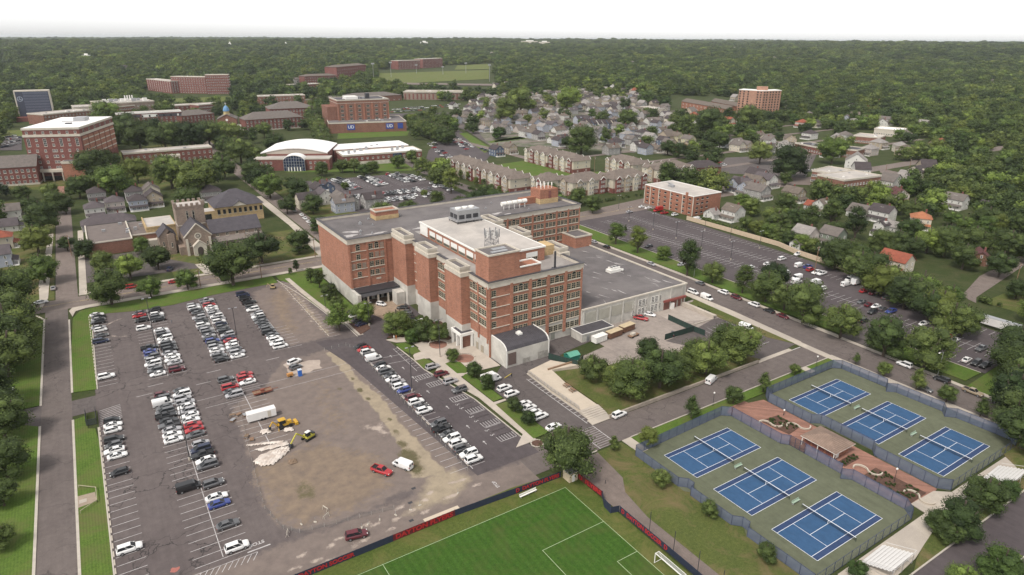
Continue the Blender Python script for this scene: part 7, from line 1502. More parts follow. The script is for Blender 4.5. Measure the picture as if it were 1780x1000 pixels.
def car_meshes(kind, c):
 p = KINDS_.get(kind); pm = CPAINT[c]; out = {}
 if p:
  b = MB(); ring8(b, p['st']); x0, x1, x2, x3, zb, zt = p['gh']; hb, ht = p['st'][2][1] * .84, p['st'][2][1] * .66
  b.prism([(x1, -ht), (x2, -ht), (x2, ht), (x1, ht)], zt - .03, zt + .04)
  for s in (-1, 1):
   b.bar((x0 + .06, s * hb, zb), (x1, s * ht, zt), .12, .09); b.bar((x3 - .05, s * hb, zb), (x2, s * ht, zt), .08, .08)
   b.bar(((x0 * .35 + x3 * .65) * .3 - .1, s * hb, zb), ((x1 + x2) / 2, s * ht, zt), .09, .05)
   b.box(x3 - .35, x3 - .15, s * (hb + .1) - .1, s * (hb + .1) + .1, zb, zb + .16)
  out['body'] = b.mesh('body', pm)
  g = MB(); lo = [(x0, -hb + .02), (x3, -hb + .02), (x3, hb - .02), (x0, hb - .02)]; hi = [(x1, -ht), (x2, -ht), (x2, ht), (x1, ht)]
  for i in range(4): j = (i + 1) % 4; g.poly([(*lo[i], zb - .02), (*lo[j], zb - .02), (*hi[j], zt), (*hi[i], zt)])
  out['window_glass'] = g.mesh('window_glass', CGLASS); w = p['st'][2][1]; wb, wr = p['wb'], p['wr']; L = p['L']
  out['_w'] = [(x, s * (w - .1), wr) for x in wb for s in (-1, 1)]; out['_r'] = wr
  zf = p['st'][-2][3] - .14; out['_h'] = [(L / 2 - .2, s * .6, zf) for s in (-1, 1)]; out['_t'] = [(-L / 2 + .04, s * .66, p['st'][1][3] - .22) for s in (-1, 1)]
 elif kind == 'pickup':
  b = MB(); ring8(b, [(-2.75, .9, .5, 1.06), (-2.65, .96, .42, 1.12), (-.9, .97, .4, 1.12), (1.3, .97, .38, 1.14), (2.4, .93, .4, 1.06), (2.75, .8, .5, .9)])
  b.prism([(-.85, -.66), (.35, -.66), (.35, .66), (-.85, .66)], 1.74, 1.82)
  for s in (-1, 1): b.bar((-1.0, s * .8, 1.12), (-.85, s * .66, 1.78), .12, .09); b.bar((1.1, s * .8, 1.12), (.35, s * .66, 1.78), .09, .08); b.box(-2.7, -1.1, s * .9 - .05, s * .9 + .05, 1.12, 1.32)
  b.box(-2.74, -2.64, -.85, .85, 1.12, 1.32); out['body'] = b.mesh('body', pm)
  g = MB(); lo = [(-1.02, -.8), (1.15, -.8), (1.15, .8), (-1.02, .8)]; hi = [(-.85, -.66), (.35, -.66), (.35, .66), (-.85, .66)]
  for i in range(4): j = (i + 1) % 4; g.poly([(*lo[i], 1.1), (*lo[j], 1.1), (*hi[j], 1.78), (*hi[i], 1.78)])
  out['window_glass'] = g.mesh('window_glass', CGLASS); g = MB(); g.poly([(-2.62, -.84, 1.14), (-1.12, -.84, 1.14), (-1.12, .84, 1.14), (-2.62, .84, 1.14)]); out['cargo_bed'] = g.mesh('cargo_bed', BLACK)
  out['_w'] = [(x, s * .87, .4) for x in (-1.75, 1.75) for s in (-1, 1)]; out['_r'] = .4; out['_h'] = [(2.6, s * .68, .88) for s in (-1, 1)]; out['_t'] = [(-2.72, s * .8, .95) for s in (-1, 1)]
 elif kind == 'van':
  b = MB(); ring8(b, [(-2.7, .92, .35, 2.0), (-2.55, .98, .3, 2.12), (1.0, .98, .3, 2.12), (1.35, .96, .3, 1.95)]); ring8(b, [(1.34, .97, .3, 1.25), (2.3, .93, .34, 1.1), (2.7, .8, .42, .85)]); out['body'] = b.mesh('body', pm)
  g = MB(); g.poly([(2.05, -.82, 1.16), (2.05, .82, 1.16), (1.37, .76, 1.92), (1.37, -.76, 1.92)])
  for s in (-1, 1): g.poly([(2.05, s * .82, 1.16), (1.37, s * .76, 1.92), (1.36, s * .97, 1.2)]); g.poly([(.55, s * .985, 1.2), (1.3, s * .985, 1.2), (1.2, s * .985, 1.85), (.55, s * .985, 1.85)])
  for s in (-1, 1): g.box(-2.73, -2.69, s * .42 - .26, s * .42 + .26, 1.3, 1.8)
  out['window_glass'] = g.mesh('window_glass', CGLASS); out['_w'] = [(x, s * .88, .36) for x in (-1.65, 1.75) for s in (-1, 1)]; out['_r'] = .36; out['_h'] = [(2.55, s * .68, .8) for s in (-1, 1)]; out['_t'] = [(-2.7, s * .86, 1.1) for s in (-1, 1)]
 else:   # box truck
  b = MB(); b.box(-3.6, .9, -1.15, 1.15, .85, 3.1); b.box(-3.7, 2.2, -.45, .45, .55, .85); ring8(b, [(1.1, 1.0, .5, 1.5), (2.4, .98, .5, 1.3), (3.0, .85, .55, 1.05)]); b.box(1.1, 2.0, -.95, .95, 1.4, 2.25); out['body'] = b.mesh('body', pm)
  g = MB(); g.box(2.0, 2.06, -.85, .85, 1.5, 2.1); g.box(1.35, 1.9, -.98, -.951, 1.5, 2.1); g.box(1.35, 1.9, .951, .98, 1.5, 2.1); out['window_glass'] = g.mesh('window_glass', CGLASS)
  out['_w'] = [(x, s * .95, .45) for x in (-2.3, 2.2) for s in (-1, 1)]; out['_r'] = .45; out['_h'] = [(2.9, s * .7, .85) for s in (-1, 1)]; out['_t'] = [(-3.62, s * 1.0, .95) for s in (-1, 1)]
 return out
def wheel_meshes(r):
 b = MB(); b.cyl((0, 0), r, -.12, .12, k=12, ax='y'); t = b.mesh('tyre', TYRE); b = MB(); b.cyl((0, 0), r * .62, -.135, .135, k=10, ax='y'); return t, b.mesh('rim', RIM)
WHM = {}; bl = MB(); bl.box(-.1, .1, -.18, .18, -.08, .08); HLM = bl.mesh('headlight', LAMPW); bl = MB(); bl.box(-.05, .05, -.14, .14, -.1, .1); TLM = bl.mesh('tail_light', LAMPR)
CM = {}; NCAR = 0; OVER = []
TNAME = {'sedan': 'sedan', 'coupe': 'coupe', 'hatchback': 'hatchback', 'suv': 'off-road car', 'minivan': 'people carrier', 'pickup': 'pickup truck', 'van': 'panel van', 'boxtruck': 'box truck'}
def car(x, y, z, rz, kind, c, where, group, far=False, name='parked_car'):
 global NCAR; NCAR += 1
 if (kind, c) not in CM: CM[(kind, c)] = car_meshes(kind, c)
 m = CM[(kind, c)]
 if NCAR > 298 and far: OVER.append((x, y, z, rz, kind, c)); return None
 nm = {'pickup': 'pickup_truck', 'van': 'panel_van', 'boxtruck': 'box_truck'}.get(kind, name)
 r = root(nm, (x, y, z), rz, f'{CARC[c][0]} {TNAME[kind]}, {where}', {'pickup': 'pickup truck', 'van': 'van', 'boxtruck': 'truck'}.get(kind, 'car'), group)
 for k in ('body', 'window_glass', 'cargo_bed'):
  if k in m: inst(k, m[k], r, (0, 0, 0))
 rr_ = m['_r']
 if rr_ not in WHM: WHM[rr_] = wheel_meshes(rr_)
 for q in m['_w']:
  w = inst('wheel', WHM[rr_][0], r, q)
  if not far: inst('rim', WHM[rr_][1], w, (0, 0, 0))
 if not far:
  for q in m['_h']: inst('headlight', HLM, r, q)
  for q in m['_t']: inst('tail_light', TLM, r, q)
 return r
rc = random.Random(3)
def row(x, y0, s, rz, where, z=.0, over={}, group=None, pitch=P, axis='y', far=False, frm='the street'):
 n = 0
 for i, c in enumerate(s):
  if c == '.': continue
  n += 1; k = over.get(i) or rc.choice(('sedan', 'sedan', 'suv', 'sedan', 'hatchback', 'suv', 'coupe', 'minivan', 'suv'))
  flip = 180 if rc.random() < .35 else 0; dx, dy = rc.uniform(-.3, .3), rc.uniform(-.12, .12)
  px_, py_ = (x + dx, y0 - i * pitch + dy) if axis == 'y' else (x + i * pitch + dy, y0 + dx)
  car(px_, py_, z, R(rz + flip + rc.uniform(-1.5, 1.5)), k, c, f'{ORD[min(29, n - 1)]} from {frm} in {where}', group or f'cars parked in {where}', far)
row(-6.5, 278.6, 'WKSK.SW.G.N..........W', 0, 'the row along the grass verge', over={21: 'suv'})
row(-7.0, 191.2, 'KWW.KGWW..K.........', 0, 'the low row along the verge', frm='the hatching', over={10: 'hatchback'}); row(-7.0, 133.5, 'W', 0, 'the empty low end of the verge row', frm='the driveway', over={0: 'suv'})
row(6.8, 272, 'GR.K..W......KBBGSWSGW', 0, 'the second column, near side', over={13: 'pickup', 6: 'suv', 1: 'sedan'}); row(12.3, 272.2, 'K.WGK...WSKWWGKKSWWS.M', 0, 'the second column, far side')
row(25.6, 269, 'SWKG.SGKWGSGSKBGSWSGK', 0, 'the third column, near side'); row(31.0, 272, 'SGRWWSSWSWNGGKSNRWWGSW', 0, 'the third column, far side', over={0: 'pickup'})
row(44.3, 272, 'NNK.K.GW.SWGGKGGKGWWWW', 0, 'the column nearest the bare tarmac', over={4: 'pickup'})
row(6.2, 199.4, 'MGWGGKKGSWW', 0, 'the lower column, near side', frm='the cross aisle', over={2: 'van', 5: 'pickup', 7: 'pickup'}); car(6.4, 148.5, 0, 0, 'van', 'K', 'alone in the empty near side of the lower double column', 'vans in the car park')
row(11.5, 199.2, 'GWSSWSWWRRG.SNKWG..G.WB..G..W', 0, 'the lower column, far side', frm='the cross aisle', over={14: 'pickup', 28: 'suv', 22: 'sedan', 21: 'sedan', 19: 'suv'})
row(24.3, 199.0, 'G.RGS', 0, 'the short trailer column, near side', frm='the cross aisle'); row(29.6, 199.6, 'RRW', 0, 'the short trailer column, far side', frm='the cross aisle')
row(67.9, 199.6, 'KRWGW.KWGGWSWB.MWGW..GKGWWGWW', 0, 'the long row below the entrance', .02, frm='the entrance', over={4: 'van', 15: 'suv', 16: 'suv', 18: 'suv', 22: 'pickup', 21: 'suv'})
row(82.0, 173.0, 'S.M.S.G', 0, 'the marked stalls by the plaza', .02, frm='the plaza', over={0: 'suv', 2: 'suv', 4: 'suv'}, pitch=2.95)
for i, (px, py, k, c) in enumerate(((868, 660, 'boxtruck', 'W'), (876, 678, 'suv', 'W'), (886, 689, 'suv', 'W'), (914, 704, 'sedan', 'W'), (922, 711, 'sedan', 'W'), (936, 718, 'hatchback', 'W'), (943, 726, 'suv', 'W'), (962, 745, 'sedan', 'W'))):
 p = at(px, py, 0); car(93.8 if i else 93.2, p.y, 0, R(4), k, c, f'{ORD[i]} from the shed in the row facing the terrace', 'white cars facing the terrace')
C2 = [(800 - 0 * 1, 0)]
for (px, py, rz, k, c, wh) in ((664, 822, -59, 'pickup', 'R', 'parked on the brown dirt'), (700, 812, 118, 'van', 'W', 'beside the red truck on the dirt'), (620, 934, -12, 'suv', 'M', 'on the drive beside the beige mat'), (663.0, 531, -60, 'hatchback', 'W', 'parked under the entrance canopy'),
 (512, 632, 20, 'suv', 'W', 'on the pale concrete pad'), (514, 641, 14, 'hatchback', 'G', 'at the edge of the pale concrete pad'), (1076, 724, 4, 'suv', 'W', 'at the foot of the terrace steps'), (1236, 664, 18, 'van', 'W', 'on the drive in front of the grove'),
 (1297, 572, -80, 'van', 'W', 'half hidden behind the grove'), (1129, 549, -60, 'sedan', 'W', 'in the yard by the extension'), (1114, 556, -60, 'pickup', 'R', 'in the yard by the extension'), (1170, 583, 30, 'hatchback', 'K', 'small one by the green screen fence'),
 (72, 528, 12, 'sedan', 'W', 'turning at the street corner'), (230, 501, 0, 'minivan', 'R', 'driving along the street behind the trees'), (303, 492, 0, 'sedan', 'R', 'driving along the street past the church'), (93, 503, 90, 'sedan', 'S', 'in the side street near the corner'),
 (178, 452, 90, 'sedan', 'W', 'against the parish hall wall'), (168, 478, 80, 'sedan', 'K', 'in the church car park'), (296, 470, 60, 'suv', 'N', 'in the church car park by the door'), (12, 597, 0, 'sedan', 'S', 'behind the row of trees on the west lawn'), (8, 683, 0, 'sedan', 'W', 'half seen at the left frame edge')):
 p = at(px, py, 0); car(p.x, p.y, .01, R(rz), k, c, wh, None)
for i, (px, py, c) in enumerate(((700, 537, 'K'), (706, 545, 'G'), (711, 553, 'K'), (716, 557, 'K'), (729, 561, 'W'), (742, 564, 'K'))): p = at(px, py, 0); car(p.x, p.y, .01, R(150), 'sedan', c, f'{ORD[i]} from the entrance in the huddle by the white base', 'cars huddled by the white base')
for i, (px, py, c) in enumerate(((614, 544, 'K'), (617, 551, 'W'), (621, 559, 'G'), (628, 566, 'N'))): p = at(px, py, 0); car(p.x, p.y, .01, R(10), 'sedan', c, f'{ORD[i]} from the canopy behind the feathery tree', 'cars by the feathery tree')
SE = [(1035, 412, 'S'), (1048, 419, 'S'), (1067, 428, 'K'), (1140, 459, 'S'), (1222, 493, 'G'), (1262, 509, 'W'), (1283, 519, 'M'), (1313, 531, 'W'), (1338, 542, 'K'), (1361, 552, 'M'), (1569, 638, 'W'), (1638, 662, 'K'), (1692, 684, 'T'), (1737, 706, 'K')]
for i, (px, py, c) in enumerate(SE): p = at(px, py, 0); car(np.interp(p.y, [60, 200, 290], [211.2, 214.8, 215]), p.y, 0, R(90 if i % 3 else -90), 'pickup' if c == 'T' else rc.choice(('sedan', 'suv', 'sedan')), c, f'{ORD[i]} from the top at the far kerb of the east street', 'cars at the far kerb of the east street')
for i, (px, py, c, k) in enumerate(((1213, 508, 'W', 'minivan'), (1236, 518, 'W', 'van'), (1605, 679, 'G', 'sedan'))): p = at(px, py, 0); car(np.interp(p.y, [60, 200], [201, 204]), p.y, 0, R(-90), k, c, f'{ORD[i]} from the top at the near kerb of the east street', 'cars at the near kerb of the east street')
EC = [(1387, 444, 'W', 'suv'), (1389, 464, 'W', 'van'), (1404, 466, 'B', 'pickup'), (1408, 471, 'R', 'suv'), (1419, 476, 'W', 'pickup'), (1428, 478, 'W', 'pickup'), (1385, 485, 'W', 'van'), (1384, 492, 'W', 'van'), (1419, 497, 'W', 'boxtruck'), (1428, 505, 'W', 'suv'), (1477, 488, 'W', 'van'), (1470, 497, 'W', 'van'), (1490, 494, 'W', 'boxtruck'), (1501, 508, 'R', 'sedan'), (1518, 501, 'W', 'suv'), (1517, 512, 'M', 'suv'), (1537, 506, 'M', 'suv'), (1540, 520, 'G', 'sedan'), (1552, 524, 'G', 'sedan'),
  (1497, 527, 'G', 'sedan'), (1510, 532, 'M', 'sedan'), (1522, 535, 'W', 'sedan'), (1534, 539, 'G', 'sedan'), (1516, 545, 'K', 'suv'), (1548, 544, 'B', 'pickup'), (1501, 560, 'K', 'suv'), (1638, 554, 'K', 'suv'), (1605, 565, 'W', 'sedan'), (1632, 575, 'W', 'sedan'), (1647, 589, 'R', 'hatchback'), (1659, 594, 'S', 'sedan'), (1705, 609, 'G', 'pickup'), (1680, 628, 'W', 'sedan'), (1696, 634, 'K', 'suv'), (1712, 638, 'K', 'pickup'),
  (1304, 467, 'W', 'sedan'), (1334, 461, 'W', 'sedan'), (1359, 452, 'W', 'minivan'), (1365, 477, 'W', 'van'), (1361, 472, 'W', 'sedan'), (1173, 375, 'W', 'suv'), (1116, 361, 'W', 'sedan'), (1126, 363, 'W', 'sedan'), (1143, 368, 'R', 'boxtruck'), (1155, 372, 'R', 'pickup'), (1128, 430, 'K', 'sedan'), (1163, 445, 'K', 'sedan'), (1185, 462, 'S', 'sedan'), (1105, 415, 'W', 'sedan'), (1094, 370, 'S', 'sedan'), (1212, 383, 'W', 'van')]
ECW = {}
for i, (px, py, c, k) in enumerate(EC):
 p = at(px, py, 0); w_ = 'near the brick flats' if py < 400 else 'under the verge trees' if px < 1200 else 'along the tan wall' if py < 470 else 'in the middle cluster' if py < 548 and px < 1560 else 'at the low end'
 ECW[(w_, c, k)] = ECW.get((w_, c, k), 0) + 1; car(p.x, p.y, 0, R(rc.choice((0, 180)) + rc.uniform(-3, 3)), k, c, f'{ORD[ECW[(w_, c, k)] - 1]} such in the east car park, {w_}', 'vehicles in the east car park', far=py < 440)
FC = 0; cols = 'WSGKWSGWKSWGSWGKRWSGWSKGWWSGBK'
for (x, y0, n, nm, skip) in ((138.5, 478, 14, 'westmost column', ()), (153, 484, 17, 'second column, near side', ()), (158.4, 484, 16, 'second column, far side', ()), (174, 482, 15, 'third column, near side', (3,)), (179.4, 482, 14, 'third column, far side', (0, 4)), (196, 479, 13, 'fourth column, near side', ()), (201.4, 478, 13, 'fourth column, far side', (2,)), (209, 468, 9, 'column beside the street trees', (3,)), (210, 432, 11, 'lower column beside the street trees', (1, 4, 6, 8))):
 s = ''.join('.' if i in skip or rc.random() < .07 else cols[(i * 7 + int(x)) % 30] for i in range(n)); row(x, y0, s, 0, f'the far lot {nm}', .0, far=True, frm='the back', pitch=2.75)
for (y, x0, n, nm) in ((419.5, 147, 22, 'back cross row'), (414, 146, 21, 'second cross row'), (401.5, 146, 20, 'third cross row'), (396, 147, 15, 'front cross row')):
 s = ''.join('.' if (rc.random() < (.12 if i < 14 else .45)) else cols[(i * 11 + int(y)) % 30] for i in range(n)); row(x0, y, s, 90, f'the far lot {nm}', .0, far=True, frm='the west end', pitch=2.8, axis='x')
for i, (px, py, c) in enumerate(((524, 375, 'W'), (530, 381, 'W'), (536, 387, 'W'), (541, 393, 'S'), (506, 362, 'K'), (512, 368, 'S'), (500, 357, 'G'))): p = at(px, py, 0); car(p.x, p.y, 0, R(90), 'sedan', c, f'{ORD[i]} car in the church side street', 'cars in the church side street', far=True)
print('NCAR', NCAR)
def car_mass():
 b = MB(); rg = random.Random(9); mats = [CPAINT[k] for k in 'WSGKRN'] + [CGLASS]
 for (poly, n) in (([(740, 292), (770, 250), (800, 236), (862, 262), (880, 282), (800, 300)], 0), ):
  pass
 def small(x, y, z, a, mi):
  c, s = math.cos(a), math.sin(a)
  def tr(bb, i0):
   for i in range(i0, len(bb.v)): p = bb.v[i]; bb.v[i] = (x + p[0] * c - p[1] * s, y + p[0] * s + p[1] * c, z + p[2])
  i0 = len(b.v); b.mat(mi); b.box(-2.2, 2.2, -.88, .88, .25, .92); b.box(-1.1, .5, -.68, .68, 1.38, 1.45); b.mat(6); n0 = len(b.v); b.v += [(-1.8, -.8, .9), (1.1, -.8, .9), (1.1, .8, .9), (-1.8, .8, .9), (-1.1, -.68, 1.4), (.5, -.68, 1.4), (.5, .68, 1.4), (-1.1, .68, 1.4)]
  for q in ((0, 1, 5, 4), (1, 2, 6, 5), (2, 3, 7, 6), (3, 0, 4, 7)): b.f.append(tuple(n0 + k for k in q)); b.m.append(6)
  tr(b, i0)
 for (A, B_, n) in (((745, 250), (785, 287), 11), ((752, 248), (792, 284), 10), ((780, 240), (812, 262), 9), ((790, 238), (822, 258), 9), ((776, 228), (800, 246), 5), ((568, 203), (660, 192), 22), ((568, 207), (600, 212), 8), ((678, 192), (790, 186), 30), ((680, 196), (740, 192), 16), ((700, 189), (800, 182), 22), ((2, 258), (36, 250), 9), ((2, 252), (36, 245), 9), ((2, 246), (36, 240), 9), ((2, 241), (30, 237), 8), ((800, 248), (860, 268), 9), ((1250, 283), (1262, 290), 3), ((1400, 300), (1450, 292), 5), ((1085, 185), (1150, 205), 14), ((1320, 262), (1345, 270), 4), ((1150, 240), (1180, 262), 5)):
  for k in range(n):
   t = (k + .5) / n
   if rg.random() < .12: continue
   p = at(A[0] * (1 - t) + B_[0] * t, A[1] * (1 - t) + B_[1] * t); small(p.x + rg.uniform(-.5, .5), p.y, p.z + .4, rg.choice((0, math.pi / 2)) + .1, rg.choice((0, 0, 1, 1, 2, 3, 4, 5)))
 for (x, y, z, rz, kind, c) in OVER:
  me = CM[(kind, c)]['body']; me2 = CM[(kind, c)]['window_glass']; ca, sa = math.cos(rz), math.sin(rz)
  for q, mi in ((me, 'WSGKRN'.find(c)), (me2, 6)):
   n0 = len(b.v); b.v += [(x + v.co.x * ca - v.co.y * sa, y + v.co.x * sa + v.co.y * ca, z + v.co.z) for v in q.vertices]
   for f in q.polygons: b.f.append(tuple(n0 + k for k in f.vertices)); b.m.append(mi if mi >= 0 else 2)
 o = b.build('distant_cars', mats); o['kind'] = 'stuff'; o['label'] = 'rows of distant parked cars seen as specks'
car_mass()
# ------------------------------------------------------------------ tennis courts
GREEN = simple_ground('court_green', (.098, .106, .070), (.110, .118, .078), speck=.12); BLUE1 = simple_ground('court_blue', (.032, .078, .160), (.037, .087, .174), speck=.06); BLUE2 = simple_ground('court_alley_blue', (.030, .050, .112), (.034, .057, .124), speck=.06)
sheet('near_court_ground', [(105.6, 104.2), (138, 104.2), (140, 102.4), (140, 86), (141.4, 84.4), (141.4, 54.5), (139.4, 52), (104, 52), (103.9, 68), (105.6, 70), (105.6, 84), (103.9, 86)], GREEN, .06, thick=.1)
sheet('far_court_ground', [(157.4, 104.2), (191, 104.2), (193, 102.4), (193, 54.5), (191, 52.4), (157, 52.4), (155.4, 54.5), (155.4, 69), (157.4, 71), (157.4, 84.5), (155.4, 87), (155.4, 102)], GREEN, .06, thick=.1)
CW, CL = 10.97, 23.77
SCR = None
def screen_mat():
 m, t, b = nodes('blue_wind_screen'); tc = t.nodes.new('ShaderNodeTexCoord').outputs['Object']
 c = mixc(t, ramp(t, noise(t, .6, 4, .6, tc), .3, .7), (.085, .105, .165), (.125, .145, .205)); t.links.new(c, b.inputs['Base Color']); b.inputs['Roughness'].default_value = .8
 tr = t.nodes.new('ShaderNodeBsdfTransparent'); mx = t.nodes.new('ShaderNodeMixShader'); mx.inputs[0].default_value = .26; o = t.nodes['Material Output']; t.links.new(b.outputs[0], mx.inputs[1]); t.links.new(tr.outputs[0], mx.inputs[2]); t.links.new(mx.outputs[0], o.inputs[0]); return m
SCR = screen_mat(); POSTM = M('navy_fence_post', (.035, .045, .085), .5, .1, 2)
def mesh_mat(name, col, a):
 m, t, b = nodes(name); b.inputs['Base Color'].default_value = (*col, 1); b.inputs['Roughness'].default_value = .6
 tr = t.nodes.new('ShaderNodeBsdfTransparent'); mx = t.nodes.new('ShaderNodeMixShader'); mx.inputs[0].default_value = a; o = t.nodes['Material Output']; t.links.new(b.outputs[0], mx.inputs[1]); t.links.new(tr.outputs[0], mx.inputs[2]); t.links.new(mx.outputs[0], o.inputs[0]); return m
NETM = mesh_mat('black_net', (.02, .02, .022), .6); CHAIN = mesh_mat('chain_link', (.18, .18, .18), .8); CHAIND = mesh_mat('dark_chain_link', (.04, .045, .06), .45)
def court(x0, yc, lab):
 r = root('tennis_court', (x0, yc, .07), 0, f'blue tennis court with white lines, {lab}', 'tennis court', 'blue tennis courts'); L, W_ = CL + .7, CW
 MB().poly([(-.0, -W_ / 2, 0), (CL, -W_ / 2, 0), (CL, W_ / 2, 0), (0, W_ / 2, 0)]).build('alley_surface', BLUE2, r); MB().poly([(.1, -4.115, .005), (CL - .1, -4.115, .005), (CL - .1, 4.115, .005), (.1, 4.115, .005)]).build('playing_surface', BLUE1, r)
 b = MB(); z = .012; lw = .09
 for y in (-W_ / 2, W_ / 2, -4.115, 4.115): flat(b, 0, CL, y - lw / 2, y + lw / 2, z)
 for x in (0, CL): flat(b, x - lw / 2, x + lw / 2, -W_ / 2, W_ / 2, z + .003)
 for x in (CL / 2 - 6.4, CL / 2 + 6.4): flat(b, x - lw / 2, x + lw / 2, -4.115, 4.115, z + .003)
 flat(b, CL / 2 - 6.4, CL / 2 + 6.4, -lw / 2, lw / 2, z); b.build('court_lines', COURTL, r)['kind'] = 'stuff'
 b = MB(); b.poly([(CL / 2, -6.4, .08), (CL / 2, 6.4, .08), (CL / 2, 6.4, .98), (CL / 2, -6.4, .98)]); n = b.build('net', NETM, r); b = MB(); b.box(CL / 2 - .04, CL / 2 + .04, -6.4, 6.4, .94, 1.04); b.build('net_tape', COURTL, n)
 b = MB(); b.box(CL / 2 - .03, CL / 2 + .03, -.04, .04, .08, .94); b.build('centre_strap', COURTL, n)
 for y in (-6.45, 6.45): MB().cyl((CL / 2, y), .07, 0, 1.15, k=8).build('net_post', M('dark_green_post', (.05, .07, .05), .5, .1, 2), r)
for i, yc in enumerate((93.25, 77.2, 61.05)): court(110.3, yc, f'{("upper", "middle", "lower")[i]} of the near three'); court(161.5, yc + .4, f'{("upper", "middle", "lower")[i]} of the far three')
for (x, y, lb) in ((122.1, 85.2, 'between the upper and middle near courts'), (122.4, 69.2, 'between the middle and lower near courts'), (173.6, 85.5, 'between the upper and middle far courts'), (173.6, 69.5, 'between the middle and lower far courts')):
 r = root('court_bench', (x, y, .06), 0, f'small pale green bench {lb}', 'bench', 'benches between the tennis courts'); MB().box(-1.3, 1.3, -.25, .25, .45, .55).build('seat', M('pale_green_bench', (.28, .36, .28), .6, .1, 1), r); MB().box(-1.3, 1.3, .2, .26, .55, .95).build('backrest', MATS['pale_green_bench'], r)
 for s in (-1, 1): MB().box(s * 1.1 - .05, s * 1.1 + .05, -.22, .22, 0, .45).build('leg', METAL, r)
def fence(name, label, pts, h, pm, panel, step=3.0, rail=True, z=0.05, cat='fence', base=0, pw=.12, group=None):
 r = root(name, (pts[0][0], pts[0][1], z), 0, label, cat, group); o = Vector(pts[0])
 pmesh = {}
 for a, c in zip(pts[:-1], pts[1:]):
  a, c = Vector(a), Vector(c); L = (c - a).length; n = max(1, round(L / step)); e = (c - a) / n; ang = math.atan2(e.y, e.x); sl = e.length
  if round(sl, 3) not in pmesh:
   b = MB(); b.poly([(0, 0, base), (sl, 0, base), (sl, 0, h - .06), (0, 0, h - .06)]); k1 = b.mesh('screen_panel', panel); b = MB(); b.box(0, sl, -.035, .035, h - .07, h); b.box(0, sl, -.025, .025, .08, .13); pmesh[round(sl, 3)] = (k1, b.mesh('rail', pm))
  if 'p' not in pmesh: pmesh['p'] = MB().cyl((0, 0), pw / 2, 0, h + .05, k=6).mesh('post', pm)
  for k in range(n):
   q = a + e * k - o; s_ = inst('screen_panel', pmesh[round(sl, 3)][0], r, (q.x, q.y, 0), ang)
   if rail: inst('rail', pmesh[round(sl, 3)][1], s_, (0, 0, 0))
   inst('post', pmesh['p'], r, (q.x, q.y, 0))
 q = Vector(pts[-1]) - o; inst('post', pmesh['p'], r, (q.x, q.y, 0)); return r
fence('court_fence', 'blue screened fence along the upper side of the near courts', [(104.2, 102.8), (137.6, 104.0), (139.8, 102.2)], 3.0, POSTM, SCR, 3)
fence('court_fence', 'blue screened fence between the near courts and the brick plaza, upper half', [(139.8, 102.0), (139.9, 86.2), (141.3, 84.6)], 3.0, POSTM, SCR, 3); fence('court_fence', 'blue screened fence between the near courts and the brick plaza, lower half', [(141.3, 80), (141.3, 70), (139.4, 69), (141.3, 67.2), (141.4, 54.6), (139.4, 52.2)], 3.0, POSTM, SCR, 3)
fence('court_fence', 'dark mesh fence on the outer side of the near courts', [(104, 102.6), (104.0, 88), (105.6, 86.4), (105.6, 84.6), (104, 84), (104, 72.2), (105.6, 70.6), (105.6, 68.8), (104, 68), (104, 52.2)], 2.6, POSTM, SCR, 3)
fence('court_fence', 'see-through fence at the low end of the near courts', [(104.4, 52.0), (139.2, 52.0)], 2.6, POSTM, CHAIN, 3)
fence('court_fence', 'blue screened fence along the upper side of the far courts', [(155.4, 102.0), (157.4, 104.2), (190.8, 104.4), (193, 102.6)], 3.0, POSTM, SCR, 3)
fence('court_fence', 'blue screened fence of the far courts along the east street', [(193, 102.4), (193.2, 88), (190.6, 86.5), (192.6, 84.6), (193, 71.6), (190.6, 69.8), (192.6, 67.8), (193.2, 54.6), (191.2, 52.6)], 3.0, POSTM, SCR, 3)
fence('court_fence', 'blue screened fence of the far courts facing the brick plaza', [(155.4, 101.8), (155.4, 88), (157.6, 86.4), (157.6, 71.6), (155.6, 70), (155.4, 54.6), (157.4, 52.4)], 3.0, POSTM, SCR, 3)
fence('court_fence', 'see-through fence at the low end of the far courts', [(157.6, 52.4), (191, 52.4)], 2.6, POSTM, CHAIN, 3)
fence('court_gate', 'barred gate in the near court fence beside the hut', [(141.3, 84.4), (141.3, 80.2)], 3.0, POSTM, CHAIND, 1.3, cat='gate')
sheet('brick_plaza', [(140.2, 104), (147, 107.8), (149, 107.6), (150, 104.4), (155.2, 103.2), (155.2, 54.4), (150.6, 53.6), (144.6, 54.6), (141.6, 54.8), (141.6, 84.5), (140.1, 86.4)], brick('plaza_brick', (.26, .135, .10)), .05, thick=.1)
sheet('planter_bed', [(144.6, 96.2), (151, 95.4), (151.6, 88.4), (145.6, 87.6)], MULCH, .16, thick=.14); sheet('lower_planter_bed', [(145.2, 66.6), (150.8, 66.8), (151.4, 54.9), (144.8, 54.9)], MULCH, .16, thick=.14); sheet('hut_bed', rect(144.8, 151.2, 71.2, 73.3), MULCH, .15, thick=.14)
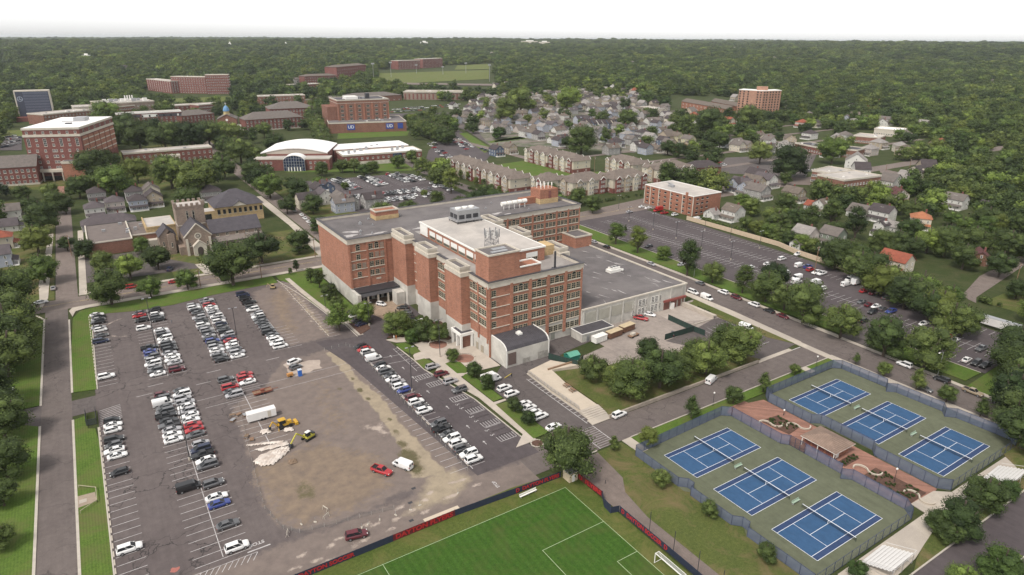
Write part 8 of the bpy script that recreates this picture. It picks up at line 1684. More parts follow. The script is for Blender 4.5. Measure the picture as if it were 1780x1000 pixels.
def hut():
 r = root('court_hut', (144.2, 74, 0), 0, 'low brick hut with tan hip roof between the two banks of courts', 'hut'); MB().box(.5, 7.2, .5, 8.6, 0, 2.7).build('wall', BRICKO, r)
 b = MB(); hiproof(b, -.1, 7.8, -.2, 9.0, 2.75, 1.5, .4); b.build('roof', shingle('tan_shingle', (.235, .17, .135)), r); b = MB(); b.box(-.5, 8.2, -.6, 9.4, 2.62, 2.74); b.build('fascia', WHITE, r)
 for y in (1.2, 3.1, 5.0, 6.9): MB().box(.42, .5, y, y + 1.3, .1, 2.3).build('shutter', BRICKD, r)
 MB().box(1.6, 3.0, .42, .5, .1, 2.3).build('door', WHITE, r)
 for y in (0, 4.5, 8.9): MB().cyl((-.1, y), .12, 0, 2.7, k=8).build('post', WHITE, r)
hut()
def swall(cx, cy, rz, label):
 r = root('curved_seat_wall', (cx, cy, .05), R(rz), label, 'wall', 'curved cream seat walls'); b = MB(); pts = [(1.6 * math.cos(R(a)), 1.6 * math.sin(R(a)) + 1.6) for a in range(-90, 91, 22)] [::-1] + [(-1.6 * math.cos(R(a)) * 1 + .0, 1.6 * math.sin(R(a)) - 1.6) for a in range(90, -91, -22)]
 for p, q in zip(pts[:-1], pts[1:]): b.bar((*p, .25), (*q, .25), .32, .45)
 b.build('wall', M('cream_wall_cap', (.46, .40, .33), .8, .1, 1), r)
for a in ((145.6, 93.5, 60, 'curved cream seat wall at the upper left of the upper planter'), (151, 88.6, 60, 'curved cream seat wall at the lower right of the upper planter'), (148, 67.2, 40, 'curved cream seat wall above the lower planter'), (148.2, 54.9, 20, 'curved cream seat wall below the lower planter')): swall(*a)
def bushes(name, label, spots, mat=LEAF_D, s=.9):
 """many small shrubs of one bed"""
 V = []; Fc = []; n = 0; me0 = crown_mesh('tmp', 77, 8, 160, .09, 'wide', .75, mat); v0 = np.array([q.co[:] for q in me0.vertices]); f0 = [tuple(p_.vertices) for p_ in me0.polygons]
 for (x, y, z, w) in spots: V.append(v0 * w + [x, y, z]); Fc += [tuple(n + i for i in f) for f in f0]; n += len(v0)
 me = bpy.data.meshes.new(name); me.from_pydata(np.concatenate(V).tolist(), [], Fc); me.materials.append(mat); o = bpy.data.objects.new(name, me); COL.objects.link(o); o['kind'] = 'stuff'; o['label'] = label
rb = random.Random(2)
bushes('planter_shrubs', 'low shrubs filling the plaza planters', [(rb.uniform(145.6, 150.6), rb.uniform(88.6, 95), .14, rb.uniform(.5, 1.1)) for _ in range(36)] + [(rb.uniform(145.4, 150.8), rb.uniform(55.6, 66.2), .14, rb.uniform(.5, 1.0)) for _ in range(48)] + [(rb.uniform(145.2, 151), rb.uniform(71.5, 73), .14, rb.uniform(.6, 1.0)) for _ in range(14)], LEAF)
bushes('bed_shrubs', 'dense dark shrubs in the planted bed by the building', [(rb.uniform(82.5, 100.5), rb.uniform(192.5, 212), .18, rb.uniform(1.4, 3.2)) for _ in range(110) if True], LEAF)
bushes('apartment_shrubs', 'dark shrubs along the foot of the apartments', [(224 + rb.uniform(-1, 1), rb.uniform(345, 425), 0, rb.uniform(2, 3.6)) for _ in range(30)] + [(rb.uniform(232, 330), 323 + rb.uniform(-1.5, 1.5), 0, rb.uniform(2, 3.4)) for _ in range(40)], LEAF_D)
bushes('dock_shrubs', 'row of dark shrubs above the loading dock', [(193 + rb.uniform(-.5, .5), 157 + k * 1.0, .1, 1.3) for k in range(7)], LEAF_D)
bushes('wall_shrubs', 'scrub along the top of the tan wall', [(296 + rb.uniform(-1.5, 2), rb.uniform(100, 255), 0, rb.uniform(2.5, 5)) for _ in range(70)], LEAF)
def bleacher(x, y, lab, n=8, L=8.6):
 r = root('bleachers', (x, y, .1), R(2), lab, 'bleachers', 'aluminium bleachers beside the courts'); al = M('aluminium', (.62, .60, .58), .45, .08, 1, metal=.2); pk = MB(); pk.box(0, L, -.16, .16, 0, .06); pm = pk.mesh('seat_plank', al)
 for k in range(n): inst('seat_plank', pm, r, (0, -.72 * k, .45 + .26 * k)); inst('foot_plank', pm, r, (0, -.72 * k + .36, .16 + .26 * k))
 for s in (0.2, L / 2, L - .2):
  b = MB(); b.bar((s, .1, .1), (s, -.72 * n + .3, .26 * n + .2), .08); b.bar((s, -.72 * n + .3, 0), (s, -.72 * n + .3, .26 * n + .3), .08); b.bar((s, .1, 0), (s, -.72 * n + .3, 0.05), .08); b.build('support_frame', METAL, r)
 b = MB(); zt = .26 * n + 1.3
 for s in (0, L / 3, 2 * L / 3, L): b.bar((s, -.72 * n + .1, zt - 1.1), (s, -.72 * n + .1, zt), .06)
 b.bar((0, -.72 * n + .1, zt), (L, -.72 * n + .1, zt), .06); b.bar((0, -.72 * n + .1, zt - .5), (L, -.72 * n + .1, zt - .5), .05)
 for s in (0, L): b.bar((s, -.72 * n + .1, zt), (s, 0, 1.2), .06)
 b.build('guard_rail', al, r)
bleacher(117.2, 50.0, 'white aluminium bleachers beside the near courts'); bleacher(168.8, 49.9, 'white aluminium bleachers beside the far courts, partly behind a tree')
NAVY = M('navy_banner', (.018, .024, .045), .7, .12, 1); REDL = M('red_lettering', (.34, .018, .02), .6, .08, 1); REDB = M('dark_red_banner', (.10, .012, .016), .7, .1, 1)
def banner(x0, y0, x1, y1, txt, lab, col=None, size=1.5, h=1.7):
 L = math.hypot(x1 - x0, y1 - y0); rz = math.atan2(y1 - y0, x1 - x0); r = root('banner_fence', (x0, y0, .05), rz, lab, 'banner fence', 'banner fence round the soccer pitch')
 MB().box(0, L, -.03, .03, .08, h).build('banner', col or NAVY, r); n = max(1, round(L / 3)); pm = MB().cyl((0, .06), .05, 0, h + .1, k=6).mesh('post', POSTM)
 for k in range(n + 1): inst('post', pm, r, (L * k / n, 0, 0))
 if txt:
  t_ = text('lettering', txt, size, (L / 2, -.06, h * .5), (R(90), 0, 0), REDL, r, .02, bold=.05); w = max(.1, t_.dimensions.x); t_.scale = ((L * .92) / w if w > .2 else 1, 1, 1)
banner(-20, 107.0, 19.5, 107, '', 'blank navy banner run at the left end of the pitch fence'); banner(19.5, 107, 31.8, 107, 'DAYTON SOCCER', 'navy banner lettered DAYTON SOCCER on the drive side of the pitch', size=1.3); banner(31.8, 107, 39.8, 107, '', 'blank navy banner between the two lettered ones'); banner(39.8, 107, 54.5, 107, 'DAYTON FLYERS', 'banner lettered DAYTON FLYERS beside the beige mat', REDB, 1.6)
banner(54.5, 107, 69.5, 106.2, '', 'blank navy banner behind the white pitch bench'); banner(69.5, 106.2, 82.6, 105.6, 'D  DAYTON FLYERS', 'banner lettered D DAYTON FLYERS at the pitch corner', NAVY, 1.4); banner(85.8, 103, 86.2, 94.6, 'D  FLYERS', 'banner lettered D FLYERS right of the tan kiosk', REDB, 1.5)
banner(86.2, 94.4, 84.4, 91.6, '', 'first navy panel of the recessed pitch gate'); banner(84.4, 91.6, 84.2, 89.4, '', 'middle navy panel of the recessed pitch gate', h=2.2); banner(84.2, 89.2, 86.2, 88.6, '', 'last navy panel of the recessed pitch gate')
banner(86.2, 88.4, 86.2, 73.2, 'D  DAYTON SOCCER  D', 'banner lettered D DAYTON SOCCER D beside the running path', size=1.5); banner(86.2, 73.2, 86.2, 40, '', 'long blank navy banner behind the goal')
for i, y in enumerate((79.5, 72.5, 66, 60)): tag(MB().cyl((86.6, y), .07, 0, 6.2, k=6).build('net_pole', DARKM), f'{ORD[i]} tall thin black pole from the gate behind the pitch banners', 'pole', 'tall poles behind the pitch banners')
def goal():
 r = root('soccer_goal', (81.9, 73, .06), 0, 'white soccer goal on the pitch line near the navy banners', 'goal'); b = MB(); b.bar((0, 0, 0), (0, 0, 2.44), .12); b.bar((0, -7.32, 0), (0, -7.32, 2.44), .12); b.bar((0, .06, 2.44), (0, -7.38, 2.44), .12); b.build('frame', WHITE, r)
 b = MB()
 for y in (0, -7.32): b.bar((0, y, 2.44), (1.0, y, 2.44), .07); b.bar((1.0, y, 2.44), (2.2, y, 0), .07); b.bar((0, y, .05), (2.2, y, .05), .07)
 b.bar((1, 0, 2.44), (1, -7.32, 2.44), .07); b.bar((2.2, 0, .05), (2.2, -7.32, .05), .07); b.build('support_bar', WHITE, r)
 b = MB(); b.poly([(0, 0, 2.44), (1, 0, 2.44), (1, -7.32, 2.44), (0, -7.32, 2.44)]); b.poly([(1, 0, 2.44), (2.2, 0, 0), (2.2, -7.32, 0), (1, -7.32, 2.44)]); b.build('net', mesh_mat('white_net', (.6, .6, .6), .75), r)
goal()
r = root('pitch_bench', (69.9, 104.3, .05), R(2), 'long white bench beside the pitch banners', 'bench'); MB().box(0, 4.8, -.2, .2, .42, .5).build('seat', WHITE, r); MB().box(0, 4.8, .24, .3, .6, .95).build('backrest', WHITE, r)
for x in (.3, 2.4, 4.5): MB().box(x - .04, x + .04, -.18, .3, 0, .42).build('leg', METAL, r)
r = root('tan_kiosk', (83.0, 102.7, .03), 0, 'small tan block kiosk with grey roof at the pitch corner', 'kiosk'); MB().box(0, 2.5, 0, 2.6, 0, 2.5).build('wall', M('tan_plaster', (.50, .42, .30), .85, .1, 1), r); MB().box(-.15, 2.65, -.15, 2.75, 2.5, 2.65).build('roof', METAL, r); MB().box(.8, 1.6, -.04, 0, 0, 2).build('door', WHITE, r)
r = root('green_bin', (86.6, 105.2, .05), 0, 'small dark green bin beside the tan kiosk', 'bin'); MB().cyl((0, 0), .4, 0, 1.2, k=10).build('body', M('bin_green', (.02, .10, .05), .6, .1, 1), r); MB().cyl((0, 0), .45, 1.2, 1.3, k=10).build('lid', METAL, r)
for i, (px, py) in enumerate(((1035, 827), (1052, 841))): p = at(px, py, 0); tag(MB().cyl((p.x, p.y), .08, 0, 1.0, k=8).build('bollard', DARKM), f'{("upper", "lower")[i]} dark bollard on the running path beside the kiosk', 'bollard', 'bollards on the path')
# ------------------------------------------------------------------ lamps and poles
def lamp_post(px, py, ptop, lab, kind='lot', z0=0):
 p = at(px, py, 0); lo, hi = 1, 30
 for _ in range(24):
  h = (lo + hi) / 2; y = proj(p.x, p.y, h)[1]; lo, hi = (h, hi) if y > ptop else (lo, h)
 nm = {'lot': 'car_park_lamp', 'utility': 'utility_pole', 'street': 'street_lamp', 'globe': 'lamp_post'}[kind]; r = root(nm, (p.x, p.y, 0), 0, lab, 'lamp' if kind != 'utility' else 'utility pole', {'lot': 'car park lamps', 'utility': 'utility poles', 'street': 'street lamps', 'globe': 'globe lamp posts'}[kind])
 if kind == 'lot':
  MB().cyl((0, 0), .3, 0, .8, k=10).build('concrete_base', CONC, r); MB().cyl((0, 0), .12, .8, h, .09, k=8).build('pole', DARKM, r); b = MB(); b.bar((-.8, 0, h), (.8, 0, h), .08); b.build('arm', DARKM, r)
  for s in (-1, 1): MB().box(s * 1.0 - .4, s * 1.0 + .4, -.22, .22, h - .06, h + .12).build('lamp_head', METAL, r)
 elif kind == 'utility':
  MB().cyl((0, 0), .17, 0, h, .12, k=8).build('pole', TIMBER, r); MB().box(-1.2, 1.2, -.06, .06, h - .9, h - .75).build('crossarm', TIMBER, r); MB().cyl((.35, 0), .25, h - 2.2, h - 1.3, k=8).build('transformer', METAL, r)
  for s in (-1.1, -.5, .5, 1.1): MB().cyl((s, 0), .05, h - .75, h - .55, k=6).build('insulator', WHITE, r)
 elif kind == 'street':
  MB().cyl((0, 0), .1, 0, h, .07, k=8).build('pole', METAL, r); b = MB(); b.bar((0, 0, h), (-2.2, 0, h + .3), .08); b.build('arm', METAL, r); MB().box(-2.9, -2.1, -.15, .15, h + .2, h + .36).build('lamp_head', WHITE, r)
 else:
  MB().cyl((0, 0), .16, 0, .5, .08, k=8).build('base', DARKM, r); MB().cyl((0, 0), .06, .5, h - .4, k=8).build('pole', DARKM, r); v, f = ICO2; b = MB(); b.v = [(q[0] * .26, q[1] * .26, q[2] * .3 + h - .2) for q in v]; b.f = list(f); b.m = [0] * len(f); b.build('globe', WHITE, r)
for i, a in enumerate(((273, 612, 519, 'tall car park lamp among the second column of cars'), (330, 800, 700, 'tall car park lamp in the lower double column'), (414, 600, 536, 'car park lamp in the third column of cars'), (716, 680, 604, 'tall car park lamp in the long row below the entrance'), (765, 621, 556, 'tall lamp on the plaza edge by the round bed'), (642, 566, 527, 'lamp beside the entrance forecourt'), (695, 528, 508, 'short lamp by the white base wall'), (566, 537, 514, 'lamp on the lawn by the blank brick wall'),
 (1135, 400, 371, 'lamp in the east car park, nearest the flats'), (1175, 415, 386, 'second lamp from the flats in the east car park'), (1219, 432, 402, 'third lamp from the flats in the east car park'), (1270, 452, 420, 'fourth lamp from the flats in the east car park'), (1269, 418, 388, 'first lamp along the tan wall'), (1320, 432, 402, 'second lamp along the tan wall'), (1225, 400, 370, 'lamp close to the tan wall near the white house'), (1093, 385, 360, 'lamp near the street end of the east car park'), (1075, 366, 340, 'lamp at the street corner of the east car park'))): lamp_post(*a)
for a in ((349, 499, 468, 'utility pole opposite the church door'), (455, 484, 455, 'utility pole right of the biggest verge tree'), (548, 447, 410, 'utility pole at the corner of the church lawn'), (429, 428, 400, 'pale utility pole in front of the nave roof'), (125, 445, 408, 'utility pole in the side street by the parish hall'), (48, 520, 470, 'utility pole beside the tan house'), (1415, 478, 428, 'tall pole behind the tan wall by the white car'), (1580, 297, 276, 'utility pole on the valley road'), (1540, 297, 285, 'short utility pole on the valley road'), (1765, 495, 458, 'utility pole beside the grey driveway'), (1033, 300, 272, 'pole among the upper apartments'), (1224, 372, 345, 'bare pole at the corner of the brick flats'), (842, 118, 100, 'tall floodlight pole of the sports field, right one') if 0 else (1212, 380, 350, 'second bare pole at the brick flats')): lamp_post(*a, 'utility')
for a in ((1206, 482, 447, 'street lamp on the east verge by the extension roof'), (1629, 655, 612, 'street lamp on the east verge near the low end')): lamp_post(*a, 'street')
for a in ((1239, 706, 682, 'globe lamp beside the drive by the courts'), (1418, 640, 619, 'globe lamp at the upper corner of the far courts'), (1362, 722, 712, 'globe lamp in the upper plaza planter'), (1554, 838, 814, 'globe lamp in the lower plaza planter')): lamp_post(*a, 'globe')
for i, (px, py, pt) in enumerate(((650, 145, 115), (680, 135, 112), (724, 128, 115), (770, 130, 118), (810, 128, 112), (851, 142, 116))):
 p = at(px, py); h = (py - pt) * (p - Vector((0, 0, CAM_H))).length / F_PX; r = root('floodlight_pole', p, 0, f'{ORD[i]} floodlight pole from the left round the sports field', 'floodlight', 'floodlights of the sports field'); MB().cyl((0, 0), .5, 0, h, .35, k=6).build('pole', METAL, r); MB().box(-3.5, 3.5, -.6, .6, h - 1, h + 2).build('lamp_bank', METAL, r)
# ------------------------------------------------------------------ walls and screens
tag(strip('tan_boundary_wall', [(291.5, 262), (292.2, 200), (288, 186), (286, 165), (284, 152)], .5, TANW, 0, 2.3, kind='thing'), 'long tan block wall along the far side of the east car park', 'wall')
del bpy.data.objects['tan_boundary_wall']['kind']
b = MB(); b.box(110, 141, 119.45, 119.95, 0, 1.1); b.box(141, 173.9, 119.5, 120.0, 0, .9); tag(b.build('retaining_wall', M('old_stone_wall', (.30, .255, .21), .9, .2, .8)), 'low grey stone retaining wall below the grove', 'wall')
b = MB(); b.box(111.2, 122, 150.6, 151.0, .3, 1.5); tag(b.build('timber_edge_wall', M('brown_timber_wall', (.26, .17, .11), .85, .15, 1)), 'low brown timber wall at the head of the terrace lawn', 'wall')
b = MB(); b.box(189.5, 190.0, 152.5, 168.9, -.2, 1.5); b.box(175, 189.5, 152.2, 152.6, -.2, .4); b.box(190, 191.4, 152.5, 169, .9, 1.2); tag(b.build('dock_ramp_wall', CONC), 'pale concrete ramp wall beside the loading dock', 'wall')
GS = M('dark_green_screen', (.022, .045, .036), .8, .15, 1)
fence('green_screen_fence', 'dark green screened fence beside the terrace head', [(117.0, 158.6), (121.6, 148.8), (126, 151.5)], 2.2, DARKM, GS, 2.4); fence('green_screen_fence', 'dark green screened fence between the yard and the dock pit', [(174.4, 161), (174.4, 148.4), (175, 143.6)], 2.2, DARKM, GS, 2.4); fence('green_screen_fence', 'low dark green screened fence in front of the yard, behind the grove', [(174.2, 148.4), (160.4, 148.7)], 2.2, DARKM, GS, 2.4)
fence('terrace_railing', 'thin railing along the drive side of the terrace', [(104.9, 152.6), (104.6, 140), (104.9, 127)], 1.0, METAL, CHAIN, 1.8, z=.95)
fence('site_fence', 'low wire site fence along the left edge of the dirt', [(24.4, 182), (21.7, 157), (20.4, 142.4), (19.6, 132), (21.4, 123.2), (24, 120.1), (34, 118.2), (44, 116.4)], 1.1, M('pale_fence_post', (.36, .34, .31), .7, .2, 1), CHAIN, 2.6, z=0, pw=.07, rail=False)
fence('site_fence', 'wire site fence along the parking row below the entrance', [(56.5, 204), (64, 204), (65.4, 200), (65.0, 149), (64.9, 120)], 1.1, MATS['pale_fence_post'], CHAIN, 2.8, z=0, pw=.07, rail=False)
for i, (px, py) in enumerate(((985, 672), (995, 680))):
 p = at(px, py, .95); r = root('picnic_table', (p.x, p.y, .95), R(90), f'{("upper", "lower")[i]} of two dark picnic tables on the terrace', 'picnic table', 'picnic tables on the terrace'); MB().box(-1, 1, -.4, .4, .7, .77).build('table_top', TIMBER, r)
 for s in (-1, 1): MB().box(-1, 1, s * .75 - .15, s * .75 + .15, .42, .48).build('seat', TIMBER, r)
 for s in (-.8, .8): b = MB(); b.bar((s, -.7, 0), (s, .2, .72), .07); b.bar((s, .7, 0), (s, -.2, .72), .07); b.build('leg_frame', TIMBER, r)
r = root('yard_hut', (134.2, 162.4, 0), R(0), 'long low white hut with dark roof against the building in the yard', 'hut'); MB().box(0, 14, 0, 6.2, 0, 3.0).build('wall', WHITEW, r); MB().box(-.2, 14.2, -.2, 6.4, 3.0, 3.25).build('roof_edge', WHITE, r); MB().poly([(.1, .1, 3.27), (13.9, .1, 3.27), (13.9, 6.1, 3.27), (.1, 6.1, 3.27)]).build('dark_roof', ROOFD, r); MB().box(2, 3.2, -.06, 0, 0, 2.2).build('door', METAL, r); MB().cyl((5.5, -.3), .5, 0, 1.1, k=8).build('tank', WHITE, r)
for i, (x, y, w_, c, lb) in enumerate(((137.4, 158.6, 5.5, 'W', 'white skip container with rounded front beside the yard hut'), (144.2, 159.0, 6.2, 'Y', 'tan rubbish container with brown side, left of two'), (151.6, 160.4, 6.0, 'Y', 'tan rubbish container with brown side, right of two'))):
 r = root('rubbish_container', (x, y, 0), R(6), lb, 'container', 'containers in the yard'); MB().box(0, w_, 0, 2.4, .3, 2.3).build('body', WHITE if c == 'W' else M('brown_container_side', (.16, .085, .055), .8, .2, 1.2), r); MB().box(-.1, w_ + .1, -.1, 2.5, 2.3, 2.5).build('lid', WHITE if c == 'W' else M('tan_container_lid', (.46, .37, .24), .8, .15, 1), r)
 for k in range(6): MB().box(.3 + (w_ - .8) * k / 5, .45 + (w_ - .8) * k / 5, -.1, -.005, .3, 2.25).build('rib', WHITE if c == 'W' else MATS['brown_container_side'], r)
r = root('flatbed_cart', (151, 155.6, 0), R(10), 'small flatbed loaded with pale boxes in the yard', 'trailer'); MB().box(0, 4.6, 0, 1.9, .55, .7).build('deck', TIMBER, r); MB().box(1.2, 3, .3, 1.6, .7, 1.4).build('box', STONE, r)
for x in (.8, 3.8):
 for y in (0, 1.9): MB().cyl((x, .35), .35, y - .1, y + .1, k=10, ax='y').build('wheel', BLACK, r)
r = root('green_tank', (121.4, 152.6, 0), R(0), 'teal green covered skip behind the dark screen fence', 'skip'); b = MB(); b.prism([(0, 0), (4.2, 0), (4.2, 3.4), (0, 3.4)], 0, 1.9); b.build('body', M('teal_green', (.02, .16, .12), .6, .12, 1), r); b = MB(); gable(b, 0, 4.2, 0, 3.4, 1.9, .8, 'x', .1, .08); b.build('cover', M('pale_green_cover', (.10, .30, .22), .6, .1, 1), r)
r = root('storage_tank', (150, 146, 0), R(20), 'white horizontal tank behind the grove', 'tank'); MB().cyl((0, 1.4), 1.3, -3, 3, k=14, ax='x').build('shell', WHITE, r); MB().box(-2.4, 2.4, -.7, .7, 0, .5).build('cradle', CONC, r)
r = root('barrier_arm', (100.2, 155.0, 0), R(-60), 'yellow barrier arm by the loading shed', 'barrier'); MB().box(-.12, .12, -.12, .12, 0, 1.1).build('post', DARKM, r); MB().bar((0, 0, 1.0), (0, -4.6, 1.6), .14).build('arm', M('yellow_paint', (.6, .45, .06), .5, .05, 1), r)
r = root('lorry_trailer', (269.3, 98.6, 0), R(-88), 'long white lorry trailer parked at the low end of the east car park', 'trailer'); MB().box(0, 15.2, 0, 2.5, 1.1, 3.9).build('box', M('trailer_white', (.62, .60, .58), .5, .08, .4), r); MB().box(-.02, 15.22, -.02, 2.52, 3.9, 4.0).build('roof', METAL, r)
for x in (11.4, 12.8):
 for y in (.25, 2.25): MB().cyl((x, .5), .5, y - .2, y + .2, k=12, ax='y').build('wheel', BLACK, r)
for y in (.5, 2.0): MB().box(3.4, 3.6, y - .08, y + .08, 0, 1.1).build('landing_leg', DARKM, r)
# ------------------------------------------------------------------ works in the bare area
r = root('cargo_trailer', (24.4, 170.2, 0), R(-1), 'white box cargo trailer beside the yellow digger', 'trailer'); MB().box(0, 7.6, 0, 2.3, .55, 2.75).build('box', M('trailer_body_white', (.66, .64, .62), .45, .06, .5), r); MB().bar((7.6, 1.15, .6), (9.2, 1.15, .5), .12).build('drawbar', DARKM, r); MB().box(5.3, 6.2, -.03, 0, .7, 2.5).build('side_door', STONE, r)
for x in (3.6, 4.5):
 for y in (.0, 2.3): MB().cyl((x, .36), .36, y - .12, y + .12, k=12, ax='y').build('wheel', BLACK, r)
r = root('flatbed_trailer', (29.2, 184.6, 0), R(2), 'rust red flatbed trailer beside the short column of cars', 'trailer'); RU = M('rust_red', (.20, .06, .04), .8, .2, 1); MB().box(0, 5.4, 0, 2.0, .6, .72).build('deck', TIMBER, r); MB().box(0, 5.4, -.06, .0, .5, .95).build('side_rail', RU, r); MB().box(0, 5.4, 2.0, 2.06, .5, .95).build('side_rail', RU, r); MB().bar((5.4, 1, .6), (7.2, 1, .5), .12).build('drawbar', RU, r); MB().box(2.2, 3.2, .6, 1.4, .72, 1.4).build('winch', RU, r)
for x in (2.2, 3.1):
 for y in (.0, 2.0): MB().cyl((x, .36), .36, y - .12, y + .12, k=12, ax='y').build('wheel', BLACK, r)
YEL = M('machine_yellow', (.50, .29, .03), .5, .15, 1.5); YG = M('machine_yellow_green', (.42, .38, .06), .5, .15, 1.5)
def backhoe():
 r = root('backhoe_loader', (32.0, 163.6, 0), R(4), 'yellow backhoe loader with folded arm near the white trailer', 'digger'); b = MB(); b.box(-1.2, 2.2, -.6, .6, .7, 1.4); b.box(.9, 2.3, -.5, .5, 1.4, 1.75); b.build('chassis', YEL, r)
 MB().box(-1.0, .6, -.7, .7, 1.4, 2.5).build('cab_glass', CGLASS, r); MB().box(-1.15, .75, -.8, .8, 2.5, 2.66).build('cab_roof', YEL, r)
 for x, rr_ in ((-.7, .72), (1.8, .48)):
  for y in (-.85, .85): MB().cyl((x, rr_), rr_, y - .2, y + .2, k=14, ax='y').build('wheel', BLACK, r)
 MB().bar((2.0, -.5, 1.2), (3.2, -.5, .5), .18).build('loader_arm', YEL, r); MB().bar((2.0, .5, 1.2), (3.2, .5, .5), .18).build('loader_arm', YEL, r); b = MB(); b.prism([(3.1, -1.1), (3.9, -1.1), (3.9, 1.1), (3.1, 1.1)], .1, .9); b.build('loader_bucket', YEL, r)
 b = MB(); b.bar((-1.3, 0, 1.0), (-2.6, 0, 2.7), .28); b.bar((-2.6, 0, 2.7), (-3.5, 0, 1.4), .24); b.build('digging_arm', YEL, r); MB().box(-3.8, -3.2, -.35, .35, .8, 1.5).build('digging_bucket', DARKM, r)
 for y in (-1.1, 1.1): MB().bar((-1.3, y * .6, .9), (-1.6, y * 1.3, .05), .14).build('stabiliser', YEL, r)
backhoe()
def excavator():
 r = root('excavator', (36.2, 154.6, 0), R(205), 'small yellow tracked excavator with arm reaching over the white sheeting', 'digger')
 for y in (-.85, .85): b = MB(); b.prism([(-1.5, y - .25), (1.5, y - .25), (1.5, y + .25), (-1.5, y + .25)], 0, .62); b.build('track', BLACK, r)
 MB().box(-1.4, 1.1, -.95, .95, .7, 1.3).build('upper_body', YG, r); MB().box(-.1, 1.0, .0, .9, 1.3, 2.45).build('cab_glass', CGLASS, r); MB().box(-.2, 1.1, -.05, .95, 2.45, 2.6).build('cab_roof', WHITE, r); MB().box(-1.6, -.9, -.9, .9, .8, 1.6).build('counterweight', DARKM, r)
 MB().bar((1.0, -.3, 1.1), (3.4, -.3, 3.3), .35).build('boom', YG, r); MB().bar((3.4, -.3, 3.3), (5.4, -.3, 1.3), .28).build('stick', YG, r); b = MB(); b.box(5.0, 5.8, -.75, .15, .3, 1.2); b.build('bucket', DARKM, r); MB().bar((2.0, -.3, 1.8), (3.9, -.3, 3.5), .1).build('hydraulic_ram', METAL, r)
excavator()
r = root('mini_digger', (57, 273.5, 0), R(150), 'small tan digger at the top of the bare tarmac strip', 'digger'); MB().box(-.9, .9, -.6, .6, .5, 1.2).build('body', M('machine_tan', (.36, .27, .14), .6, .15, 1), r); MB().box(-.5, .5, -.5, .5, 1.2, 2.0).build('cab_glass', CGLASS, r); MB().box(-.6, .6, -.6, .6, 2.0, 2.1).build('cab_roof', MATS['machine_tan'], r)
for y in (-.6, .6): MB().box(-1, 1, y - .15, y + .15, 0, .5).build('track', BLACK, r)
MB().bar((.9, 0, 1), (2, 0, 2.4), .2).build('boom', MATS['machine_tan'], r); MB().bar((2, 0, 2.4), (2.7, 0, .9), .16).build('stick', MATS['machine_tan'], r)
r = root('portable_toilet', (44.4, 190.6, 0), R(0), 'bright blue portable toilet beside the pale concrete pad', 'portable toilet'); PB = M('toilet_blue', (.03, .12, .42), .5, .08, 1); MB().box(-.55, .55, -.55, .55, 0, 2.1).build('cabin', PB, r); b = MB(); b.prism([(-.58, -.58), (.58, -.58), (.58, .58), (-.58, .58)], 2.1, 2.25); b.build('roof', M('toilet_roof', (.5, .55, .62), .5, .05, 1), r); MB().box(-.35, .35, -.58, -.55, .1, 1.9).build('door', PB, r)
r = root('compressor', (41.6, 191.6, 0), R(5), 'small orange compressor trailer left of the blue toilet', 'compressor'); MB().box(-.9, .9, -.5, .5, .4, 1.2).build('body', M('machine_orange', (.42, .20, .06), .6, .1, 1), r); MB().bar((.9, 0, .5), (2.0, 0, .4), .1).build('drawbar', DARKM, r)
for y in (-.6, .6): MB().cyl((0, .32), .32, y - .1, y + .1, k=10, ax='y').build('wheel', BLACK, r)
def heap(name, label, poly, h, mat, seed, cat='sheeting', res=.3, noise_=.35):
 g = random.Random(seed); xs = [p[0] for p in poly]; ys = [p[1] for p in poly]; X = np.arange(min(xs), max(xs), res); Y = np.arange(min(ys), max(ys), res); gx, gy = np.meshgrid(X, Y); x, y = gx.ravel(), gy.ravel(); m = soft(x + vn(x, y, 1.7, seed) * .3, y, poly, .45)
 z = m * h * (1 + noise_ * (vn(x, y, 2.3, seed) + .6 * vn(y, x, 5.1, seed))); ids = np.arange(len(x)).reshape(len(Y), len(X)); q = np.stack([ids[:-1, :-1], ids[:-1, 1:], ids[1:, 1:], ids[1:, :-1]], -1).reshape(-1, 4); q = q[(m[q] > .25).all(1)]
 me = bpy.data.meshes.new(name); me.from_pydata(np.stack([x, y, z + .01], 1).tolist(), [], q.tolist()); me.materials.append(mat); o = bpy.data.objects.new(name, me); COL.objects.link(o); return tag(o, label, cat)
SHT = M('white_sheeting', (.56, .50, .45), .6, .12, 1.2, col2=(.44, .37, .32))
heap('plastic_sheeting', 'crumpled white sheeting under the excavator arm, large lower heap', [(21.4, 151.4), (22.6, 148.6), (25.4, 147.6), (30.4, 151.4), (31.2, 153.6), (27.6, 154), (23.6, 153.4)], .6, SHT, 3)
heap('plastic_sheeting', 'long thin strip of white sheeting above the large heap', [(21.6, 160.2), (22.2, 159.2), (29.8, 156.2), (30.6, 157.0), (26, 158.8)], .35, SHT, 5); heap('plastic_sheeting', 'middle fold of white sheeting beside the large heap', [(23, 156.8), (24, 155.2), (31, 154.4), (31.4, 156), (27, 156.6)], .45, SHT, 8)
for i, P_ in enumerate(([(26, 163), (28.4, 162.4), (28.8, 164.4), (26.6, 165)], [(31.6, 160.8), (34, 160.2), (34.2, 162), (32, 162.4)])): heap('plastic_sheeting', f'small bag heap {("left", "right")[i]} of the yellow digger wheels', P_, .7, SHT, 11 + i)
heap('earth_heap', 'low brown earth heap beside the excavator bucket', [(28.6, 145.4), (30.8, 145.6), (31, 147.4), (29, 147.6)], .4, SOIL, 15, 'earth heap')
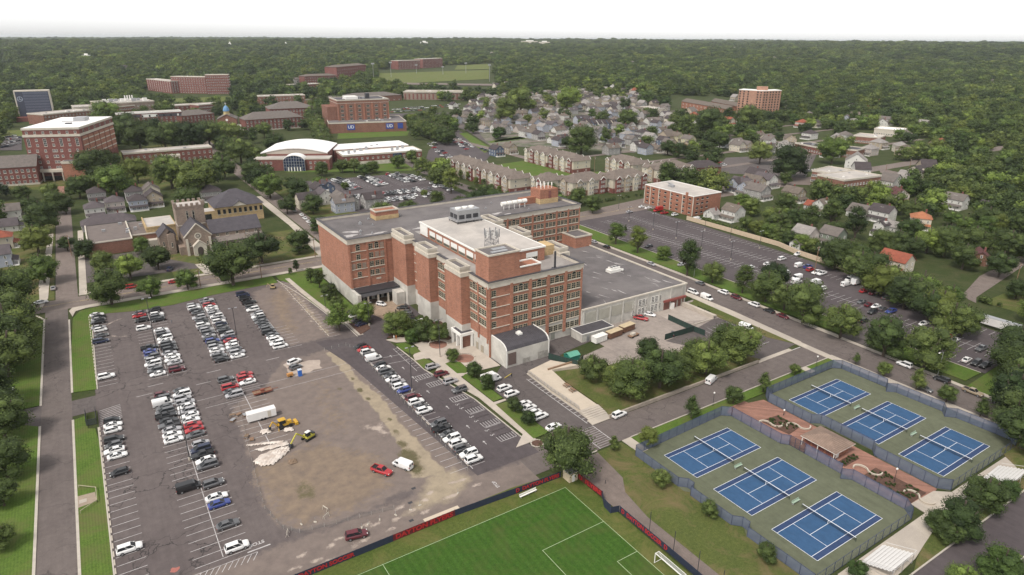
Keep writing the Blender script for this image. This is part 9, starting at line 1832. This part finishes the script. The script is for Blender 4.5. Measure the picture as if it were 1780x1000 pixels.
for i, (x, y) in enumerate(((21.6, 177), (23.2, 176.4), (21.2, 174.2), (22.6, 164), (23.4, 161.6), (24.6, 175.2))):
 r = root('pallet_stack', (x, y, 0), R(20 * i), f'{ORD[i]} small stack of dark pallets and pipes left of the white trailer', 'pallet stack', 'pallet stacks by the trailer');
 for k in range(3): MB().box(-.7, .7, -.5, .5, .05 + .2 * k, .2 + .2 * k).build('pallet', (TIMBER, METAL, SOIL)[(i + k) % 3], r)
for i, (px, py) in enumerate(((567, 900), (500, 930), (566, 887))):
 p = at(px, py, 0); r = root('trestle_barrier', (p.x, p.y, 0), R(30 + 40 * i), f'{ORD[i]} pale trestle barrier at the low edge of the dirt', 'barrier', 'trestle barriers'); MB().box(-.9, .9, -.03, .03, .7, .95).build('board', STONE, r)
 for s in (-.7, .7): b = MB(); b.bar((s, -.35, 0), (s, 0, .95), .06); b.bar((s, .35, 0), (s, 0, .95), .06); b.build('leg', STONE, r)
for i, (px, py) in enumerate(((612, 925), (640, 912), (660, 904), (688, 896), (714, 887), (730, 879), (796, 858), (629, 918), (524, 912), (548, 908))):
 p = at(px, py, 0); r = root('fence_block', (p.x, p.y, 0), R(35 * i), f'{ORD[i]} loose fence foot block from the left along the drive', 'fence block', 'loose fence blocks along the drive'); MB().box(-.35, .35, -.15, .15, 0, .18).build('block', STONE, r); MB().cyl((0, 0), .04, .18, 1.3, k=6).build('stake', METAL, r)
for i, (px, py, c) in enumerate(((405, 956, 'R'), (304, 990, 'R'))):
 p = at(px, py, 0); b = MB(); b.poly([(p.x + (.9 + .3 * math.sin(k * 2.4)) * math.cos(k * .628), p.y + (.7 + .3 * math.cos(k * 1.7)) * math.sin(k * .628), .012) for k in range(10)]); b.build('red_stain', M('red_dust', (.30, .11, .09), .9, .2, 2), kind='structure')
fence('bin_enclosure', 'small dark fenced enclosure at the top of the lower verge', [(-12.8, 199.6), (-12.8, 192.6), (-10.4, 192.4), (-10.4, 199.4)], 1.8, DARKM, CHAIND, 1.7, z=.1)
for i, (x, y) in enumerate(((91, 187.4), (93.7, 173.4))):
 r = root('round_brick_bed', (x, y, .13), 0, f'{("upper", "lower")[i]} round brick paved bed on the plaza', 'flower bed', 'round beds on the plaza'); MB().cyl((0, 0), 3.0, 0, .06, k=24).build('paving', MATS['plaza_brick'], r); b = MB()
 for k in range(20): a0, a1 = math.pi * k / 20 - .3, math.pi * (k + 1) / 20 - .3; b.bar((3.3 * math.cos(a0), 3.3 * math.sin(a0), .25), (3.3 * math.cos(a1), 3.3 * math.sin(a1), .25), .4, .5)
 b.build('seat_wall', CONC, r)
p = at(755, 588, 0); r = root('fountain_sculpture', (89.5, 190.5, .1), 0, 'pale tiered bowl sculpture in the planted bed above the round bed', 'sculpture'); MB().cyl((0, 0), .3, 0, 1.6, .2, k=10).build('stem', STONE, r); MB().cyl((0, 0), .4, 1.6, 2.0, 1.3, k=16).build('bowl', STONE, r); MB().cyl((0, 0), .12, 2.0, 3.8, .05, k=8).build('spire', STONE, r)
for i, (px, py) in enumerate(((719, 849), (713, 874), (715, 905))): p = at(px, py, 0); MB().box(p.x - .5, p.x + .5, p.y - .35, p.y + .35, -.05, .012 + .002 * i).build('drain_cover', DARKM, kind='structure')
def person(px, py, shirt, trou, lab, rz):
 p = at(px, py, 0); r = root('person', (p.x, p.y, .13), R(rz), lab, 'person'); import bmesh
 me = bpy.data.meshes.new('person_body'); J = [(0, 0, .95), (0, 0, 1.2), (0, 0, 1.42), (0, 0, 1.55), (0, .02, 1.68), (-.1, 0, .9), (-.11, .06, .5), (-.12, .02, .06), (-.12, -.12, .04), (.1, 0, .9), (.11, -.08, .5), (.12, .02, .06), (.12, -.12, .04), (-.2, 0, 1.4), (-.26, .04, 1.12), (-.24, -.08, .9), (.2, 0, 1.4), (.26, .0, 1.12), (.25, -.1, .9)]
 E_ = [(0, 1), (1, 2), (2, 3), (3, 4), (0, 5), (5, 6), (6, 7), (7, 8), (0, 9), (9, 10), (10, 11), (11, 12), (2, 13), (13, 14), (14, 15), (2, 16), (16, 17), (17, 18)]; RD = [.15, .15, .14, .06, .11, .1, .07, .05, .05, .1, .07, .05, .05, .07, .05, .04, .07, .05, .04]
 me.from_pydata(J, E_, []); o = bpy.data.objects.new('body', me); COL.objects.link(o); o.parent = r; m = o.modifiers.new('skin', 'SKIN')
 for v, rd in zip(me.skin_vertices[0].data if me.skin_vertices else [], RD): v.radius = (rd, rd)
 if not me.skin_vertices:
  bm = bmesh.new(); bm.from_mesh(me); ly = bm.verts.layers.skin.verify(); bm.verts.ensure_lookup_table()
  for v, rd in zip(bm.verts, RD): v[ly].radius = (rd, rd)
  bm.verts[0][ly].use_root = True; bm.to_mesh(me); bm.free()
 s_ = o.modifiers.new('sub', 'SUBSURF'); s_.levels = 1; s_.render_levels = 1; me.materials.append(M('clothing_' + shirt[0], shirt[1], .9, .1, 2)); MB().cyl((0, .03), .12, 1.66, 1.82, .07, k=8).build('hair', TIMBER, r)
person(689, 591, ('orange', (.45, .16, .05)), None, 'person in an orange top standing at the plaza corner', 20); person(685, 591, ('pale', (.5, .48, .45)), None, 'person in pale clothes beside the one in orange', -60); person(299, 563, ('grey', (.2, .2, .22)), None, 'person walking between the car columns', 60)
def wires(pa, pb, lab):
 b = MB(); A, B_ = Vector(pa), Vector(pb); n = 8
 for off in (-.8, 0, .8):
  P0 = None
  for k in range(n + 1):
   t = k / n; q = A.lerp(B_, t); q = Vector((q.x, q.y + off, q.z - 1.6 * 4 * t * (1 - t)))
   if P0: b.bar(P0, q, .035)
   P0 = q
 tag(b.build('overhead_wires', DARKM), lab, 'wires')
a_, b_, c_ = at(349, 499, 0), at(455, 484, 0), at(548, 447, 0); wires((a_.x, a_.y, 8.2), (b_.x, b_.y, 8.2), 'overhead wires opposite the church'); wires((b_.x, b_.y, 8.2), (c_.x, c_.y, 9), 'overhead wires over the verge right of the big tree')
# ---- labels that several trees share: count them off along the picture
def relabel():
 by = {}
 for o in scn.objects:
  if o.get('category') in ('tree', 'house'): by.setdefault(o['label'], []).append(o)
 for lb, L in by.items():
  if len(L) < 2: continue
  L.sort(key=lambda o: proj(o.location.x, o.location.y, o.location.z)[0])
  if len(L) <= len(ORD):
   for i, o in enumerate(L): o['label'] = f'{ORD[i]} from the left: {lb}'
relabel()
# ---- the air
def haze():
 b = MB(); b.box(-23500, 23500, -23500, 23500, -14, 113); m = bpy.data.materials.new('haze'); m.use_nodes = True; t = m.node_tree; t.nodes.clear()
 o = t.nodes.new('ShaderNodeOutputMaterial'); v = t.nodes.new('ShaderNodeVolumePrincipled'); v.inputs['Color'].default_value = (.86, .90, .96, 1); v.inputs['Density'].default_value = .00004; v.inputs['Anisotropy'].default_value = .3
 t.links.new(v.outputs[0], o.inputs['Volume']); h = b.build('haze', m); h['kind'] = 'stuff'; h['label'] = 'thin pale summer haze'
haze()
